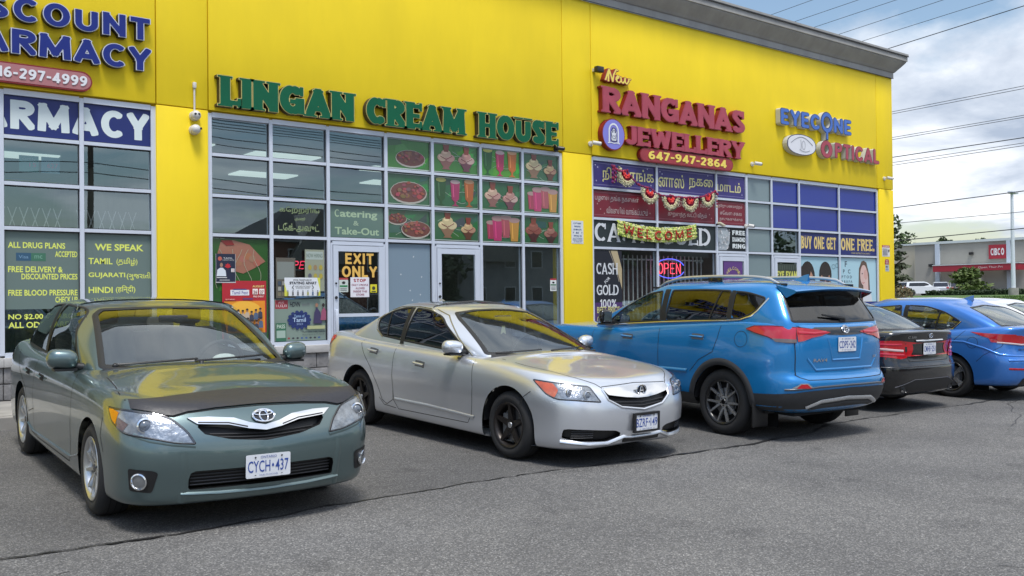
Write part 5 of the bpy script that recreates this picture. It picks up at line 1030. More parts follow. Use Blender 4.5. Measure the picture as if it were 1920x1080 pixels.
class Shell:
    def __init__(s, ctrl, subr=6, subc=10):
        G = spline_surface(ctrl, subr, subc); s.nr, s.nc = G.shape[:2]; s.V = G.reshape(-1, 3).copy()
        s.V[np.abs(s.V[:, 1]) < 1e-4, 1] = 0; s.V[:, 1] = np.maximum(s.V[:, 1], 0)
        nc = s.nc; s.Fc = [(i * nc + j, i * nc + j + 1, (i + 1) * nc + j + 1, (i + 1) * nc + j) for i in range(s.nr - 1) for j in range(nc - 1)]
        s.calc(); s.V0 = s.V.copy(); s.F0 = list(s.Fc)
        M = s.V * MY; allv = np.concatenate([s.V, M]); n = len(s.V); fs = [tuple(reversed(f)) for f in s.Fc] ; fs2 = [tuple(q + n for q in f) for f in s.Fc]
        s.bvh = BVHTree.FromPolygons([tuple(v) for v in allv], fs + fs2, epsilon=0)
    def calc(s):
        n = np.zeros_like(s.V); F_ = np.array(s.Fc); a = s.V[F_[:, 2]] - s.V[F_[:, 0]]; b = s.V[F_[:, 3]] - s.V[F_[:, 1]]; c = -np.cross(a, b)
        for k in range(4): np.add.at(n, F_[:, k], c)
        n /= np.linalg.norm(n, axis=1)[:, None] + 1e-12; s.N = n
    def cut(s, poly, plane, lim=None, facing=0.05):
        D, U, V_ = plane; P = np.stack([s.V @ U, s.V @ V_], 1); sd, near = sdist(P, poly)
        ok = s.N @ D > facing
        if lim is not None: ok &= lim(s.V)
        sd = np.where(ok, sd, 1.0); snap = np.zeros(len(sd), bool)
        for f in s.Fc:
            for k in range(len(f)):
                a, b = f[k], f[(k + 1) % len(f)]
                if sd[a] * sd[b] < 0 and ok[a] and ok[b]: snap[a if abs(sd[a]) < abs(sd[b]) else b] = True
        for i in np.nonzero(snap)[0]:
            du, dv = near[i] - P[i]; nd = s.N[i] @ D; dd = -((s.N[i] @ U) * du + (s.N[i] @ V_) * dv) / nd if abs(nd) > .15 else 0
            y0 = s.V[i, 1] == 0; s.V[i] += du * U + dv * V_ + dd * D
            if y0: s.V[i, 1] = 0
            s.V[i, 1] = max(s.V[i, 1], 0)
        sd[snap] = 0; out = []
        for f in s.Fc:
            v = [sd[i] for i in f]; neg = sum(x < 0 for x in v); pos = sum(x > 0 for x in v)
            if neg == 0:
                if pos == 0 and len(f) > 2:
                    c = s.V[list(f)].mean(0); q, _ = sdist(np.array([[c @ U, c @ V_]]), poly)
                    if q[0] < 0 and all(ok[i] for i in f): continue
                out.append(f); continue
            if pos == 0: continue
            k = [i for i in range(len(f)) if v[i] > 0]
            if len(f) == 4 and len(k) == 1 and neg == 1: i = k[0]; out.append((f[i - 1], f[i], f[(i + 1) % 4]))
            elif len(f) == 4 and neg == 1 and len(k) >= 2:
                j = [i for i in range(4) if v[i] < 0][0]; out.append((f[(j + 1) % 4], f[(j + 2) % 4], f[(j + 3) % 4]))
            elif pos >= neg: out.append(f)
        s.Fc = out
    def emit(s, mb, mt=None, pick=None):
        """both halves into a MB, winding outwards"""
        n = len(s.V); V_ = list(map(tuple, s.V)); Mv = []; mp = {}
        base = list(V_); 
        for i, v in enumerate(V_):
            if v[1] == 0: mp[i] = i
            else: mp[i] = len(base); base.append((v[0], -v[1], v[2]))
        fs = [tuple(reversed(f)) for f in s.Fc if not pick or pick(s.V[list(f)].mean(0))]; fs += [tuple(mp[i] for i in reversed(f)) for f in fs]
        mb.add(base, fs, mt, None, True)
    def hit(s, u, v, plane, off=0.0, far=6.0):
        D, U, V_ = plane; o = u * U + v * V_ + far * D; q = s.bvh.ray_cast(Vector(o), Vector(-D))
        if q[0] is None:
            q = s.bvh.find_nearest(Vector(u * U + v * V_ + D * 1.0))
        n = q[1].normalized()
        if n.dot(Vector(D)) < 0: n = -n
        return q[0] + n * off, n
def cdt_fill(poly, step):
    poly = densify(poly, step); A = np.array(poly); x0, y0 = A.min(0); x1, y1 = A.max(0); pts = []
    xs = np.arange(x0 + step * .5, x1, step); ys = np.arange(y0 + step * .5, y1, step)
    if len(xs) and len(ys):
        G_ = np.array([(x, y) for y in ys for x in xs]); sd, _ = sdist(G_, poly); pts = [tuple(p) for p in G_[sd < -step * .35]]
    n = len(poly); vs = [Vector(p) for p in poly] + [Vector(p) for p in pts]
    r = delaunay_2d_cdt(vs, [(i, (i + 1) % n) for i in range(n)], [], 1, 1e-6); return [tuple(v) for v in r[0]], r[2], poly
def patch(mb, sh, poly, plane, off=.003, step=.05, mt=None, mirror=False, inset=0.0, col=None):
    v, f, pl = cdt_fill(poly, step); P = [sh.hit(a, b, plane, off)[0] for a, b in v]; D = Vector(plane[0])
    def orient(P, fs, D):
        out = []
        for t in fs:
            n = (P[t[1]] - P[t[0]]).cross(P[t[2]] - P[t[0]]); out.append(tuple(t) if n.dot(D) > 0 else tuple(reversed(t)))
        return out
    if mirror != 'only': mb.add(P, orient(P, f, D), mt, col, True)
    if mirror:
        Q = [Vector((p.x, -p.y, p.z)) for p in P]; D2 = Vector((D.x, -D.y, D.z)); mb.add(Q, orient(Q, f, D2), mt, col, True)
def band(mb, sh, poly, plane, o1, o2, mt=None, mirror=False, closed=True, step=.03):
    """strip between two offsets along an outline: recess wall or raised edge"""
    pl = densify(poly, step) if closed else poly; a = [sh.hit(u, v, plane, 0) for u, v in pl]; D = Vector(plane[0]); P = []
    for p, n in a: P += [p + n * o1, p - D * (-o2) if o2 < 0 else p + n * o2]
    m_ = len(pl); fs = [(2 * i, 2 * ((i + 1) % m_), 2 * ((i + 1) % m_) + 1, 2 * i + 1) for i in range(m_ if closed else m_ - 1)]
    if mirror != 'only': mb.add(P, fs, mt, None, True)
    if mirror: mb.add([Vector((p.x, -p.y, p.z)) for p in P], fs, mt, None, True)
def line_on(mb, sh, pl, plane, w=.006, off=.0015, mt=None, mirror=False, closed=False, step=.03, prof=0.0):
    """thin strip lying on the surface (prof>0: half-round bead of that height)"""
    if closed: pl = densify(pl, step) + [pl[0]]
    else:
        q = []
        for (a, b), (c, d) in zip(pl[:-1], pl[1:]):
            n = max(1, int(math.hypot(c - a, d - b) / step)); q += [(a + (c - a) * i / n, b + (d - b) * i / n) for i in range(n)]
        pl = q + [pl[-1]]
    H = [sh.hit(u, v, plane, 0) for u, v in pl]; vs = []; fs = []; k = 5 if prof > 0 else 2; n = len(H)
    for i, (p, nn) in enumerate(H):
        t = (H[min(i + 1, n - 1)][0] - H[max(i - 1, 0)][0])
        if closed and (i == 0 or i == n - 1): t = H[1][0] - H[n - 2][0]
        s_ = t.cross(nn)
        if s_.length < 1e-9: s_ = Vector((0, 0, 1))
        s_.normalize()
        for j in range(k): a = j / (k - 1) * 2 - 1; vs.append(p + s_ * (a * w / 2) + nn * (off + prof * (1 - a * a)))
    for i in range(n - 1):
        for j in range(k - 1): fs.append((i * k + j, i * k + j + 1, (i + 1) * k + j + 1, (i + 1) * k + j))
    if mirror != 'only': mb.add(vs, fs, mt, None, prof > 0)
    if mirror: mb.add([Vector((p.x, -p.y, p.z)) for p in vs], [tuple(reversed(f)) for f in fs], mt, None, prof > 0)

# ring builders: columns run from the rear centre round the left side to the front centre
REARC = [(0, 0), (.012, .42), (.055, .74), (.17, .93), (.45, .992)]
FRONTC = [(.62, .985), (.30, .90), (.13, .72), (.035, .38), (0, 0)]
MIDX = [-.15, .5, 1.2, 1.9, 2.5]
def tub_ring(w, xr, xf, z, rear=REARC, front=FRONTC, mid=MIDX, wm=None):
    n = len(rear) + len(mid) + len(front); P = []
    for d, f in rear: P.append([xr + d, w * f, 0])
    for i, x in enumerate(mid): P.append([x, w * (wm[i] if wm else 1), 0])
    for d, f in front: P.append([xf - d, w * f, 0])
    if isinstance(z, (int, float)): z = {0: z}
    ks = sorted(z); zz = np.interp(range(n), ks, [z[k] for k in ks])
    for p, q in zip(P, zz): p[2] = q
    return P
GR = [(0, 0), (.012, .45), (.05, .80), (.16, .965)]
def cab_ring(w, xr, xf, z, xm, rear=GR, front=None):
    fr = front or [(.26, .965), (.09, .80), (.022, .45), (0, 0)]; P = []
    for d, f in rear: P.append([xr + d, w * f, 0])
    for x in xm: P.append([x, w, 0])
    for d, f in fr: P.append([xf - d, w * f, 0])
    n = len(P)
    if isinstance(z, (int, float)): z = {0: z}
    ks = sorted(z); zz = np.interp(range(n), ks, [z[k] for k in ks])
    for p, q in zip(P, zz): p[2] = q
    return P

CHROME = mat('chrome', (.75, .76, .78), rough=.08, metal=1.0)
SILV = mat('silver_plastic', (.55, .56, .58), rough=.25, metal=.8)
TRIMB = mat('black_trim', (.012, .012, .013), rough=.45)
GLOSSB = mat('gloss_black', (.008, .008, .009), rough=.08, coat=.5)
RUB = mat('tyre_rubber', (.018, .018, .019), rough=.82, bump=.25, bscale=120)
SEAM = mat('panel_gap', (.006, .006, .007), rough=.8)
AMB = mat('amber_lens', (.75, .20, .01), rough=.12, coat=.6)
REDL = mat('red_lens', (.42, .006, .012), rough=.10, coat=.8)
REDB = mat('red_lens_bright', (.46, .012, .035), rough=.14, coat=.8)
CLRL = mat('clear_lens_base', (.30, .32, .34), rough=.22, metal=.6, var=.45, vscale=14, bump=.5, bscale=34)
LENS = glass_mat('lamp_lens', (.92, .93, .94), ior=1.5)
CGL = glass_mat('car_glass', (.42, .47, .45), ior=1.6, refl=(.92, 1.0, .98))
CGLD = glass_mat('privacy_glass', (.10, .11, .12), ior=1.55)
CGLL = glass_mat('clear_car_glass', (.74, .80, .78), ior=1.95, refl=(.95, 1, 1))
SEATM = mat('seat_cloth', (.16, .15, .14), rough=.9, var=.2); SEATD = mat('seat_dark', (.03, .03, .03), rough=.8); DASH = mat('dashboard', (.035, .036, .038), rough=.7)
UNDER = mat('wheel_well', (.010, .010, .011), rough=.95)
DISC = mat('brake_disc', (.25, .25, .26), rough=.35, metal=.9)

def make_wheel(root, x, y, R, rr_, width, style, rim_mt, face_mt=None):
    """wheel > tyre, rim, brake_disc; outer face towards sign(y)"""
    s = 1 if y > 0 else -1
    wh = bpy.data.objects.new('wheel', None); COL.objects.link(wh); wh.parent = root; wh.location = (x, y, R); wh.empty_display_size = .1
    M = Matrix.Rotation(math.radians(-90) * s, 4, 'X'); h = width
    m_ = MB(); prof = [(rr_ - .012, -.008), (rr_ + .012, .0), (rr_ + .03, .008), (rr_ + (R - rr_) * .55, .012), (R - .035, .002), (R - .012, -.018), (R - .003, -.040), (R, -h * .5), (R - .003, -h + .04), (R - .015, -h + .015), (R - .05, -h), (rr_, -h + .01), (rr_ - .02, -h + .02)]
    m_.lathe(prof, RUB, 48, M)
    for q in (-.3, -.5, -.7): m_.lathe([(R + .0006, h * q - .004), (R + .0008, h * q), (R + .0006, h * q + .004)], UNDER, 48, M)
    m_.build('tyre', None, wh, angle=60)
    m_ = MB(); m_.lathe([(rr_ - .004, -.004), (rr_ + .008, .002), (rr_ + .004, .006), (rr_ - .008, .002), (rr_ - .02, -.012), (rr_ - .028, -.05), (rr_ - .04, -h + .03)], rim_mt, 48, M)
    m_.lathe([(rr_ - .03, -.09), (.02, -.085), (.0001, -.085)], UNDER, 32, M)
    n, w0, w1, tw, y0 = style['n'], style['w0'], style['w1'], style.get('twin', 0), style.get('dish', -.02)
    def spoke(a, aa, r0, r1, wa, wb, ya, yb):
        """tapering bar from angle a radius r0 to angle aa radius r1"""
        p0 = Vector((r0 * math.cos(a), r0 * math.sin(a), ya)); p1 = Vector((r1 * math.cos(aa), r1 * math.sin(aa), yb)); t = (p1 - p0).normalized(); u = Vector((-t.y, t.x, 0)).normalized(); vs = []
        for p, w_ in ((p0, wa), ((p0 + p1) / 2 + Vector((0, 0, .004)), (wa + wb) / 2), (p1, wb)):
            vs += [p - u * w_ / 2 - Vector((0, 0, .03)), p - u * w_ * .42, p + u * w_ * .42, p + u * w_ / 2 - Vector((0, 0, .03))]
        vs = [M @ v for v in vs]; fs = []
        for k in range(2):
            for j in range(3): fs.append((k * 4 + j, k * 4 + j + 1, (k + 1) * 4 + j + 1, (k + 1) * 4 + j))
        fs.append((0, 3, 2, 1)); fs.append((8, 9, 10, 11)); return vs, fs
    for k in range(n):
        a = 2 * math.pi * k / n + style.get('rot', 0)
        if tw:
            for q in (-1, 1): vs, fs = spoke(a + q * style.get('root', .12), a + q * tw, .055, rr_ - .012, w0, w1, y0, -.006); m_.add(vs, fs, face_mt or rim_mt)
        else: vs, fs = spoke(a, a + style.get('sweep', 0), .05, rr_ - .012, w0, w1, y0, -.006); m_.add(vs, fs, face_mt or rim_mt)
        if style.get('y'):
            for q in (-1, 1): vs, fs = spoke(a, a + q * style['y'], style.get('yr', .11), rr_ - .012, w1 * .9, w1 * .8, y0 * .8, -.006); m_.add(vs, fs, face_mt or rim_mt)
    m_.lathe([(.062, y0 - .02), (.06, y0 + .002), (.03, y0 + .008), (.0001, y0 + .008)], face_mt or rim_mt, 20, M)
    m_.lathe([(.029, y0 + .009), (.027, y0 + .012), (.0001, y0 + .012)], style.get('cap', GLOSSB), 16, M)
    for k in range(5): a = 2 * math.pi * k / 5 + .3; m_.lathe([(.009, y0 + .004), (.0001, y0 + .004)], GLOSSB, 8, M @ Matrix.Translation((.043 * math.cos(a), .043 * math.sin(a), .004)))
    m_.build('rim', None, wh, angle=35)
    m_ = MB(); m_.lathe([(.15, -.075), (.15, -.06), (.07, -.06), (.0001, -.055)], DISC, 28, M); m_.box(-.12, -.05, -.1, .1, -.07, -.035, mat('caliper', (.12, .12, .12), rough=.6), None, .008, M); m_.build('brake_disc', None, wh)
    return wh
def seatpair(root, x, z, w, mt, hd=True, wide=False):
    m_ = MB()
    for s in ((-1, 1) if not wide else (0,)):
        yc = s * .37; hw = .25 if not wide else .62
        m_.box(x - .05, x + .45, yc - hw, yc + hw, z - .35, z - .12, mt, None, .05)
        m_.box(-.07, .07, yc - hw, yc + hw, -.3, .30 - (.10 if wide else 0), mt, None, .05, Matrix.Translation((x - .05, 0, z)) @ Matrix.Rotation(-.25, 4, 'Y'))
        for q in ((0,) if not wide else (-1, 1)): m_.box(-.05, .04, yc + q * .36 - .13, yc + q * .36 + .13, .33 - (.14 if wide else 0), .50 - (.16 if wide else 0), mt, None, .04, Matrix.Translation((x - .10, 0, z)) @ Matrix.Rotation(-.2, 4, 'Y'))
    m_.build('rear_seat' if wide else 'front_seat', None, root)
def plate_obj(root, sh, zc, text, plane, tcol=(.03, .07, .30), tilt=0, frame=False, u=0.0, dy=.01, small='ONTARIO'):
    p, n = sh.hit(u, zc, plane, 0); f = 1 if plane is FRONT else -1
    o = bpy.data.objects.new('licence_plate', None); COL.objects.link(o); o.parent = root
    o.location = (p.x + f * dy, p.y, zc); o.rotation_euler = (0, 0, math.radians(90 if f > 0 else -90))
    if tilt: o.rotation_euler = Euler((math.radians(tilt), 0, math.radians(90 if f > 0 else -90)))
    m_ = MB(); lp = rounded([(-.1525, -.076), (.1525, -.076), (.1525, .076), (-.1525, .076)], .012); extrude_loops(m_, [lp], 0, .004, mat('plate_white', (.66, .68, .72), rough=.35)); m_.build('plate_blank', None, o)
    pr = Print(.0006); a, b = text; pr.text(a, -.140, -.040, .012, .036, tcol, .006); pr.text(b, .048, -.040, .138, .036, tcol, .006); pr.poly([(.022, -.008), (.038, -.008), (.036, .006), (.030, .014), (.024, .006)], tcol); pr.text(small, -.055, .050, .055, .066, tcol, .0); pr.text('YOURS TO DISCOVER', -.065, -.064, .065, -.054, tcol, .0)
    for q in (-.09, .09): pr.disc(q, .058, .007, .006, (.02, .02, .03), 8); pr.disc(q, -.058, .006, .003, (.02, .02, .03), 8)
    if frame: pr.rect(-.1, .066, .1, .074, (.02, .02, .02))
    pr.build('plate_lettering', o, (0, -.001, 0))
    if frame:
        m_ = MB()
        for r_ in ((-.168, .168, .070, .088), (-.168, .168, -.088, -.070), (-.168, -.144, -.0699, .0699), (.144, .168, -.0699, .0699)): m_.box(r_[0], r_[1], -.008, .008, r_[2], r_[3], TRIMB)
        m_.box(-.168, .168, .005, .02, -.088, .088, TRIMB); m_.build('plate_frame', None, o)
    return o
def side_mirror(root, x, y, z, mt, s, ln=.24, h=.15, arm=.10, indic=False):
    m_ = MB(); v = []
    o = MB(); prof = 9
    # egg-shaped housing: flattened front, opening to the rear
    seg = []; N_ = 14
    for i in range(N_ + 1):
        t = i / N_; yy = t * ln; k = (1 - abs(2 * t - 1) ** 3.2) ** .42 if 0 < t < 1 else .25
        ring_ = []
        for j in range(12):
            a = 2 * math.pi * j / 12; ca, sa = math.cos(a), math.sin(a); sx = .085 * k if ca > 0 else .028 * k
            ring_.append((x + sx * abs(ca) ** .8 * (1 if ca > 0 else -1) - .03 * t, s * (y + arm + yy), z + (h / 2) * k * abs(sa) ** .75 * (1 if sa > 0 else -1) + .012 * t))
        seg += ring_
    fs = [(i * 12 + j, i * 12 + (j + 1) % 12, (i + 1) * 12 + (j + 1) % 12, (i + 1) * 12 + j) for i in range(N_) for j in range(12)] + [tuple(range(12)), tuple(range(N_ * 12, N_ * 12 + 12))]
    o.add(seg, fs, mt, None, True); mo = o.build('side_mirror', None, root, angle=60)
    o = MB(); o.tube([(x + .01, s * (y - .04), z - h * .42), (x, s * (y + arm + .04), z - h * .30)], [.035, .028], TRIMB, 10); o.box(x - .06, x + .05, s * (y + arm + .01) - .0, s * (y + arm + .02) + s * .15, z - h * .52, z - h * .40, TRIMB); o.build('mirror_arm', None, mo)
    o = MB(); o.add([(x - .048, s * (y + arm + .03), z - h * .34), (x - .055, s * (y + arm + ln - .03), z - h * .30), (x - .055, s * (y + arm + ln - .04), z + h * .36), (x - .048, s * (y + arm + .03), z + h * .34)], [(0, 1, 2, 3)], CHROME); o.build('mirror_glass', None, mo)
    return mo
def arch_poly(cx, R_, z0=-.2, n=28, zc=None, flat=0.0):
    zc = zc if zc is not None else R_ - .04
    return [(cx + R_ * math.cos(math.pi * i / n), zc + (R_ - flat) * math.sin(math.pi * i / n)) for i in range(n + 1)] + [(cx - R_, z0), (cx + R_, z0)]
def well(mb, cx, R_, y1, y0=.42, zc=.3, mt=None):
    n = 20
    for s in (1, -1):
        vs = []
        for i in range(n + 1): a = math.pi * i / n; vs += [(cx + R_ * math.cos(a), s * y1, zc + R_ * math.sin(a)), (cx + R_ * math.cos(a), s * y0, zc + R_ * math.sin(a))]
        mb.add(vs, [(2 * i, 2 * i + 1, 2 * i + 3, 2 * i + 2) for i in range(n)], mt, None, True)
        mb.add([(cx + R_ * math.cos(math.pi * i / n), s * y0, zc + R_ * math.sin(math.pi * i / n)) for i in range(n + 1)] + [(cx - R_, s * y0, .1), (cx + R_, s * y0, .1)], [tuple(range(n + 3))], mt)
def place_car(root, x, y, ang):
    """stand the car on the sloping ground"""
    gxs, gys = -.007, .0264
    nrm = Vector((-gxs, -gys, 1)).normalized(); f = Vector((math.cos(ang), math.sin(ang), 0)); f = (f - nrm * f.dot(nrm)).normalized(); l_ = nrm.cross(f)
    M = Matrix((f, l_, nrm)).transposed().to_4x4(); M.translation = (x, y, -0.13 + gxs * x + gys * y); root.matrix_world = M

# ---------------------------------------------------------------- grey-green saloon, nose out
def build_camry():
    root = thing('parked_car', 'grey green saloon with dark bra over its bonnet edge, nearest and leftmost car', 'car', (0, 0, 0), 0, 'cars parked in front of the plaza')
    PNT = mat('paint_grey_green', (.108, .158, .160), rough=.28, metal=.6, coat=1.0, flakes=.15)
    rows = [tub_ring(.72, -.92, 3.50, .23), tub_ring(.72, -.92, 3.50, .23),
            tub_ring(.862, -1.02, 3.655, {0: .25, 4: .20, 10: .17, 14: .185}),
            tub_ring(.893, -1.06, 3.70, {0: .36, 4: .31, 10: .30, 14: .28}),
            tub_ring(.903, -1.075, 3.735, {0: .50, 5: .46, 10: .45, 14: .42}),
            tub_ring(.910, -1.07, 3.735, {0: .62, 5: .60, 10: .58, 14: .53}),
            tub_ring(.905, -1.055, 3.70, {0: .76, 5: .73, 9: .70, 11: .66, 14: .625}),
            tub_ring(.893, -1.035, 3.655, {0: .90, 4: .87, 7: .84, 9: .82, 10: .80, 12: .74, 14: .70}),
            tub_ring(.860, -1.01, 3.605, {0: .985, 4: .955, 6: .93, 8: .91, 9: .895, 10: .865, 12: .80, 14: .755}),
            tub_ring(.800, -.97, 3.53, {0: 1.035, 4: 1.01, 6: .955, 8: .94, 9: .93, 10: .905, 12: .845, 14: .80}),
            tub_ring(.60, -.88, 3.30, {0: 1.05, 4: 1.03, 6: .98, 8: .975, 9: .965, 10: .935, 12: .875, 14: .845}, front=[(.50, .985), (.30, .90), (.16, .72), (.05, .38), (0, 0)]),
            tub_ring(.32, -.84, 3.20, {0: 1.055, 5: 1.04, 8: 1.0, 9: .985, 10: .955, 12: .89, 14: .865}, front=[(.50, .985), (.32, .90), (.18, .72), (.06, .38), (0, 0)]),
            tub_ring(.0, -.82, 3.17, {0: 1.055, 5: 1.05, 8: 1.0, 9: .985, 10: .96, 12: .895, 14: .87}, front=[(.50, .985), (.32, .90), (.18, .72), (.06, .38), (0, 0)])]
    rows = [r_ if i in (0, 1) or i > 9 else [p if j < 10 else [{10: 3.735 - .56, 11: 3.735 - .26, 12: 3.735 - .10, 13: 3.735 - .028, 14: 3.735}[j] - (3.735 - r_[14][0]), r_[7][1] * {10: .99, 11: .935, 12: .765, 13: .40, 14: 0}[j], p[2]] for j, p in enumerate(r_)] for i, r_ in enumerate(rows)]
    tub = Shell(rows, 5, 11)
    xm = [-.05, .55, 1.15, 1.75]
    def C(w, xr, xf, z, xm=xm): return cab_ring(w, xr, xf, z, xm)
    cab = Shell([C(.80, -.66, 2.44, .90), C(.80, -.62, 2.40, {0: 1.02, 6: .955, 11: .96}), C(.78, -.42, 2.10, {0: 1.12, 6: 1.10, 11: 1.10}), C(.74, -.12, 1.76, {0: 1.27, 6: 1.25, 11: 1.265}, [.06, .5, 1.0, 1.42]),
                 C(.675, .16, 1.44, {0: 1.385, 5: 1.378, 11: 1.392}, [.30, .60, .95, 1.20]), C(.60, .24, 1.33, {0: 1.412, 5: 1.425, 11: 1.418}, [.36, .62, .93, 1.13]),
                 C(.36, .30, 1.28, {0: 1.43, 5: 1.458, 11: 1.435}, [.40, .62, .93, 1.1]), C(.0, .32, 1.26, {0: 1.435, 5: 1.468, 11: 1.44}, [.40, .62, .93, 1.1])], 6, 10)
    # openings
    for cx_ in (0.0, 2.776): tub.cut(arch_poly(cx_, .365, zc=.315), SIDE, lambda V: V[:, 1] > .55, facing=.02)
    gr_up = [(-.46, .715), (-.30, .70), (-.12, .66), (.12, .66), (.30, .70), (.46, .715), (.40, .640), (.24, .598), (0, .575), (-.24, .598), (-.40, .640)]
    gr_lo = rounded([(-.49, .412), (.49, .412), (.51, .290), (-.51, .290)], .03)
    tub.cut(gr_up, FRONT); tub.cut(gr_lo, FRONT)
    fogp = rounded([(.60, .42), (.76, .42), (.75, .27), (.60, .27)], .03); tub.cut(fogp, CORN(18), facing=.1) if False else None
    tub.cut([(p[0], p[1]) for p in rounded([(-.52, .75), (2.25, .75), (2.25, -.75), (-.52, -.75)], .2)], TOPV, lambda V: V[:, 2] > .88, facing=.5)
    win_f = rounded([(.66, .975), (1.98, .955), (1.90, .99), (1.36, 1.36), (1.20, 1.395), (.74, 1.405)], [.02, .06, .05, .12, .1, .02])
    win_r = rounded([(.60, .98), (.60, 1.405), (.30, 1.385), (-.02, 1.27), (-.30, 1.07), (-.28, 1.02)], [.02, .02, .1, .1, .05, .04])
    ws = rounded([(-.70, .975), (-.35, .962), (0, .96), (.35, .962), (.70, .975), (.585, 1.335), (.52, 1.375), (.25, 1.388), (0, 1.392), (-.25, 1.388), (-.52, 1.375), (-.585, 1.335)], .02)
    rw = rounded([(-.66, 1.06), (0, 1.045), (.66, 1.06), (.57, 1.345), (0, 1.375), (-.57, 1.345)], .04)
    for w_ in (win_f, win_r): cab.cut(w_, SIDE, facing=.1)
    cab.cut(ws, FRONT, facing=.1); cab.cut(rw, REAR, facing=.1)
    m_ = MB(); tub.emit(m_, PNT); cab.emit(m_, PNT); 
    for cx_ in (0.0, 2.776): well(m_, cx_, .372, .86, .45, .315, UNDER)
    band(m_, tub, gr_up, FRONT, 0, -.06, TRIMB); band(m_, tub, gr_lo, FRONT, 0, -.07, TRIMB)
    m_.box(-.7, 3.4, -.62, .62, .19, .22, UNDER); m_.build('body', None, root, angle=50)
    # glass
    def win(name, poly, pl, mt, mirror=False, bord=.022, sh=cab, off=-.003):
        for s in ((1,) if not mirror else (1, 2)):
            q = MB(); patch(q, sh, poly, pl, off, .06, mt, False if s == 1 else 'only'); line_on(q, sh, poly, pl, bord, .001, TRIMB, False if s == 1 else 'only', closed=True, prof=.003); q.build(name, None, root)
    win('windscreen', ws, FRONT, CGLL, bord=.05); win('rear_window', rw, REAR, CGL); win('side_window', win_f, SIDE, CGL, True); win('side_window', win_r, SIDE, CGL, True)
    for q, s in ((False, 1), ('only', 2)):
        k = MB(); line_on(k, cab, [(.63, .975), (.63, 1.405)], SIDE, .07, .004, TRIMB, q); k.build('door_pillar', None, root)
        for pl in ([(2.18, .90), (2.20, .62), (2.16, .33), (2.1, .27), (.75, .265), (.65, .35), (.64, .62), (.66, .95)], [(.66, .5), (.40, .45), (.28, .64), (-.08, .78), (-.28, .95)], [(.72, .265), (.5, .29), (.40, .38)], [(2.18, .90), (2.02, .975)], [(3.12, .72), (3.10, .60), (3.16, .50)]): k = MB(); line_on(k, tub, pl, SIDE, .007, .0015, SEAM, q); k.build('door_seam', None, root)
        k = MB(); line_on(k, tub, [(2.44, .37), (2.16, .315), (.6, .30), (.36, .34)], SIDE, .02, .0, PNT, q, prof=.012); k.build('sill_moulding', None, root)
        for xx in (.86, .02 + .2):
            h_ = MB(); line_on(h_, tub, [(xx, .80), (xx + .20, .795)], SIDE, .026, .018, PNT, q, prof=.012); line_on(h_, tub, [(xx - .01, .80), (xx + .21, .795)], SIDE, .05, .001, SEAM, q, prof=.001); h_.build('door_handle', None, root)
        # headlamp
        PLH = CORN(45); hl = rounded(uv3([(3.18, .85, .795), (3.28, .85, .715), (3.42, .81, .655), (3.55, .69, .632), (3.63, .54, .594), (3.665, .445, .585), (3.62, .48, .66), (3.55, .56, .745), (3.50, .65, .772), (3.38, .77, .792)], PLH), [.01, .02, .06, .06, .03, .01, .03, .05, .05, .05])
        h_ = MB(); patch(h_, tub, hl, PLH, .002, .03, CLRL, q); line_on(h_, tub, hl, PLH, .014, .004, TRIMB, q, closed=True, prof=.003); hh = h_.build('headlight', None, root); h_ = MB(); patch(h_, tub, hl, PLH, .020, .03, LENS, q); h_.build('headlight_lens', None, hh)
        h_ = MB(); p, n = tub.hit(uv3([(3.51, .70, .703)], PLH)[0][0], .703, PLH, .006); 
        if q: p = Vector((p.x, -p.y, p.z))
        dirn = Vector((1, -.1 if q else .1, .12)).normalized(); Mx = Matrix.Translation(p - dirn * .012) @ dirn.to_track_quat('Z', 'Y').to_matrix().to_4x4()
        h_.lathe([(.052, .0), (.050, .018), (.040, .022), (.036, .010)], CHROME, 24, Mx); h_.lathe([(.036, .012), (.03, .022), (.018, .030), (.0001, .033)], mat('projector_glass', (.10, .12, .15), rough=.03, coat=1), 24, Mx); h_.build('projector', None, hh)
        h_ = MB(); am = uv3([(3.19, .85, .788), (3.28, .85, .722), (3.33, .84, .70), (3.34, .83, .775), (3.26, .85, .79)], PLH); patch(h_, tub, am, PLH, .005, .03, AMB, q); h_.build('turn_signal', None, hh)
        h_ = MB(); inner = uv3([(3.335, .835, .695), (3.41, .81, .665), (3.44, .79, .71), (3.35, .83, .745)], PLH); patch(h_, tub, inner, PLH, .006, .03, mat('lamp_brown', (.10, .04, .03), rough=.2), q); h_.build('side_marker', None, hh)
        # fog lamp recess
        PF = CORN(38); fp = rounded(uv3([(3.46, .79, .44), (3.58, .68, .43), (3.60, .65, .415), (3.56, .68, .285), (3.46, .79, .295)], PF), .02)
        h_ = MB(); patch(h_, tub, fp, PF, .003, .03, TRIMB, q); fo = h_.build('fog_lamp_recess', None, root)
        p, n = tub.hit(uv3([(3.515, .735, .36)], PF)[0][0], .36, PF, .004); 
        if q: p = Vector((p.x, -p.y, p.z))
        dirn = Vector((n.x, -n.y if q else n.y, n.z * .3)).normalized(); Mx = Matrix.Translation(p + dirn * .006) @ dirn.to_track_quat('Z', 'Y').to_matrix().to_4x4(); h_ = MB(); h_.lathe([(.054, -.01), (.054, .006), (.046, .010), (.041, .002)], CHROME, 24, Mx); h_.lathe([(.041, .001), (.02, .004), (.0001, .005)], mat('fog_glass', (.25, .26, .27), rough=.15, metal=.6), 24, Mx); h_.build('fog_lamp', None, fo)
        side_mirror(root, 1.99, .78, 1.015, PNT, -1 if q else 1, ln=.215, h=.155, arm=.04)
    # grille, chrome bar, lower slats
    k = MB(); patch(k, tub, gr_up, FRONT, -.055, .06, TRIMB); k.build('grille_back', None, root)
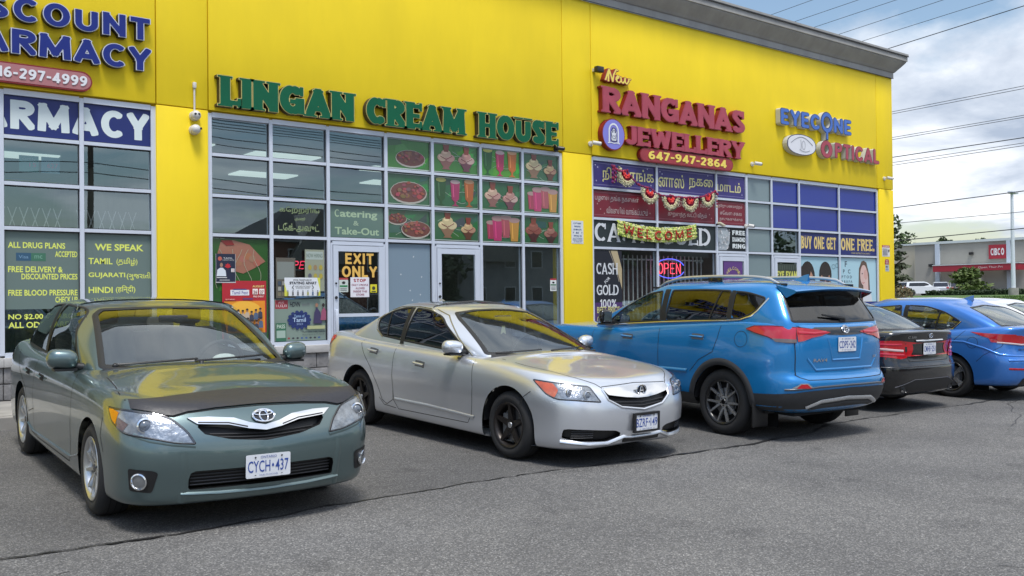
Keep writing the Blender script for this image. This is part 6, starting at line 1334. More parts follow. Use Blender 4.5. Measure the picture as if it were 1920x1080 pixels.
    bar = [(-.49, .738), (-.36, .738), (-.20, .722), (-.10, .688), (0, .668), (.10, .688), (.20, .722), (.36, .738), (.49, .738), (.435, .700), (.24, .684), (.11, .652), (0, .636), (-.11, .652), (-.24, .684), (-.435, .700)]
    k = MB(); patch(k, tub, bar, FRONT, .012, .03, CHROME); band(k, tub, bar, FRONT, .012, -.02, CHROME); cb = k.build('chrome_bar', None, root)
    for s in (-1, 1):
        k = MB(); line_on(k, tub, [(s * .535, .535), (s * .53, .40), (s * .525, .27), (s * .53, .21)], FRONT, .06, -.004, PNT, prof=.011); k.build('bumper_crease', None, root)
        k = MB(); line_on(k, tub, [(s * .46, .575), (s * .60, .595), (s * .72, .62), (s * .80, .65)], FRONT, .05, -.005, PNT, prof=.010); k.build('bumper_crease', None, root)
    for s in (-1, 1): k = MB(); line_on(k, tub, [(s * .43, .708), (s * .24, .695), (s * .12, .664)], FRONT, .008, .014, TRIMB); k.build('bar_groove', None, cb)
    for zz in (.650, .630, .61): k = MB(); k.tube([(tub.hit(u, zz - .02 + .05 * abs(u), FRONT, -.035)[0]) for u in np.linspace(-.36, .36, 15)], .006, TRIMB, 6); k.build('grille_slat', None, root)
    k = MB(); patch(k, tub, gr_lo, FRONT, -.06, .06, TRIMB); k.build('lower_grille_back', None, root)
    for i, zz in enumerate((.31, .332, .354, .376, .396)): k = MB(); k.tube([(tub.hit(u, zz, FRONT, -.03)[0]) for u in np.linspace(-.485, .485, 13)], .005, mat('slat_grey', (.03, .03, .032), rough=.5), 6); k.build('grille_slat', None, root)
    lip = MB(); line_on(lip, tub, [(-.54, .268), (-.3, .256), (0, .252), (.3, .256), (.54, .268)], FRONT, .026, .0, PNT, prof=.016); lip.build('bumper_lip', None, root)
    # dark bonnet bra
    BRA = mat('bonnet_bra', (.022, .021, .025), rough=.45, spec=.5, bump=.2, bscale=30)
    br = [(-.79, .80), (-.70, .785), (-.62, .762), (-.57, .757), (-.48, .776), (-.3, .788), (0, .792), (.3, .788), (.48, .776), (.57, .757), (.62, .762), (.70, .785), (.79, .80), (.785, .848), (.55, .852), (.3, .858), (0, .862), (-.3, .858), (-.55, .852), (-.785, .848)]
    k = MB(); patch(k, tub, br, FRONT, .011, .022, BRA); k.build('bonnet_bra', None, root)
    k = MB()
    for pl in ([(-.80, .845), (-.805, .875), (-.76, .93), (-.72, .965)], [(.80, .845), (.805, .875), (.76, .93), (.72, .965)], [(-.64, .765), (-.57, .752), (-.48, .771), (-.3, .783), (0, .787), (.3, .783), (.48, .771), (.57, .752), (.64, .765)]): line_on(k, tub, pl, FRONT, .008, .0015, SEAM)
    k.build('bonnet_seam', None, root)
    # emblem: ring with two inner ovals
    p, n = tub.hit(.0, .722, FRONT, .014); Mx = Matrix.Translation(p) @ n.to_track_quat('Z', 'Y').to_matrix().to_4x4(); e = MB()
    def oval(cx_, cy_, rx, ry, r_, z=0): e.tube([Mx @ Vector((cx_ + rx * math.cos(t), cy_ + ry * math.sin(t), z)) for t in [2 * math.pi * i / 28 for i in range(29)]], r_, CHROME, 6, cap=False)
    e.lathe([(.001, -.002), (.06, -.002)], GLOSSB, 28, Mx @ Matrix.Diagonal((1.0, .70, 1, 1)))
    def ov(rx, ry, r_, dx=0, dy=0): e.tube([Mx @ Vector((dx + rx * math.cos(t), dy + ry * math.sin(t), .002)) for t in [2 * math.pi * i / 28 for i in range(29)]], r_, CHROME, 6, cap=False)
    # local x is up-ish after track_quat; choose axes by hand
    e.v.clear(); e.f.clear(); e.mi.clear(); e.c.clear(); e.smooth.clear()
    uy = Vector((0, 1, 0)); uz = n.cross(uy).normalized()
    if uz.z < 0: uz = -uz
    def E2(rx, ry, r_, dy=0, mt=CHROME): e.tube([p + uy * (rx * math.cos(t)) + uz * (dy + ry * math.sin(t)) for t in [2 * math.pi * i / 28 for i in range(29)]], r_, mt, 6, cap=False)
    e.add([p - n * .004 + uy * (.074 * math.cos(2 * math.pi * i / 24)) + uz * (.048 * math.sin(2 * math.pi * i / 24)) for i in range(24)], [tuple(range(24))], GLOSSB)
    E2(.074, .048, .0065); E2(.028, .042, .0055, -.004); E2(.062, .016, .0055, .018); e.build('emblem', None, root)
    plate_obj(root, tub, .412, ('CYCH', '437'), FRONT, dy=.012)
    # wipers, cowl, cabin contents
    k = MB(); ly = np.linspace(-.70, .70, 17); k.tube([cab.hit(u, .955 + .0 * u, FRONT, .004)[0] + Vector((.03, 0, -.004)) for u in ly], .022, TRIMB, 8); k.build('cowl_trim', None, root)
    for (u0, u1, za, zb) in ((-.62, -.02, .975, 1.0), (-.05, .52, .985, 1.005)):
        k = MB(); k.tube([cab.hit(u, za + (zb - za) * (u - u0) / (u1 - u0), FRONT, .018)[0] for u in np.linspace(u0, u1, 10)], .009, TRIMB, 6); p_, _ = cab.hit(u0 if u0 < -.3 else u0 + .04, .965, FRONT, .02); k.ball(tuple(p_), .022, TRIMB, 8); k.build('wiper', None, root)
    m_ = MB(); m_.box(1.75, 2.25, -.70, .70, .70, .935, DASH, None, .06); m_.build('dashboard', None, root)
    m_ = MB(); c_ = Vector((1.70, .37, .93)); m_.tube([c_ + Vector((.06 * math.sin(t), .19 * math.cos(t), .18 * math.sin(t))) for t in [2 * math.pi * i / 24 for i in range(25)]], .016, DASH, 8, cap=False); m_.build('steering_wheel', None, root)
    m_ = MB(); m_.ball((2.02, .30, .975), .07, mat('white_cloth', (.7, .72, .68), rough=.9, bump=1, bscale=20), 12, None, (1.1, 1.5, .7)); m_.build('dash_cloth', None, root)
    m_ = MB(); m_.ball((2.02, .02, .965), .05, mat('pink_cloth', (.55, .38, .32), rough=.9), 12, None, (1.0, 1.6, .6)); m_.build('dash_cushion', None, root)
    m_ = MB(); p_, _ = cab.hit(0, 1.31, FRONT, -.05); m_.box(p_.x - .03, p_.x, -.12, .12, 1.27, 1.33, DASH, None, .012); m_.build('rear_view_mirror', None, root)
    seatpair(root, .95, .90, .5, SEATM); seatpair(root, .10, .92, .5, SEATM, wide=True)
    m_ = MB(); m_.box(-.5, 2.2, -.72, .72, .28, .32, SEATD); m_.build('cabin_floor', None, root)
    sil = mat('alloy_silver', (.55, .56, .56), rough=.28, metal=.85)
    for (x, y) in ((0, .885), (0, -.885), (2.776, .885), (2.776, -.885)): make_wheel(root, x, y, .325, .212, .215, dict(n=10, w0=.032, w1=.022, dish=-.028, rot=.2), sil)
    for q in (False, 'only'):
        k = MB(); line_on(k, tub, [(.37 + 2.776 - .74 - .02, .33), (.37 + 2.776 - .74 - .0, .20)], SIDE, .03, -.02, TRIMB, q); k.build('mud_flap', None, root)
        k = MB(); patch(k, tub, rounded([(-1.0, .82), (-.70, .86), (-.72, .93), (-1.0, .98)], .02), SIDE, .003, .04, REDL, q); k.build('tail_light', None, root)
    place_car(root, 2.682, 9.626, -1.605)
    return root, tub, cab
CAMRY = build_camry()

class Car:
    """common fittings shared by the other cars"""
    def __init__(s, label, paint, tub, cab, name='parked_car'):
        s.root = thing(name, label, 'car', (0, 0, 0), 0, 'cars parked in front of the plaza'); s.P = paint; s.tub = tub; s.cab = cab
    def body(s, axles, aR, zc, wR, extra=None, zb=.20, xr=-.8, xf=3.3, bed=True, arch_y=.86):
        m_ = MB(); s.tub.emit(m_, s.P); s.cab.emit(m_, s.P)
        for cx_ in axles: well(m_, cx_, aR + .006, arch_y, .45, zc, UNDER)
        m_.box(xr, xf, -.62, .62, zb, zb + .03, UNDER)
        if extra: extra(m_)
        m_.build('body', None, s.root, angle=50)
    def win(s, name, poly, pl, mt, mirror=False, bord=.022, off=-.003, bm=None, step=.06):
        for k in ((1,) if not mirror else (1, 2)):
            q = MB(); patch(q, s.cab, poly, pl, off, step, mt, False if k == 1 else 'only'); line_on(q, s.cab, poly, pl, bord, .001, bm or TRIMB, False if k == 1 else 'only', closed=True, prof=.003); q.build(name, None, s.root)
    def onside(s, name, pls, w=.007, off=.0015, mt=None, prof=0.0, sh=None, plane=SIDE, closed=False, both=True):
        for q in ((False, 'only') if both else (False,)):
            for pl in pls: k = MB(); line_on(k, sh or s.tub, pl, plane, w, off, mt or SEAM, q, prof=prof, closed=closed); k.build(name, None, s.root)
    def pat(s, name, poly, plane, mt, off=.003, both=False, step=.035, edge=None, ew=.010, sh=None, parent=None, side=None):
        out = []
        for q in ((False, 'only') if both else (side if side else False,)):
            k = MB(); patch(k, sh or s.tub, poly, plane, off, step, mt, q)
            if edge: line_on(k, sh or s.tub, poly, plane, ew, off + .001, edge, q, closed=True, prof=.002)
            out.append(k.build(name, None, (parent[len(out)] if isinstance(parent, list) else parent) or s.root))
        return out
    def handle(s, xx, z0, z1, ln=.20, mt=None):
        for q in (False, 'only'):
            h_ = MB(); line_on(h_, s.tub, [(xx, z0), (xx + ln, z1)], SIDE, .026, .022, mt or s.P, q, prof=.012); line_on(h_, s.tub, [(xx + .01, z0), (xx + .10, (z0 + z1) / 2 + .004), (xx + ln - .01, z1)], SIDE, .062, .0012, mat('handle_cup', (.09, .095, .10), rough=.5), q, prof=.001); h_.build('door_handle', None, s.root)
    def interior(s, xd, zd, xf_, xr_, w=.68, z=.92, sm=None, wheel=True, floor=(-.5, 2.1)):
        m_ = MB(); m_.box(xd - .45, xd, -w, w, zd - .22, zd, DASH, None, .06); m_.build('dashboard', None, s.root)
        if wheel: m_ = MB(); c_ = Vector((xd - .55, .36, zd - .01)); m_.tube([c_ + Vector((.06 * math.sin(t), .19 * math.cos(t), .18 * math.sin(t))) for t in [2 * math.pi * i / 24 for i in range(25)]], .016, DASH, 8, cap=False); m_.build('steering_wheel', None, s.root)
        seatpair(s.root, xf_, z, .5, sm or SEATD); seatpair(s.root, xr_, z, .5, sm or SEATD, wide=True)
        m_ = MB(); m_.box(floor[0], floor[1], -w, w, .28, .32, SEATD); m_.build('cabin_floor', None, s.root)
    def wheels(s, axles, y, R, rr_, wd, style, rim, face=None):
        for x in axles:
            for q in (1, -1): make_wheel(s.root, x, q * y, R, rr_, wd, style, rim, face)
    def wiper(s, pts, sh=None, plane=FRONT, r=.008, off=.016):
        k = MB(); k.tube([(sh or s.cab).hit(u, v, plane, off)[0] for u, v in pts], r, TRIMB, 6); k.build('wiper', None, s.root)
FR2 = [(.50, .99), (.22, .94), (.085, .78), (.022, .40), (0, 0)]

# ---------------------------------------------------------------- silver saloon, nose out
def build_silver():
    PNT = mat('paint_silver', (.70, .725, .77), rough=.30, metal=.75, coat=1.0, flakes=.15)
    mid = [-.15, .5, 1.2, 1.85, 2.4]
    T = lambda w, xr, xf, z, front=None: tub_ring(w, xr, xf, z, mid=mid, front=front or [(.60, .985), (.30, .915), (.12, .74), (.03, .39), (0, 0)])
    rows = [T(.70, -.85, 3.36, .21), T(.70, -.85, 3.36, .21),
            T(.850, -.94, 3.50, {0: .27, 4: .19, 10: .15, 12: .15, 14: .19}), T(.882, -.98, 3.555, {0: .40, 4: .30, 10: .29, 14: .27}),
            T(.885, -1.0, 3.575, {0: .54, 5: .45, 10: .45, 14: .40}), T(.897, -.99, 3.565, {0: .66, 5: .60, 10: .58, 14: .52}),
            T(.890, -.97, 3.53, {0: .80, 5: .76, 9: .70, 11: .66, 14: .62}), T(.872, -.955, 3.48, {0: .93, 4: .90, 7: .85, 9: .80, 10: .765, 12: .725, 14: .685}),
            T(.832, -.935, 3.42, {0: 1.01, 4: .985, 6: .935, 8: .885, 9: .86, 10: .825, 12: .775, 14: .74}), T(.765, -.89, 3.34, {0: 1.045, 4: 1.02, 6: .96, 8: .91, 9: .885, 10: .855, 12: .805, 14: .775}),
            T(.56, -.80, 3.10, {0: 1.055, 4: 1.035, 6: .98, 8: .945, 9: .925, 10: .895, 12: .84, 14: .815}), T(.30, -.76, 3.0, {0: 1.06, 5: 1.03, 8: .955, 9: .94, 10: .91, 12: .855, 14: .83}), T(.0, -.74, 2.97, {0: 1.06, 5: 1.03, 8: .96, 9: .945, 10: .915, 12: .86, 14: .835})]
    tub = Shell(rows, 5, 11); xm = [.0, .55, 1.1, 1.65]
    C = lambda w, xr, xf, z, xm=xm: cab_ring(w, xr, xf, z, xm)
    cab = Shell([C(.785, -.62, 2.36, .86), C(.775, -.58, 2.33, {0: 1.02, 6: .93, 11: .925}), C(.745, -.34, 2.0, {0: 1.12, 6: 1.07, 11: 1.08}), C(.69, -.02, 1.66, {0: 1.245, 6: 1.21, 11: 1.23}, [.14, .55, .98, 1.36]),
                 C(.62, .28, 1.33, {0: 1.345, 5: 1.335, 11: 1.348}, [.40, .63, .9, 1.12]), C(.55, .36, 1.22, {0: 1.368, 5: 1.378, 11: 1.372}, [.45, .63, .88, 1.06]),
                 C(.34, .42, 1.17, {0: 1.388, 5: 1.408, 11: 1.388}, [.48, .63, .86, 1.02]), C(.0, .44, 1.15, {0: 1.392, 5: 1.418, 11: 1.392}, [.48, .63, .86, 1.0])], 6, 10)
    for cx_ in (0.0, 2.67): tub.cut(arch_poly(cx_, .365, zc=.32), SIDE, lambda V: V[:, 1] > .55, facing=.02)
    gr = rounded([(-.43, .690), (0, .705), (.43, .690), (.40, .60), (.27, .535), (0, .50), (-.27, .535), (-.40, .60)], .02); tub.cut(gr, FRONT)
    lo = [rounded([(s * .24, .285), (s * .33, .328), (s * .62, .350), (s * .775, .358), (s * .785, .275), (s * .66, .245), (s * .42, .235)][::1], .02) for s in (1,)][0]; tub.cut(lo, FRONT, facing=.02)
    tub.cut(rounded([(-.50, .72), (2.2, .72), (2.2, -.72), (-.50, -.72)], .2), TOPV, lambda V: V[:, 2] > .85, facing=.5)
    wf = rounded([(.76, .995), (1.94, .925), (1.62, 1.10), (1.30, 1.27), (1.10, 1.325), (.80, 1.345)], [.02, .05, .1, .12, .1, .02]); wr = rounded([(.70, 1.0), (.70, 1.348), (.50, 1.335), (.30, 1.28), (.16, 1.20), (.20, 1.10), (.32, 1.028)], [.02, .02, .1, .08, .05, .05, .04])
    ws = rounded([(-.70, .94), (-.35, .925), (0, .922), (.35, .925), (.70, .94), (.545, 1.25), (.49, 1.31), (.25, 1.335), (0, 1.342), (-.25, 1.335), (-.49, 1.31), (-.545, 1.25)], .02); rw = rounded([(-.62, 1.06), (0, 1.045), (.62, 1.06), (.54, 1.30), (0, 1.33), (-.54, 1.30)], .04)
    cab.cut(wf, SIDE, facing=.1); cab.cut(wr, SIDE, facing=.1); cab.cut(ws, FRONT, facing=.1); cab.cut(rw, REAR, facing=.1)
    c = Car('silver saloon with black five-spoke wheels between the grey green and bright blue cars', PNT, tub, cab); root = c.root
    def ex(m_): band(m_, tub, gr, FRONT, 0, -.05, TRIMB); band(m_, tub, lo, FRONT, 0, -.05, TRIMB, True)
    c.body((0, 2.67), .365, .32, .37, ex, .19, -.7, 3.25)
    c.win('windscreen', ws, FRONT, CGLL, bord=.045); c.win('rear_window', rw, REAR, CGL); c.win('side_window', wf, SIDE, CGLD, True); c.win('side_window', wr, SIDE, CGLD, True)
    c.onside('door_pillar', [[(.73, .955), (.73, 1.35)]], .07, .004, TRIMB, sh=cab); c.onside('window_divider', [[(.42, 1.02), (.36, 1.29)]], .02, .002, TRIMB, sh=cab)
    c.onside('window_trim', [[(.33, 1.012), (.18, 1.09), (.135, 1.20), (.28, 1.295), (.48, 1.352), (.80, 1.362), (1.12, 1.342), (1.34, 1.282), (1.66, 1.11), (1.99, .91)]], .014, .003, mat('champagne_trim', (.45, .42, .33), rough=.2, metal=.9), .004, sh=cab)
    sm_ = mat('bright_seam', (.22, .22, .21), rough=.4); c.onside('door_seam', [[(2.12, .88), (2.16, .62), (2.14, .36), (2.08, .27), (.85, .27), (.75, .36), (.73, .62), (.74, .97)], [(.74, .5), (.74, .36), (.62, .30), (.52, .34), (.42, .50), (.28, .68), (.14, .80), (.02, .93), (.06, 1.02)], [(.80, .275), (.56, .29), (.46, .36)], [(2.99, .66), (2.9, .60), (2.85, .52)]], .006, .0015, SEAM)
    c.onside('sill_crease', [[(2.18, .335), (1.4, .365), (.78, .372)]], .045, -.006, PNT, .016)
    c.onside('fuel_or_crease', [[(2.9, .74), (2.2, .745), (1.2, .77), (.3, .80), (-.5, .84)]], .04, -.009, PNT, .015) if False else None
    c.handle(1.15, .785, .772, .19); c.handle(.23, .865, .852, .19)
    # lamps
    P = CORN(45)
    hl = rounded(uv3([(2.99, .84, .765), (3.17, .84, .648), (3.27, .81, .612), (3.38, .72, .610), (3.49, .48, .587), (3.40, .54, .719), (3.25, .72, .745)], P), [.01, .04, .04, .04, .01, .03, .06])
    hh = c.pat('headlight', hl, P, mat('smoked_lens_base', (.30, .31, .32), rough=.2, metal=.6, var=.5, vscale=16, bump=.6, bscale=40), .002, True, .03, TRIMB, .012); c.pat('headlight_lens', hl, P, LENS, .018, True, .03, parent=hh)
    am = rounded(uv3([(3.01, .84, .757), (3.17, .84, .658), (3.25, .815, .625), (3.27, .79, .69), (3.20, .79, .742)], P), .015); c.pat('turn_signal', am, P, mat('orange_lens', (.70, .12, .03), rough=.15, coat=.6, var=.2, vscale=14), .006, True, .03, parent=hh)
    for i, q in enumerate((False, 'only')):
        for (uu, vv, r_) in (((3.33, .71, .665), .668, .036), ((3.42, .58, .64), .645, .044)):
            p, n = tub.hit(uv3([uu], P)[0][0], vv, P, .004)
            if q: p = Vector((p.x, -p.y, p.z))
            d = Vector((1, -.1 if q else .1, .1)).normalized(); Mx = Matrix.Translation(p - d * .008) @ d.to_track_quat('Z', 'Y').to_matrix().to_4x4(); h_ = MB(); h_.lathe([(r_, 0), (r_ * .96, .014), (r_ * .75, .018), (r_ * .7, .008)], SILV, 20, Mx); h_.lathe([(r_ * .7, .008), (r_ * .5, .016), (.0001, .020)], mat('projector_glass', (.10, .12, .15), rough=.03, coat=1), 20, Mx); h_.build('projector', None, hh[i])
    c.pat('grille_back', gr, FRONT, TRIMB, -.045, step=.06)
    br = [(-.425, .693), (-.2, .702), (0, .706), (.2, .702), (.425, .693), (.395, .64), (.2, .612), (.06, .60), (-.06, .60), (-.2, .612), (-.395, .64)]; br = rounded(br, .02)
    k = MB(); patch(k, tub, br, FRONT, .012, .04, CHROME); band(k, tub, br, FRONT, .012, -.03, CHROME); k.build('chrome_bar', None, root)
    k = MB(); line_on(k, tub, [(-.43, .69), (-.40, .60), (-.27, .532), (0, .497), (.27, .532), (.40, .60), (.43, .69)], FRONT, .022, .002, PNT, prof=.008); k.build('grille_surround', None, root)
    for zz in (.585, .555, .53): k = MB(); k.tube([tub.hit(u, zz - .02 + .06 * abs(u), FRONT, -.02)[0] for u in np.linspace(-.34 + (.6 - zz), .34 - (.6 - zz), 11)], .005, mat('slat_grey', (.03, .03, .032), rough=.5), 6); k.build('grille_slat', None, root)
    for i, q in enumerate((False, 'only')):
        k = MB(); patch(k, tub, lo, FRONT, -.045, .06, TRIMB, q); lb = k.build('bumper_vent', None, root)
        for zz in (.268, .288, .308, .328): k = MB(); pts = [tub.hit(u, zz, FRONT, -.02)[0] for u in np.linspace(.55, .73, 5)]; pts = [Vector((p.x, -p.y if q else p.y, p.z)) for p in pts]; k.tube(pts, .005, mat('slat_grey', (.03, .03, .032), rough=.5), 6); k.build('vent_slat', None, lb)
    k = MB(); line_on(k, tub, [(-.78, .24), (-.58, .215), (-.40, .215), (-.24, .265), (-.15, .258), (.15, .258), (.24, .265), (.40, .215), (.58, .215), (.78, .24)], FRONT, .04, -.002, PNT, prof=.02); k.build('bumper_lip', None, root)
    k = MB(); line_on(k, tub, [(-.24, .235), (.24, .235)], FRONT, .05, .002, TRIMB); k.build('lower_intake', None, root)
    p, n = tub.hit(0, .652, FRONT, .03); e = MB(); uy = Vector((0, 1, 0)); uz = Vector((0, 0, 1))
    e.add([p - n * .008 + uy * (.062 * math.cos(2 * math.pi * i / 24)) + uz * (.048 * math.sin(2 * math.pi * i / 24)) for i in range(24)], [tuple(range(24))], GLOSSB)
    e.tube([p + uy * (.062 * math.cos(t)) + uz * (.048 * math.sin(t)) for t in [2 * math.pi * i / 28 for i in range(29)]], .005, CHROME, 6, cap=False)
    for s in (-1, 1): e.tube([p + uy * (s * .030) - uz * .036, p + uy * (s * .006) + uz * .036], .006, CHROME, 6)
    e.tube([p - uy * .02 - uz * .006, p + uy * .02 - uz * .006], .005, CHROME, 6); e.build('emblem', None, root)
    plate_obj(root, tub, .385, ('BZRF', '149'), FRONT, dy=.03, frame=True)
    k = MB(); 
    for s in (-1, 1): line_on(k, tub, [(s * .42, .70), (s * .47, .74), (s * .62, .80), (s * .70, .86), (s * .70, .90)], FRONT, .007, .0015, SEAM)
    line_on(k, tub, [(-.42, .712), (0, .728), (.42, .712)], FRONT, .007, .0015, SEAM); k.build('bonnet_seam', None, root)
    k = MB(); k.tube([cab.hit(u, .915, FRONT, .004)[0] + Vector((.03, 0, -.006)) for u in np.linspace(-.70, .70, 17)], .022, TRIMB, 8); k.build('cowl_trim', None, root)
    c.wiper([(-.64 + .066 * i, .935 + .002 * i) for i in range(9)]); c.wiper([(.0 + .06 * i, .94 + .002 * i) for i in range(9)])
    side_mirror(root, 1.86, .76, .985, PNT, 1, ln=.21, h=.14, arm=.05); side_mirror(root, 1.86, .76, .985, PNT, -1, ln=.21, h=.14, arm=.05)
    m_ = MB(); p, n = cab.hit(.55, 0, TOPV, -.002); ho = MB(); patch(ho, cab, rounded([(.62, -.36), (1.02, -.38), (1.02, .38), (.62, .36)], .06), TOPV, .004, .06, GLOSSB); ho.build('sunroof', None, root)
    k = MB(); pts = [cab.hit(1.04, y_, TOPV, .004)[0] for y_ in np.linspace(-.40, .40, 9)]; k.tube([q + Vector((0, 0, .02 - .02 * abs(q.y) / .4)) for q in pts], .012, GLOSSB, 6); k.build('wind_deflector', None, root)
    p, n = cab.hit(.42, 0, TOPV, .0); k = MB(); k.add([(p.x - .07, -.02, p.z), (p.x + .09, -.012, p.z + .004), (p.x + .09, .012, p.z + .004), (p.x - .07, .02, p.z), (p.x - .07, 0, p.z + .055), (p.x - .03, 0, p.z + .05)], [(0, 1, 5, 4), (1, 2, 5), (2, 3, 4, 5), (3, 0, 4)], PNT); k.build('roof_antenna', None, root)
    c.pat('tail_light', rounded([(-.94, .83), (-.80, .85), (-.60, .955), (-.62, .99), (-.90, .98)], .03), SIDE, mat('orange_red_lens', (.5, .05, .015), rough=.12, coat=.6), .004, True)
    c.interior(2.05, .90, .98, .20, .66, .88)
    k = MB(); p_, _ = cab.hit(-.02, 1.27, FRONT, -.05); k.box(p_.x - .03, p_.x, -.12, .12, 1.22, 1.28, DASH, None, .012); k.build('rear_view_mirror', None, root)
    k = MB(); k.add([(p_.x, -.02, 1.17), (p_.x, .02, 1.17), (p_.x, .035, 1.08), (p_.x, 0, 1.10), (p_.x, -.035, 1.08)], [(0, 1, 2, 3, 4)], mat('air_freshener', (.5, .5, .3), rough=.8)); k.build('air_freshener', None, root)
    c.wheels((0, 2.67), .862, .316, .205, .205, dict(n=5, w0=.075, w1=.030, dish=-.03, rot=.31, twin=.0, y=0, cap=SILV), mat('rim_dark', (.035, .030, .028), rough=.35, metal=.6))
    place_car(root, 6.107 , 9.557 , -1.542)
    return c
ILX = build_silver()

# ---------------------------------------------------------------- bright blue crossover, nose in
def rear_badge(root, sh, u, z, r, sx=1.0, kind=0):
    p, n = sh.hit(u, z, REAR, .010); e = MB(); uy = Vector((0, -1, 0)); uz = n.cross(uy).normalized()
    if uz.z < 0: uz = -uz
    def E2(rx, ry, rr_, dy=0): e.tube([p + uy * (rx * math.cos(t)) + uz * (dy + ry * math.sin(t)) for t in [2 * math.pi * i / 24 for i in range(25)]], rr_, CHROME, 6, cap=False)
    E2(r, r * .72, .005)
    if kind == 0: E2(r * .38, r * .6, .004, -.003); E2(r * .8, r * .25, .004, r * .25)
    else:
        for a in (90, 210, 330): e.tube([p, p + uy * (r * math.cos(math.radians(a))) + uz * (r * .9 * math.sin(math.radians(a)))], .005, CHROME, 6)
    e.build('emblem', None, root)
def badge_text(root, sh, body, u0, z0, w_, h_, off=.006):
    a, f, mn, mx = font_tris(body, .012); P = []
    for q in a:
        u = u0 - (q[0] - mn[0]) / (mx[0] - mn[0]) * w_; v = z0 + (q[1] - mn[1]) / (mx[1] - mn[1]) * h_; P.append(sh.hit(u, v, REAR, off)[0])
    k = MB(); k.add(P, f, CHROME); k.build('badge_lettering', None, root)
def build_rav():
    PNT = mat('paint_bright_blue', (.010, .205, .52), rough=.27, metal=.35, coat=1.0, flakes=.12); CLAD = mat('cladding_plastic', (.030, .031, .034), rough=.55)
    R4 = [(0, 0), (.018, .45), (.075, .77), (.21, .935), (.48, .99)]; mid = [-.15, .5, 1.2, 1.85, 2.4]
    T = lambda w, xr, xf, z: tub_ring(w, xr, xf, z, rear=R4, mid=mid, front=FR2)
    rows = [T(.70, -.80, 3.3, .30), T(.70, -.80, 3.3, .30), T(.86, -.88, 3.50, .33), T(.905, -.955, 3.56, {0: .46, 5: .40}), T(.915, -.985, 3.58, {0: .56, 5: .52}), T(.915, -.985, 3.58, {0: .655, 5: .66}), T(.918, -.935, 3.57, {0: .70, 5: .74}),
            T(.920, -.935, 3.55, {0: .85, 5: .85}), T(.915, -.935, 3.52, {0: .99, 5: .98, 9: .94}), T(.900, -.92, 3.48, {0: 1.12, 5: 1.12, 8: 1.04, 9: 1.0}), T(.870, -.885, 3.40, {0: 1.225, 4: 1.235, 5: 1.225, 7: 1.13, 8: 1.07, 14: 1.02}),
            T(.80, -.82, 3.25, {0: 1.24, 5: 1.24, 7: 1.14, 8: 1.10, 14: 1.05}), T(.40, -.70, 3.05, {0: 1.24, 5: 1.24, 8: 1.15, 14: 1.09}), T(0, -.68, 3.0, {0: 1.24, 5: 1.24, 8: 1.15, 14: 1.10})]
    tub = Shell(rows, 5, 11); GRV = [(0, 0), (.015, .47), (.06, .81), (.16, .955)]
    C = lambda w, xr, xf, z, xm: cab_ring(w, xr, xf, z, xm, rear=GRV)
    cab = Shell([C(.855, -.90, 2.42, 1.08, [-.3, .5, 1.2, 1.8]), C(.85, -.865, 2.38, {0: 1.24, 4: 1.24, 7: 1.15, 11: 1.12}, [-.3, .5, 1.2, 1.8]), C(.83, -.81, 2.12, {0: 1.34, 4: 1.34, 11: 1.25}, [-.25, .5, 1.15, 1.65]), C(.79, -.735, 1.75, {0: 1.46, 4: 1.46, 11: 1.42}, [-.2, .45, 1.0, 1.4]),
                 C(.74, -.66, 1.46, {0: 1.57, 4: 1.585, 11: 1.56}, [-.2, .35, .85, 1.15]), C(.67, -.61, 1.34, {0: 1.62, 4: 1.645, 11: 1.605}, [-.2, .3, .75, 1.05]), C(.56, -.55, 1.26, {0: 1.65, 4: 1.68, 11: 1.63}, [-.2, .25, .7, 1.0]),
                 C(.30, -.50, 1.20, {0: 1.665, 4: 1.70, 11: 1.65}, [-.2, .25, .65, .95]), C(0, -.48, 1.18, {0: 1.67, 4: 1.705, 11: 1.655}, [-.2, .25, .65, .95])], 6, 10)
    for cx_ in (0.0, 2.66): tub.cut(arch_poly(cx_, .405, zc=.37, z0=.1), SIDE, lambda V: V[:, 1] > .55, facing=.02)
    tub.cut(rounded([(-.80, .76), (2.2, .76), (2.2, -.76), (-.80, -.76)], .1), TOPV, lambda V: V[:, 2] > 1.03, facing=.5)
    wf = rounded([(1.00, 1.205), (1.95, 1.135), (1.66, 1.34), (1.34, 1.51), (1.06, 1.555)], [.02, .04, .1, .12, .02]); wr = rounded([(.92, 1.21), (.90, 1.565), (.35, 1.58), (.0, 1.57), (-.02, 1.27), (.02, 1.255)], [.02, .02, .1, .04, .06, .04]); wq = rounded([(-.07, 1.265), (-.06, 1.565), (-.24, 1.555), (-.48, 1.50), (-.38, 1.34), (-.20, 1.275)], [.02, .02, .08, .04, .2, .1])
    ws = rounded([(-.74, 1.16), (0, 1.145), (.74, 1.16), (.62, 1.52), (0, 1.565), (-.62, 1.52)], .04); rw = rounded([(-.72, 1.265), (0, 1.255), (.72, 1.265), (.655, 1.52), (.60, 1.565), (0, 1.58), (-.60, 1.565), (-.655, 1.52)], .03)
    for w_ in (wf, wr, wq): cab.cut(w_, SIDE, facing=.1)
    cab.cut(ws, FRONT, facing=.1); cab.cut(rw, REAR, facing=.1)
    c = Car('bright blue crossover with silver roof rails parked nose in, seen from behind', PNT, tub, cab); root = c.root
    c.body((0, 2.66), .405, .37, .42, None, .27, -.75, 3.2, arch_y=.88)
    c.win('windscreen', ws, FRONT, CGL, bord=.05); c.win('rear_window', rw, REAR, CGLD, bord=.03); c.win('side_window', wf, SIDE, CGL, True); c.win('side_window', wr, SIDE, CGLD, True); c.win('quarter_window', wq, SIDE, CGLD, True)
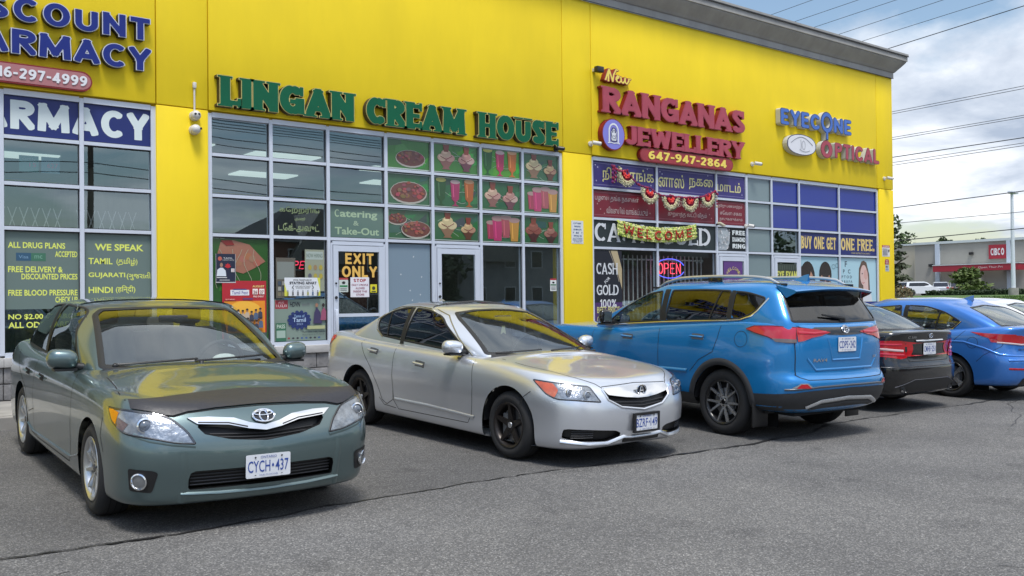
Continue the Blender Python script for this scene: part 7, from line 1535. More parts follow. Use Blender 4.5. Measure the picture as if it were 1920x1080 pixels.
    c.onside('door_pillar', [[(.965, 1.21), (.975, 1.575)]], .085, .004, TRIMB, sh=cab); c.onside('door_pillar', [[(-.045, 1.265), (-.035, 1.575)]], .05, .004, TRIMB, sh=cab); c.onside('window_divider', [[(.24, 1.245), (.14, 1.575)]], .022, .002, TRIMB, sh=cab)
    c.onside('window_trim', [[(1.98, 1.118), (.96, 1.192), (-.04, 1.248), (-.21, 1.262), (-.34, 1.305), (-.41, 1.36), (-.51, 1.50)]], .018, .004, CHROME, .004, sh=cab)
    c.onside('door_seam', [[(2.15, 1.08), (2.2, .7), (2.1, .40), (1.0, .40), (.96, .5), (.97, 1.18)], [(.98, .5), (.9, .40), (.55, .40)], [(.46, .66), (.32, .80), (.12, .90), (.06, 1.05), (.02, 1.22)]], .007, .0015, SEAM)
    c.onside('door_moulding', [[(1.98, .64), (.50, .66)]], .05, .0, PNT, .014)
    c.onside('sill_cladding', [[(2.3, .36), (.38, .36)]], .16, .002, CLAD, .01)
    c.handle(1.40, .995, 1.0, .20); c.handle(.25, 1.05, 1.055, .20)
    # wheel arch cladding
    for cx_ in (0.0, 2.66):
        al = [(cx_ + .432 * math.cos(math.radians(a)), .37 + .432 * math.sin(math.radians(a))) for a in range(-14, 195, 6)]
        c.onside('arch_cladding', [al], .075, .004, CLAD, .012)
    k = [(-.27 + .085 * math.cos(t), 1.06 + .085 * math.sin(t)) for t in [2 * math.pi * i / 22 for i in range(23)]]; c.onside('fuel_door', [k], .005, .0015, SEAM, both=False)
    # bumper cladding and skid plate
    for q in (False, 'only'):
        h_ = MB(); patch(h_, tub, [(-.43, .33), (-.42, .50), (-.70, .515), (-.92, .54), (-.95, .40), (-.85, .34)], SIDE, .004, .05, CLAD, q); h_.build('bumper_corner_cladding', None, root)
    bc = [(-.80, .40), (-.86, .50), (-.70, .535), (-.52, .60), (-.30, .615), (0, .615), (.30, .615), (.52, .60), (.70, .535), (.86, .50), (.80, .40), (.60, .36), (0, .34), (-.60, .36)]
    bc = [(-.82, .36), (-.86, .52), (-.70, .545), (-.56, .555), (0, .565), (.56, .555), (.70, .545), (.86, .52), (.82, .36)]
    c.pat('bumper_cladding', bc, REAR, CLAD, .005, step=.06)
    k = MB(); line_on(k, tub, [(-.60, .375), (-.42, .435), (0, .455), (.42, .435), (.60, .375)], REAR, .05, .008, SILV, prof=.014); line_on(k, tub, [(-.52, .37), (0, .40), (.52, .37)], REAR, .05, .006, CLAD, prof=.012); k.build('skid_plate', None, root)
    k = MB(); line_on(k, tub, [(-.84, .565), (-.5, .59), (0, .595), (.5, .59), (.84, .565)], REAR, .022, .006, mat('bumper_top_trim', (.06, .07, .09), rough=.3), prof=.008); k.build('bumper_step', None, root)
    k = MB(); 
    for s in (-1, 1): line_on(k, tub, [(s * .62, .665), (s * .70, .69), (s * .745, .72)], REAR, .008, .002, SEAM)
    line_on(k, tub, [(-.62, .665), (-.3, .66), (.3, .66), (.62, .665)], REAR, .008, .002, SEAM); k.build('tailgate_seam', None, root)
    for s in (-1, 1):
        k = MB(); rp = [(s * .56, .575), (s * .64, .632), (s * .72, .632), (s * .80, .585)]; patch(k, tub, rp, REAR, .010, .03, SILV); rl = k.build('bumper_reflector', None, root); k = MB(); patch(k, tub, [(s * .60, .582), (s * .655, .623), (s * .715, .623), (s * .76, .585)], REAR, .014, .03, REDL); k.build('reflector_lens', None, rl)
    # tail lamps: outer on the body corner, inner on the tailgate
    PC = CORN(180 - 42); Dm = PC
    def uvp(x, y): return (np.array((x, y, 0)) @ PC[1])
    for q in (False, 'only'):
        PQ = CORN(132); s = -1 if q else 1
        tl = uv3([(-.34, .90, 1.172), (-.46, .90, 1.135), (-.62, .885, 1.10), (-.70, .865, 1.065), (-.80, .82, 1.048), (-.862, .745, 1.048), (-.862, .745, 1.20), (-.80, .82, 1.206), (-.66, .87, 1.212), (-.45, .90, 1.205)], PQ)
        h_ = MB(); patch(h_, tub, rounded(tl, .008), PQ, .009, .025, REDB, q); line_on(h_, tub, tl, PQ, .012, .008, mat('lamp_edge', (.12, .01, .015), rough=.2), q, closed=True, prof=.003); o1 = h_.build('tail_light', None, root)
        h_ = MB(); lw = uv3([(-.66, .875, 1.085), (-.70, .865, 1.052), (-.80, .82, 1.046), (-.862, .745, 1.046), (-.862, .745, 1.08), (-.78, .83, 1.085)], PQ); patch(h_, tub, lw, PQ, .013, .02, mat('lamp_smoke', (.20, .16, .16), rough=.15, metal=.5), q); h_.build('reversing_lamp', None, o1)
        h_ = MB(); t2 = rounded([(s * .70, 1.20), (s * .705, 1.055), (s * .64, 1.065), (s * .54, 1.095), (s * .40, 1.115), (s * .25, 1.148), (s * .44, 1.178)], .008); patch(h_, tub, t2, REAR, .010, .025, REDL); line_on(h_, tub, [(s * .69, 1.15), (s * .50, 1.138), (s * .32, 1.148)], REAR, .03, .013, REDB, prof=.003); h_.build('tail_light', None, root)
        h_ = MB(); line_on(h_, tub, [(s * .732, 1.23), (s * .738, 1.0), (s * .735, .72)], REAR, .010, .003, SEAM); h_.build('tailgate_seam', None, root)
    k = MB(); patch(k, tub, [(-.60, 1.19), (-.45, 1.17), (-.28, 1.125), (0, 1.115), (.28, 1.125), (.45, 1.17), (.60, 1.19), (.72, 1.215), (.70, 1.24), (-.70, 1.24), (-.72, 1.215)], REAR, .006, .05, GLOSSB); k.build('tailgate_trim', None, root)
    rear_badge(root, tub, 0, 1.175, .058); badge_text(root, tub, 'RAV4', .52, .845, .20, .035); badge_text(root, tub, 'SE', -.50, .86, .08, .028)
    k = MB(); line_on(k, tub, [(.30, 1.08), (.24, .86), (-.24, .86), (-.30, 1.08)], REAR, .03, -.004, PNT, prof=.012); line_on(k, tub, [(.60, .88), (.48, .76), (-.48, .76), (-.60, .88)], REAR, .05, -.010, PNT, prof=.018); k.build('tailgate_crease', None, root)
    plate_obj(root, tub, 1.02, ('CDPS', '242'), REAR, dy=.012)
    # spoiler
    k = MB(); vs = []; n = 13
    for i in range(n):
        y = -.66 + 1.32 * i / (n - 1); e_ = abs(y) / .66; zt = 1.635 - .030 * e_ ** 2.2; xb = -.86 + .07 * e_ ** 3; vs += [(-.52, y, zt + .035), (xb + .03, y, zt - .015), (xb, y, zt - .030), (xb + .02, y, zt - .050), (-.66, y, zt - .10 - .0)]
    fs = [(i * 5 + j, i * 5 + j + 1, (i + 1) * 5 + j + 1, (i + 1) * 5 + j) for i in range(n - 1) for j in range(4)] + [(0, 1, 2, 3, 4), tuple((n - 1) * 5 + j for j in (4, 3, 2, 1, 0))]
    k.add(vs, fs, PNT, None, True); k.build('roof_spoiler', None, root, angle=40)
    k = MB(); k.add([(x, y, z - .004) for (x, y, z) in vs if True], [(i * 5 + 3, i * 5 + 4, (i + 1) * 5 + 4, (i + 1) * 5 + 3) for i in range(n - 1)], GLOSSB, None, True); k.build('spoiler_underside', None, root)
    k = MB(); p, n_ = cab.hit(-.03, 1.30, REAR, .02); k.tube([cab.hit(-.04, 1.28, REAR, .02)[0], cab.hit(.30, 1.315, REAR, .03)[0]], [.02, .009], TRIMB, 8); k.box(p.x - .02, p.x + .02, -.07, .03, 1.25, 1.30, TRIMB, None, .01); k.build('rear_wiper', None, root)
    # rails and antenna
    for s in (1, -1):
        pts = []
        for i in range(17):
            x = -.50 + 1.80 * i / 16; t = i / 16; lift = .055 * min(1, math.sin(math.pi * t) ** .45 if 0 < t < 1 else 0); p, n_ = cab.hit(x, s * .575, TOPV, 0); pts.append(p + Vector((0, 0, lift + .008)))
        k = MB(); k.tube(pts, [.012] + [.018] * 15 + [.012], mat('rail_silver', (.62, .62, .61), rough=.3, metal=.7), 8); rl = k.build('roof_rail', None, root)
        for i in (0, 8, 16): p = pts[i]; k = MB(); k.box(p.x - .10, p.x + .10, p.y - .016, p.y + .016, p.z - .06 if i == 8 else p.z - .02, p.z - .012 if i == 8 else p.z + .006, GLOSSB, None, .006); k.build('rail_foot', None, rl)
    p, n_ = cab.hit(-.36, 0, TOPV, 0); k = MB(); k.add([(p.x - .08, -.025, p.z - .01), (p.x + .14, -.012, p.z - .0), (p.x + .14, .012, p.z - .0), (p.x - .08, .025, p.z - .01), (p.x - .08, 0, p.z + .07), (p.x - .03, 0, p.z + .062)], [(0, 1, 5, 4), (1, 2, 5), (2, 3, 4, 5), (3, 0, 4)], PNT); k.build('roof_antenna', None, root)
    side_mirror(root, 1.84, .83, 1.22, GLOSSB, 1, ln=.20, h=.18, arm=.05); side_mirror(root, 1.84, .83, 1.22, GLOSSB, -1, ln=.20, h=.18, arm=.05)
    for s in (1, -1): k = MB(); k.box(-.46, -.44, s * .80 - .12, s * .80 + .12, .14, .40, TRIMB, None, .006); k.build('mud_flap', None, root)
    c.interior(2.0, 1.10, 1.05, .25, .74, 1.08, SEATD)
    c.wheels((0, 2.66), .885, .36, .238, .225, dict(n=5, w0=.030, w1=.022, dish=-.028, rot=.31, twin=.30, root=.10), mat('rim_black', (.012, .012, .013), rough=.25), mat('rim_machined', (.50, .50, .50), rough=.25, metal=.8))
    place_car(root, 8.995, 6.606, 1.521)
    return c
RAV = build_rav()

# ---------------------------------------------------------------- black saloon and blue saloon, both nose in
def simple_saloon(label, PNT, hw, ohr, wb, ohf, H, deck, belt, roofx, wr0, cfg):
    mid = [-.15, .5, 1.2, 1.9, wb - .28]; xf = wb + ohf; k = cfg
    T = lambda w, xr, xf_, z: tub_ring(hw * w, xr, xf_, z, mid=mid, front=FR2, rear=k.get('rear', REARC))
    d = deck
    rows = [T(.78, -ohr + .15, xf - .2, .22), T(.78, -ohr + .15, xf - .2, .22), T(.95, -ohr + .07, xf - .07, {0: .27, 5: .20}), T(.985, -ohr + .02, xf - .01, {0: .38, 5: .31}), T(.995, -ohr, xf, {0: .50, 5: .45}), T(1.0, -ohr + .005, xf, {0: .60, 5: .60}),
            T(.995, -ohr + k.get('step', .035), xf - .03, {0: .67, 5: .72, 14: .62}), T(.98, -ohr + k.get('step', .035) + .01, xf - .08, {0: d - .13, 5: belt - .08, 9: .82, 14: .70}), T(.945, -ohr + k.get('step', .035) - k.get('lip', .0), xf - .14, {0: d - .01, 3: d - .03, 5: belt, 9: .90, 14: .76}),
            T(.88, -ohr + .075, xf - .22, {0: d + .012, 4: d - .01, 6: belt + .015, 9: .93, 14: .80}), T(.62, -ohr + .20, xf - .45, {0: d + .018, 5: d, 8: .97, 14: .85}), T(.33, -ohr + .24, xf - .52, {0: d + .02, 5: d, 8: .985, 14: .87}), T(0, -ohr + .26, xf - .55, {0: d + .022, 5: d, 8: .985, 14: .875})]
    tub = Shell(rows, 5, 11); r0, r1 = roofx; xb = wr0; xw = k.get('xw', 2.36); bz = belt
    def C(w, t, z): # t 0 at the belt .. 1 at the roof edge
        xr = xb + (r0 - xb) * t ** k.get('ct', 1.0); xf_ = xw + (r1 - xw) * t; return cab_ring(hw * w, xr, xf_, z, list(np.linspace(max(xr + .25, -.1 + .3 * t), xf_ - .42, 4)))
    cab = Shell([C(.88, 0, bz - .08), C(.87, .04, {0: d + .01, 5: bz, 11: bz}), C(.845, .32, {0: d + (H - d) * .30, 11: bz + (H - bz) * .33}), C(.785, .66, {0: d + (H - d) * .64, 11: bz + (H - bz) * .66}), C(.71, .93, {0: H - .085, 5: H - .085, 11: H - .075}), C(.63, 1.0, {0: H - .055, 5: H - .042, 11: H - .05}), C(.38, 1.06, {0: H - .03, 5: H - .008, 11: H - .03}), C(0, 1.09, {0: H - .028, 5: H + .002, 11: H - .028})], 6, 10)
    R_ = k['R']
    for cx_ in (0.0, wb): tub.cut(arch_poly(cx_, R_ + .045, zc=R_), SIDE, lambda V: V[:, 1] > .55, facing=.02)
    tub.cut(rounded([(xb + .10, .70), (xw - .15, .70), (xw - .15, -.70), (xb + .10, -.70)], .2), TOPV, lambda V: V[:, 2] > .85, facing=.5)
    for w_ in k['sidewin']: cab.cut(w_, SIDE, facing=.1)
    cab.cut(k['ws'], FRONT, facing=.1); cab.cut(k['rw'], REAR, facing=.08)
    c = Car(label, PNT, tub, cab); c.body((0, wb), R_ + .045, R_, R_ + .05, None, .19, -ohr + .25, xf - .3)
    c.win('windscreen', k['ws'], FRONT, CGLL, bord=.04); c.win('rear_window', k['rw'], REAR, k.get('rg', CGLL), bord=.035)
    for w_ in k['sidewin']: c.win('side_window', w_, SIDE, k.get('sg', CGLL), True)
    return c
def build_merc():
    P = mat('paint_black', (.006, .006, .007), rough=.2, metal=.2, coat=1.0)
    ws = rounded([(-.68, .98), (0, .965), (.68, .98), (.56, 1.36), (0, 1.39), (-.56, 1.36)], .04); rw = rounded([(-.66, 1.07), (0, 1.055), (.66, 1.07), (.56, 1.345), (0, 1.375), (-.56, 1.345)], .04)
    sf = rounded([(.80, .99), (1.85, .97), (1.32, 1.34), (.86, 1.375)], .04); sr = rounded([(.74, 1.0), (.74, 1.375), (.30, 1.35), (-.12, 1.10), (-.08, 1.03)], .04)
    c = simple_saloon('black saloon between the bright blue crossover and the blue saloon, seen from behind', P, .885, 1.02, 2.76, .80, 1.45, 1.05, .95, (.20, 1.38), -.70, dict(R=.318, ws=ws, rw=rw, sidewin=[sf, sr], lip=.02, step=.045))
    r, t = c.root, c.tub
    tl = [(-.66, .925), (-.93, .94), (-.97, .90), (-.97, .73), (-.78, .755), (-.70, .83)]; o1 = c.pat('tail_light', rounded(tl, .02), SIDE, REDL, .005, True)
    for s in (1, -1):
        k = MB(); patch(k, t, rounded([(s * .865, .935), (s * .865, .735), (s * .62, .70), (s * .50, .715), (s * .60, .93)], .02), REAR, .008, .03, REDL); o = k.build('tail_light', None, r)
        k = MB()
        line_on(k, t, [(s * .57, .805), (s * .70, .815), (s * .85, .83)], REAR, .030, .011, mat('led_white', (.60, .42, .42), rough=.2), prof=.004)
        k.build('lamp_strip', None, o); k = MB(); line_on(k, t, [(s * .60, .885), (s * .86, .885)], REAR, .03, .009, REDB, prof=.004); line_on(k, t, [(s * .56, .75), (s * .86, .765)], REAR, .03, .009, REDB, prof=.004); k.build('lamp_band', None, o)
    k = MB(); line_on(k, t, [(s * .60, .94) for s in (1,)] + [(.50, .71), (.46, .665)], REAR, .006, .002, SEAM); line_on(k, t, [(-.60, .94), (-.50, .71), (-.46, .665)], REAR, .006, .002, SEAM); line_on(k, t, [(-.46, .665), (.46, .665)], REAR, .008, .002, SEAM); k.build('boot_seam', None, r)
    k = MB(); line_on(k, t, [(-.33, .93), (.33, .93)], REAR, .026, .004, CHROME, prof=.014); k.build('chrome_strip', None, r)
    rear_badge(r, t, 0, .995, .042, kind=1); badge_text(r, t, 'C 350', .50, .965, .17, .028); plate_obj(r, t, .822, ('CMHB', '251'), REAR, dy=.012)
    k = MB(); line_on(k, t, [(-.84, .595), (-.5, .60), (.5, .60), (.84, .595)], REAR, .012, .002, mat('bumper_line', (.10, .10, .11), rough=.3, metal=.6), prof=.006); k.build('bumper_trim', None, r)
    k = MB(); patch(k, t, rounded([(-.60, .26), (-.66, .36), (-.40, .42), (.40, .42), (.66, .36), (.60, .26)], .03), REAR, .004, .06, TRIMB); line_on(k, t, [(-.72, .34), (-.40, .43), (.40, .43), (.72, .34)], REAR, .010, .006, mat('bumper_line'), prof=.005); k.build('diffuser', None, r)
    for s in (1, -1): p, n = t.hit(s * .56, .30, REAR, 0); k = MB(); k.tube([p + Vector((.10, 0, 0)), p + Vector((-.02, 0, 0))], .045, CHROME, 18, cap=False); k.tube([p + Vector((.10, 0, 0)), p + Vector((-.012, 0, 0))], .038, TRIMB, 18); k.build('exhaust_tip', None, r)
    c.onside('door_seam', [[(2.2, .90), (2.2, .35), (.80, .28), (.78, .93)], [(.78, .5), (.35, .55), (.0, .80), (-.1, .95)], [(-.62, .64), (-.66, .74)]])
    side_mirror(r, 1.80, .77, 1.0, P, 1); side_mirror(r, 1.80, .77, 1.0, P, -1)
    c.interior(2.1, .95, 1.0, .2, .66, .92)
    c.wheels((0, 2.76), .855, .318, .218, .21, dict(n=7, w0=.04, w1=.03, dish=-.03), mat('alloy_silver'))
    place_car(r, 12.05, 7.36, 1.55); return c
MERC = build_merc()
def build_elantra():
    P = mat('paint_blue', (.040, .190, .58), rough=.28, metal=.4, coat=1.0, flakes=.12)
    ws = rounded([(-.68, .98), (0, .965), (.68, .98), (.56, 1.34), (0, 1.37), (-.56, 1.34)], .04); rw = rounded([(-.64, 1.085), (0, 1.075), (.64, 1.085), (.53, 1.335), (0, 1.37), (-.53, 1.335)], .04)
    sf = rounded([(.84, .965), (1.90, .945), (1.35, 1.30), (.90, 1.345)], .04); sr = rounded([(.78, .97), (.78, 1.348), (.48, 1.34), (.16, 1.26), (-.08, 1.13), (.02, 1.02)], [.03, .03, .1, .1, .03, .1])
    c = simple_saloon('medium blue saloon with shark fin antenna parked nose in at the right', P, .90, 1.0, 2.70, .86, 1.475, 1.075, .955, (.12, 1.42), -.78, dict(R=.318, ws=ws, rw=rw, sidewin=[sf, sr], lip=.035, step=.05, xw=2.42, rear=[(0, 0), (.02, .42), (.075, .74), (.21, .925), (.48, .992)]))
    r, t = c.root, c.tub
    c.onside('window_divider', [[(.30, .99), (.24, 1.27)]], .024, .002, TRIMB, sh=c.cab); c.onside('window_trim', [[(1.95, .93), (.8, .955), (.2, .985), (.02, 1.01), (-.10, 1.13)]], .018, .003, CHROME, .004, sh=c.cab); c.onside('door_pillar', [[(.81, .965), (.81, 1.35)]], .06, .003, TRIMB, sh=c.cab)
    for s in (1, -1):
        k = MB(); patch(k, t, [(s * .86, .96), (s * .86, .85), (s * .60, .835), (s * .40, .85), (s * .36, .90), (s * .60, .955)], REAR, .006, .03, REDL); line_on(k, t, [(s * .84, .85), (s * .60, .825), (s * .46, .82)], REAR, .022, .009, mat('lamp_pale', (.6, .5, .5), rough=.2), prof=.003); o = k.build('tail_light', None, r)
    c.pat('tail_light', [(-.28, .985), (-.50, .975), (-.86, .97), (-.92, .84), (-.78, .865), (-.55, .91)], SIDE, REDL, .006, True)
    c.onside('fuel_door', [[(-.33 + .08 * math.cos(q), .83 + .08 * math.sin(q)) for q in [2 * math.pi * i / 20 for i in range(21)]]], .005, .0015, SEAM, both=False)
    c.onside('body_crease', [[(-.92, .66), (-.70, .68), (-.5, .76), (-.2, .835), (.6, .83), (2.0, .80)]], .05, -.010, P, .018)
    c.onside('bumper_seam', [[(-.40, .56), (-.50, .66), (-.72, .79), (-.75, .85)]], .006, .0015, SEAM)
    c.onside('door_seam', [[(2.2, .9), (2.18, .3), (.85, .28), (.8, .93)], [(.40, .42), (.28, .62), (.0, .80), (-.20, 1.0)]])
    k = MB()
    for s in (1, -1): line_on(k, t, [(s * .80, .48), (s * .52, .47)], REAR, .028, .004, REDL, prof=.003)
    k.build('reflector', None, r)
    k = MB(); patch(k, t, rounded([(-.62, .24), (-.60, .34), (-.40, .38), (.40, .38), (.60, .34), (.62, .24)], .03), REAR, .004, .06, TRIMB); k.build('diffuser', None, r)
    k = MB(); line_on(k, t, [(-.80, .60), (0, .61), (.80, .60)], REAR, .05, -.006, P, prof=.016); k.build('bumper_crease', None, r)
    badge_text(r, t, 'SPORT', .40, .80, .16, .022) if False else badge_text(r, t, 'ELANTRA', .64, .74, .22, .026); plate_obj(r, t, .78, ('CKRT', '608'), REAR, dy=.012)
    k = MB(); patch(k, c.cab, rounded([(.34, -.52), (1.30, -.55), (1.30, .55), (.34, .52)], .05), TOPV, .004, .08, mat('roof_gloss', (.35, .38, .42), rough=.12, coat=1)) if False else None
    p, n_ = c.cab.hit(.20, 0, TOPV, 0); k = MB(); k.add([(p.x - .08, -.025, p.z - .02), (p.x + .14, -.012, p.z - .01), (p.x + .14, .012, p.z - .01), (p.x - .08, .025, p.z - .02), (p.x - .09, 0, p.z + .07), (p.x - .04, 0, p.z + .055)], [(0, 1, 5, 4), (1, 2, 5), (2, 3, 4, 5), (3, 0, 4)], P); k.build('roof_antenna', None, r)
    side_mirror(r, 1.85, .78, .99, P, 1); side_mirror(r, 1.85, .78, .99, P, -1)
    c.interior(2.1, .93, 1.0, .2, .66, .90); c.handle(.95, .82, .82); c.handle(.10, .84, .85)
    c.wheels((0, 2.70), .87, .318, .218, .205, dict(n=5, w0=.06, w1=.035, dish=-.03, y=.16, yr=.10), mat('rim_black'), mat('rim_machined'))
    place_car(r, 14.659, 6.963, 1.541); return c
ELAN = build_elantra()
def build_white():
    P = mat('paint_white', (.62, .63, .65), rough=.3, coat=1.0)
    ws = rounded([(-.68, .98), (0, .965), (.68, .98), (.56, 1.34), (0, 1.37), (-.56, 1.34)], .04); rw = rounded([(-.64, 1.08), (0, 1.07), (.64, 1.08), (.53, 1.335), (0, 1.37), (-.53, 1.335)], .04)
    sf = rounded([(.84, .965), (1.90, .945), (1.35, 1.30), (.90, 1.345)], .04); sr = rounded([(.78, .97), (.78, 1.348), (.45, 1.32), (.06, 1.20), (-.24, 1.04), (-.10, .99)], [.03, .03, .1, .1, .03, .1])
    c = simple_saloon('white saloon mostly hidden behind the medium blue saloon, roof showing', P, .90, 1.0, 2.70, .86, 1.45, 1.05, .94, (.12, 1.42), -.78, dict(R=.318, ws=ws, rw=rw, sidewin=[sf, sr], lip=.03, step=.05))
    r, t = c.root, c.tub
    for s in (1, -1): k = MB(); patch(k, t, [(s * .86, .95), (s * .86, .80), (s * .60, .80), (s * .62, .94)], REAR, .006, .03, REDL); k.build('tail_light', None, r)
    plate_obj(r, t, .80, ('CSWM', '773'), REAR, dy=.012); side_mirror(r, 1.85, .78, .99, P, 1); side_mirror(r, 1.85, .78, .99, P, -1)
    c.interior(2.1, .93, 1.0, .2, .66, .90); c.wheels((0, 2.70), .87, .318, .218, .205, dict(n=5, w0=.06, w1=.035, dish=-.03), mat('alloy_silver'))
    place_car(r, 17.7, 7.7, 1.54); return c
WHITE = build_white()

# ================================================================== surroundings
GRASS = mat('grass', (.060, .115, .018), rough=.95, var=.35, vscale=1.2, bump=.6, bscale=60)
def sheet(name, poly, dz, mt, kind='structure', step=6.0):
    """sheet draped over the ground"""
    pl = densify(poly, step); A = np.array(pl); x0, y0 = A.min(0); x1, y1 = A.max(0); G_ = np.array([(x, y) for y in np.arange(y0 + step / 2, y1, step) for x in np.arange(x0 + step / 2, x1, step)])
    pts = []
    if len(G_): sd, _ = sdist(G_, pl); pts = [tuple(p) for p in G_[sd < -1.0]]
    n = len(pl); r = delaunay_2d_cdt([Vector(p) for p in pl] + [Vector(p) for p in pts], [(i, (i + 1) % n) for i in range(n)], [], 1, 1e-6)
    m_ = MB(); m_.add([(v.x, v.y, gz(v.x, v.y) + dz) for v in r[0]], [tuple(f) for f in r[2]], mt, None, True); return tag(m_.build(name, mt), kind=kind)
def fp(px, d): x, y = far(px, d); return (x, y)
sheet('grass_bank', [fp(1640, 62), fp(1800, 52), fp(2000, 40), fp(2300, 40), fp(2300, 110), fp(2000, 104), fp(1640, 104)], .15, GRASS)
sheet('footpath', [fp(1640, 61.9), fp(1800, 51.9), fp(2000, 39.9), fp(2000, 37.5), fp(1800, 49.5), fp(1640, 59.4)], .17, CONC)
# tufts on the bank (a few thousand blades as one mass)
rg_ = random.Random(11)
m_ = MB()
for i in range(2600):
    px = rg_.uniform(1840, 1960); d = rg_.uniform(42, 70); x, y = far(px, d); z = gz(x, y) + .15; w_ = rg_.uniform(.02, .05); h_ = rg_.uniform(.05, .12); a = rg_.uniform(0, 3.14)
    m_.add([(x - w_ * math.cos(a), y - w_ * math.sin(a), z), (x + w_ * math.cos(a), y + w_ * math.sin(a), z), (x + rg_.uniform(-.03, .03), y, z + h_)], [(0, 1, 2)])
tag(m_.build('grass_tufts', GRASS), kind='stuff')

LEAF = {k: mat('leaf_' + k, c, rough=.7, var=.45, vscale=.9) for k, c in dict(dark=(.030, .055, .018), mid=(.050, .085, .022), light=(.095, .135, .030), grey=(.085, .10, .055)).items()}
BARK = mat('bark', (.085, .065, .05), rough=.95, var=.3, bump=.6, bscale=20)
def tree(label, x, y, z, h, cw, mt, seed, n=900, trunk=.25, kind='round', ls=.35, group=None, name='tree', cz=None):
    r = random.Random(seed); t = thing(name, label, 'tree', (x, y, z), 0, group); m_ = MB()
    th = h * (.42 if kind == 'round' else .8); m_.tube([(0, 0, -.2), (r.uniform(-.1, .1), 0, th * .5), (r.uniform(-.2, .2), r.uniform(-.1, .1), th), (0, 0, h * .8)], [trunk, trunk * .7, trunk * .5, trunk * .15], BARK, 8)
    for k in range(6):
        a = r.uniform(0, 6.28); q = r.uniform(.3, .55); zz = h * r.uniform(.3, .6); m_.tube([(0, 0, zz), (math.cos(a) * cw * q * .5, math.sin(a) * cw * q * .5, zz + h * .12), (math.cos(a) * cw * q, math.sin(a) * cw * q, zz + h * .2)], [trunk * .35, trunk * .2, trunk * .06], BARK, 5)
    m_.build('trunk', BARK, t); m_ = MB()
    cl = []
    nc = 26 if kind == 'round' else 34
    for k in range(nc):
        a = r.uniform(0, 6.28)
        if kind == 'round': zz = r.uniform(.28, .97); rad = cw * .5 * math.sqrt(max(0, 1 - ((zz - .60) / .42) ** 2)) * r.uniform(.35, 1.0)
        elif kind == 'tier': zz = .15 + .80 * (k % 9) / 9 + r.uniform(-.02, .02); rad = cw * .5 * (1 - (zz * .75)) * r.uniform(.5, 1.1)
        else: zz = r.uniform(.12, 1.0); rad = cw * .5 * (1 - zz * .85) * r.uniform(.5, 1)
        cl.append((rad * math.cos(a), rad * math.sin(a), zz * h, (cw * .20 if kind == 'round' else cw * .22) * r.uniform(.7, 1.3)))
    for i in range(n):
        c_ = r.choice(cl); u = Vector((r.gauss(0, 1), r.gauss(0, 1), r.gauss(0, 1))).normalized() * (c_[3] * r.uniform(.5, 1.05))
        if kind == 'tier': u.z *= .28
        p = Vector(c_[:3]) + u; s = ls * r.uniform(.5, 1.2); a = Vector((r.gauss(0, 1), r.gauss(0, 1), r.gauss(0, .6))).normalized(); b = a.cross(Vector((r.gauss(0, 1), r.gauss(0, 1), r.gauss(0, 1)))).normalized()
        m_.add([p - a * s * .5, p + b * s * .28, p + a * s * .5, p - b * s * .28], [(0, 1, 2, 3)])
    m_.build('crown', mt, t); return t
# --- bank building across the grass
D_ = 150.0
BEI = mat('bank_panel_grey', (.34, .325, .29), rough=.8, var=.06, vscale=.4); BEI2 = mat('bank_panel_beige', (.45, .42, .34), rough=.8, var=.05, vscale=.4); PILW = mat('bank_pilaster', (.50, .56, .64), rough=.7); BCAP = mat('roof_edge_pale', (.55, .60, .60), rough=.6); BRED = mat('bank_red', (.33, .018, .035), rough=.5)
x0, y0 = far(1717, D_); xe, ye = far(2120, D_ * .93); dx, dy = xe - x0, ye - y0; ln = math.hypot(dx, dy); ang = math.atan2(dy, dx); zb = zat(552, 1720, D_) - .6; zt = zat(455.5, 1717, D_)
bank = thing('bank_building', 'low grey bank building with pale pilasters and red canopy across the grass', 'building', (x0, y0, zb), ang)
def bx(name, a, b, c_, d, e, f, mt, bev=0): m_ = MB(); m_.box(a, b, c_, d, e, f, mt, None, bev); return m_.build(name, mt, bank)
H_ = zt - zb
def bp(px): # position along the front for an image column
    q = _pray(px, 549); t = np.linalg.solve(np.array([[q[0], -math.cos(ang)], [q[1], -math.sin(ang)]]), np.array([x0, y0])); return float(t[1])
bx('front_wall', .0, ln, .0, 12, 0, H_ - .35, BEI); bx('roof_edge', -.2, ln + .2, -.25, 12.2, H_ - .345, H_, BCAP)
bx('end_wall', -.12, -.005, .02, 12, 0, H_ - .36, BEI2)
for a, b in ((1756, 1764), (1890, 1897)): bx('pilaster', bp(a), bp(b), -.30, -.005, 0, H_ - .36, PILW)
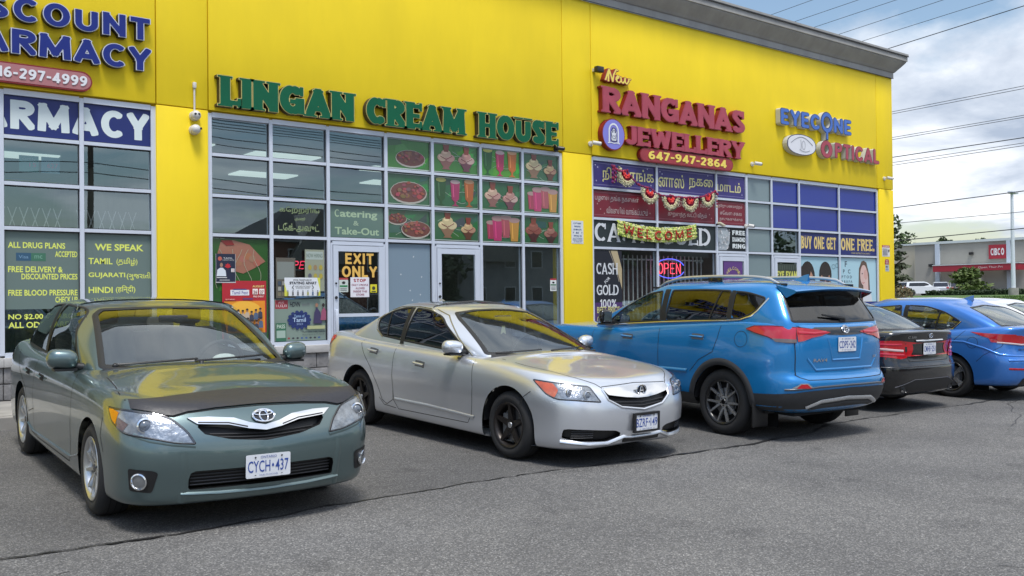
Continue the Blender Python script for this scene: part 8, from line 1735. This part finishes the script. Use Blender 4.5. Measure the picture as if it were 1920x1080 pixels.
# stepped end block to the left with beige face
bx('end_wall', -14, -.13, 2.0, 12, 0, H_ - .25, BEI2); bx('roof_edge', -14.1, -.21, 1.8, 12.1, H_ - .245, H_ + .02, BCAP)
zr = lambda py, px=1800: zat(py, px, D_) - zb
bx('canopy', bp(1765), bp(1925), -2.4, -.32, zr(510), zr(499), BRED); bx('canopy_cap', bp(1764), bp(1926), -2.45, -.32, zr(499) + .01, zr(497.5), BCAP); bx('canopy_column', bp(1846), bp(1853), -2.3, -1.5, 0, zr(510) - .01, BEI2)
sg = bx('bank_sign', bp(1856.5), bp(1890), -.25, -.005, zr(489), zr(464), BRED)
pr = Print(.01); w_ = bp(1890) - bp(1856.5); hh_ = zr(464) - zr(489); pr.word('CIBC', w_ * .12, hh_ * .25, w_ * .66, hh_ * .75, (.72, .68, .70), .2, .08); pr.poly([(w_ * (.79 + .09 * math.cos(t)), hh_ * (.5 + .26 * math.sin(t))) for t in [i * .524 for i in range(12)]], (.72, .68, .70)); pr.poly([(w_ * (.79 + .04 * math.cos(t)), hh_ * (.5 + .13 * math.sin(t))) for t in [i * .785 for i in range(8)]], (.33, .018, .035)); pr.build('sign_lettering', bank, (bp(1856.5), -.27, zr(489)))
pr = Print(.01); pr.text('Open Thur-Fri', 0, 0, 3.2, .35, (.6, .45, .45), .01); pr.build('canopy_lettering', bank, (bp(1850), -2.42, zr(507)))
for px, py in ((1820, 480), (1744, 499)): bx('wall_lamp', bp(px), bp(px) + .5, -.4, -.005, zr(py), zr(py) + .35, TRIMB)
# --- light pole
px_, py_ = far(1900.5, 86); zp = zat(557, 1900, 86)
t = thing('light_pole', 'tall white light pole on a concrete base in front of the bank', 'lamp post', (px_, py_, zp))
m_ = MB(); m_.tube([(0, 0, -.3), (0, 0, .75)], .38, CONC, 20); m_.build('concrete_base', CONC, t)
hp = zat(363, 1900, 86) - zp; m_ = MB(); m_.tube([(0, 0, .75), (0, 0, hp)], [.17, .11], mat('pole_white', (.62, .66, .72), rough=.5), 12); m_.build('pole', None, t)
m_ = MB(); m_.box(-.35, .75, -.2, .2, hp, hp + .22, mat('pole_white'), None, .04); m_.build('lamp_head', None, t)
# --- hedges
def hedge(label, pxa, pxb, d, pyt, pyb, seed):
    r = random.Random(seed); xa, ya = far(pxa, d); xb, yb = far(pxb, d); z0 = zat(pyb, pxa, d); hh = zat(pyt, pxa, d) - z0; L_ = math.hypot(xb - xa, yb - ya); t = thing('hedge', label, 'hedge', (xa, ya, z0), math.atan2(yb - ya, xb - xa), 'clipped hedges before the bank'); m_ = MB()
    m_.box(.1, L_ - .1, .1, 1.2, -.3, hh * .85, LEAF['dark'])
    for i in range(2200):
        p = Vector((r.uniform(0, L_), r.choice([r.uniform(-.1, .1), r.uniform(0, 1.3)]), r.uniform(0, hh))); 
        if p.y > .15: p.z = hh * r.uniform(.85, 1.05)
        s = r.uniform(.10, .26); a = Vector((r.gauss(0, 1), r.gauss(0, 1), r.gauss(0, 1))).normalized(); b = a.cross(Vector((0, 0, 1))).normalized(); m_.add([p - a * s * .5, p + b * s * .3, p + a * s * .5, p - b * s * .3], [(0, 1, 2, 3)])
    m_.build('foliage', LEAF['mid'], t)
hedge('long low hedge left of the white pole, in front of the parked cars', 1735, 1868, 100, 546, 560, 1); hedge('hedge behind the white pole and running off the right edge', 1848, 1990, 108, 543, 558, 2)
# --- trees at the right
def ptree(label, px, d, pyt, pyb, wpx, mt, seed, **k):
    x, y = far(px, d); z = zat(pyb, px, d); h = zat(pyt, px, d) - z; return tree(label, x, y, z, h, wpx / 1757 * d, LEAF[mt], seed, **k)
ptree('young light green tree standing before the bank canopy', 1815, 104, 498, 560, 62, 'light', 3, n=1500, trunk=.12, ls=.5, kind='tier')
ptree('tall layered grey green tree beside the yellow corner', 1672, 60, 446, 575, 66, 'grey', 4, n=2600, trunk=.16, ls=.30, kind='tier')
ptree('dark green tree rising above the roof next to the yellow corner', 1676, 190, 414, 552, 66, 'mid', 5, n=1800, trunk=.5, ls=1.1)
for i, (px, pyt, w_) in enumerate(((1764, 444, 26), (1779, 448, 20), (1832, 450, 22), (1852, 445, 30), (1868, 449, 24))): ptree('tree top showing over the bank roof, number one to five hidden below', px, 230, pyt, 560, w_, 'mid', 20 + i, n=700, trunk=.5, ls=1.1, group='tree tops over the bank roof')
for o, w_ in zip([o for o in COL.objects if o.get('group') == 'tree tops over the bank roof'], ('leftmost', 'second from left', 'middle', 'fourth from left', 'rightmost')): o['label'] = 'dark tree top above the bank roof, %s of five' % w_
# shrub by the corner
x, y = far(1690, 52); t = thing('shrub', 'brownish rounded shrub low beside the yellow corner', 'shrub', (x, y, gz(x, y) + .1)); m_ = MB(); r = random.Random(9)
for i in range(900):
    u = Vector((r.gauss(0, 1), r.gauss(0, 1), r.gauss(0, 1))).normalized(); p = Vector((u.x * .55, u.y * .55, .75 + u.z * .55)) * r.uniform(.85, 1.05); s = r.uniform(.06, .14); a = Vector((r.gauss(0, 1), r.gauss(0, 1), r.gauss(0, 1))).normalized(); b = a.cross(u).normalized(); m_.add([p - a * s * .5, p + b * s * .3, p + a * s * .5, p - b * s * .3], [(0, 1, 2, 3)])
m_.build('foliage', mat('leaf_brown', (.13, .10, .045), rough=.8, var=.4), t)
# --- far parked cars
def far_car(label, px, d, pyb, heading, col, L_=4.6, H_=1.65, suv=True):
    x, y = far(px, d); z = zat(pyb, px, d); t = thing('parked_car', label, 'car', (x, y, z), heading, 'far parked cars by the bank'); P = mat('far_paint_%s' % label.split()[0], col, rough=.3, coat=.8)
    prof = [(-L_ / 2, .35), (-L_ / 2, .95), (-L_ / 2 + .12, 1.05), (-L_ / 2 + (.35 if suv else 1.0), H_ - .05), (-L_ / 2 + (.8 if suv else 1.5), H_), (.35, H_), (.75, H_ - .12), (1.35, 1.08), (L_ / 2 - .25, .92), (L_ / 2, .75), (L_ / 2, .35), (1.85, .3), (1.75, .62), (1.4, .70), (1.05, .62), (.95, .28), (-.95, .28), (-1.05, .62), (-1.4, .70), (-1.75, .62), (-1.85, .3)]
    m_ = MB(); tri = tessellate_polygon([[Vector((a, b, 0)) for a, b in prof]]); n = len(prof)
    def wy(b): return .90 if b < 1.1 else .90 - (b - 1.05) * .35
    for s in (1, -1): m_.add([(a, s * wy(b), b) for a, b in prof], tri, P)
    m_.add([(a, wy(b), b) for a, b in prof] + [(a, -wy(b), b) for a, b in prof], [(i, (i + 1) % n, n + (i + 1) % n, n + i) for i in range(n)], P); m_.build('body', None, t)
    m_ = MB()
    for s in (1, -1): m_.add([(a, s * (wy(b) + .006), b) for a, b in ((-L_ / 2 + .45, 1.12), (-L_ / 2 + (.65 if suv else 1.25), H_ - .14), (.35, H_ - .12), (.70, H_ - .22), (1.15, 1.10))], [(0, 1, 2, 3, 4)], GLOSSB)
    m_.add([(.80, .74, H_ - .16), (.80, -.74, H_ - .16), (1.345, -.84, 1.10), (1.345, .84, 1.10)], [(0, 1, 2, 3)], GLOSSB); m_.add([(-L_ / 2 + .14, .8, 1.10), (-L_ / 2 + .14, -.8, 1.10), (-L_ / 2 + (.33 if suv else .95), -.72, H_ - .10), (-L_ / 2 + (.33 if suv else .95), .72, H_ - .10)], [(0, 1, 2, 3)], GLOSSB)
    for v in m_.v: pass
    o = m_.build('car_window', None, t); o.scale = (1.004, 1.0, 1.0)
    for a in (-1.4, 1.4):
        for s in (1, -1): m_ = MB(); m_.lathe([(.34, 0), (.34, .2), (.22, .205), (.2, .18), (.0001, .18)], RUB, 20, Matrix.Translation((a, s * .70, .34)) @ Matrix.Rotation(math.radians(-90 * s), 4, 'X')); m_.build('wheel', None, t)
    for s in (1, -1): m_ = MB(); m_.box(-L_ / 2 - .02, -L_ / 2 + .15, s * .72 - .14, s * .72 + .14, .85, 1.05, REDL, None, .02); m_.build('tail_light', None, t)
    return t
AZ0 = math.pi / 2 - AZ
lat = math.atan2(_r.y, _r.x)
far_car('white SUV parked side-on beside the layered tree', 1721, 118, 555, lat + .25, (.66, .68, .70)); far_car('pale SUV with dark windows left of the young tree', 1762, 122, 555, lat + 1.2, (.50, .52, .55))
far_car('silver wagon partly behind the young light green tree', 1790, 124, 555, lat + 1.3, (.34, .35, .38)); far_car('black low car just right of the young tree', 1826, 122, 555, lat + .1, (.012, .012, .014), 4.5, 1.45, False)
# --- overhead wires on the right (they run square to the shop front, over the street beyond)
WIRE = mat('wire', (.03, .032, .036), rough=.6); XW = 52.0
def onX(px, py, X): q = _pray(px, py); t = X / q[0]; return Vector((X, q[1] * t, q[2] * t + CAMH))
wires = [((1437, 31), (1523, 0)), ((1480, 44), (1609, 0)), ((1518, 54), (1680, 0)), ((1565, 67), (1768, 0)), ((1611, 79), (1862, 0)), ((1660, 93), (1920, 11)), ((1671, 210), (1920, 161)), ((1671, 214), (1920, 166)), ((1672, 258), (1920, 216)), ((1672, 262), (1920, 220)), ((1673, 295), (1920, 258)), ((1673, 305), (1920, 268)), ((1674, 310), (1920, 273)), ((1674, 390), (1920, 358)), ((1675, 419), (1920, 397)), ((1676, 452), (1920, 428))]
for i, (a, b) in enumerate(wires):
    X = XW + (i % 3) * .8; A, B = onX(*a, X), onX(*b, X); d = (A - B); ln_ = d.length; pts = []
    E0, E1 = A + d.normalized() * 90, B - d.normalized() * (ln_ * 1.2 + 25)
    for k in range(25): u = k / 24; p = E0.lerp(E1, u); pts.append(p)
    m_ = MB(); r_ = .016 if i not in (5, 10, 13, 15) else .026; m_.tube(pts, r_, WIRE, 5, cap=False); o = m_.build('overhead_wire', WIRE)
    tag(o, ('high wire fanning up past the roof corner, ' + ('first', 'second', 'third', 'fourth', 'fifth', 'sixth')[i] + ' from the left') if i < 6 else ('overhead wire right of the yellow building, ' + ('topmost', 'second', 'third', 'fourth', 'fifth', 'sixth', 'seventh', 'eighth', 'ninth', 'lowest')[i - 6] + ' of ten'), 'wire', 'overhead wires')
# --- street behind the camera: what the shop glass reflects
def house(label, x, y, w_, d, h, rh, wall, ang=0):
    t = thing('house', label, 'house', (x, y, gz(x, y)), ang, 'houses across the street'); W_ = mat('house_wall_' + wall[0], wall[1], rough=.9, var=.1); R_ = mat('house_roof', (.035, .036, .04), rough=.9, var=.2)
    m_ = MB(); m_.box(-w_ / 2, w_ / 2, -d / 2, d / 2, -.5, h, W_); m_.build('wall', W_, t)
    m_ = MB(); e = .4; m_.add([(-w_ / 2 - e, -d / 2 - e, h - .1), (w_ / 2 + e, -d / 2 - e, h - .1), (w_ / 2 + e, d / 2 + e, h - .1), (-w_ / 2 - e, d / 2 + e, h - .1), (-w_ / 2 + w_ * .3, 0, h + rh), (w_ / 2 - w_ * .3, 0, h + rh)], [(0, 1, 5, 4), (2, 3, 4, 5), (1, 2, 5), (3, 0, 4), (3, 2, 1, 0)], R_); m_.build('roof', R_, t)
    gx_ = -w_ * .2; m_ = MB(); m_.add([(gx_ - 2.2, d / 2 + .6, h * .75), (gx_ + 2.2, d / 2 + .6, h * .75), (gx_, d / 2 + .6, h + rh * .75), (gx_, 0, h + rh * .75), (gx_ - 2.2, 0, h * .75), (gx_ + 2.2, 0, h * .75)], [(0, 1, 2), (0, 2, 3, 4), (1, 5, 3, 2)], mat('house_gable', (.22, .21, .19), rough=.8)); m_.build('gable', None, t)
    for wx in (-w_ * .32, -w_ * .08, w_ * .15, w_ * .36):
        for wz in (1.0, 3.9):
            m_ = MB(); m_.box(wx - .55, wx + .55, d / 2 + .003, d / 2 + .06, wz, wz + 1.4, mat('window_white', (.6, .6, .6), rough=.5)); m_.box(wx - .47, wx + .47, d / 2 + .061, d / 2 + .07, wz + .08, wz + 1.32, GLOSSB); m_.build('window', None, t)
house('brick two-storey house with gable facing the plaza', 30, -34, 12, 9, 5.8, 2.6, ('brick', (.20, .09, .065))); house('grey two-storey house across the street', 46, -36, 12, 9, 5.8, 2.6, ('grey', (.26, .26, .26)))
house('beige house opposite the pharmacy', -2, -42, 12, 9, 5.8, 2.6, ('beige', (.32, .29, .23))); house('dark brick house beside the street trees', 66, -34, 12, 9, 5.8, 2.6, ('dark', (.12, .07, .06)))
for i, (x, y, h, w_) in enumerate(((14, -34, 5.6, 5), (21, -36, 6.6, 5.5), (8, -38, 5.2, 5), (38, -32, 6, 5), (56, -34, 7, 6), (-12, -40, 6, 6), (-24, -42, 7, 7), (78, -36, 7, 7), (92, -40, 8, 8), (110, -44, 8, 8))): tree('leafy street tree on the far side of the street behind the viewer', x, y, gz(x, y), h, w_, LEAF['dark' if i % 2 else 'mid'], 40 + i, n=1100, trunk=.25, ls=.7, group='street trees behind the viewer')
POLE = mat('timber_pole', (.10, .08, .065), rough=.95)
for i, x in enumerate((-20, 12, 44, 80)):
    t = thing('utility_pole', 'timber utility pole with cross arms along the street behind the viewer', 'utility pole', (x, -22, gz(x, -22)), 0, 'utility poles behind the viewer'); m_ = MB(); m_.tube([(0, 0, -.3), (0, 0, 12)], [.17, .11], POLE, 10); m_.build('pole', None, t)
    for zz in (11.4, 10.5): m_ = MB(); m_.box(-.06, .06, -1.2, 1.2, zz, zz + .12, POLE); m_.build('cross_arm', None, t)
for i, (yy, zz) in enumerate(((-1.1, 11.55), (-.4, 11.55), (.4, 11.55), (1.1, 11.55), (-1.0, 10.65), (1.0, 10.65), (0, 8.6), (.1, 8.1))):
    m_ = MB(); 
    for a, b in ((-60, -20), (-20, 12), (12, 44), (44, 80), (80, 130)): m_.tube([(a + (b - a) * k / 10, -22 + yy, zz - .3 - .6 * (1 - (2 * k / 10 - 1) ** 2)) for k in range(11)], .022, WIRE, 4, cap=False)
    tag(m_.build('overhead_wire', WIRE), 'wire strung between the timber poles behind the viewer', 'wire', 'wires behind the viewer')
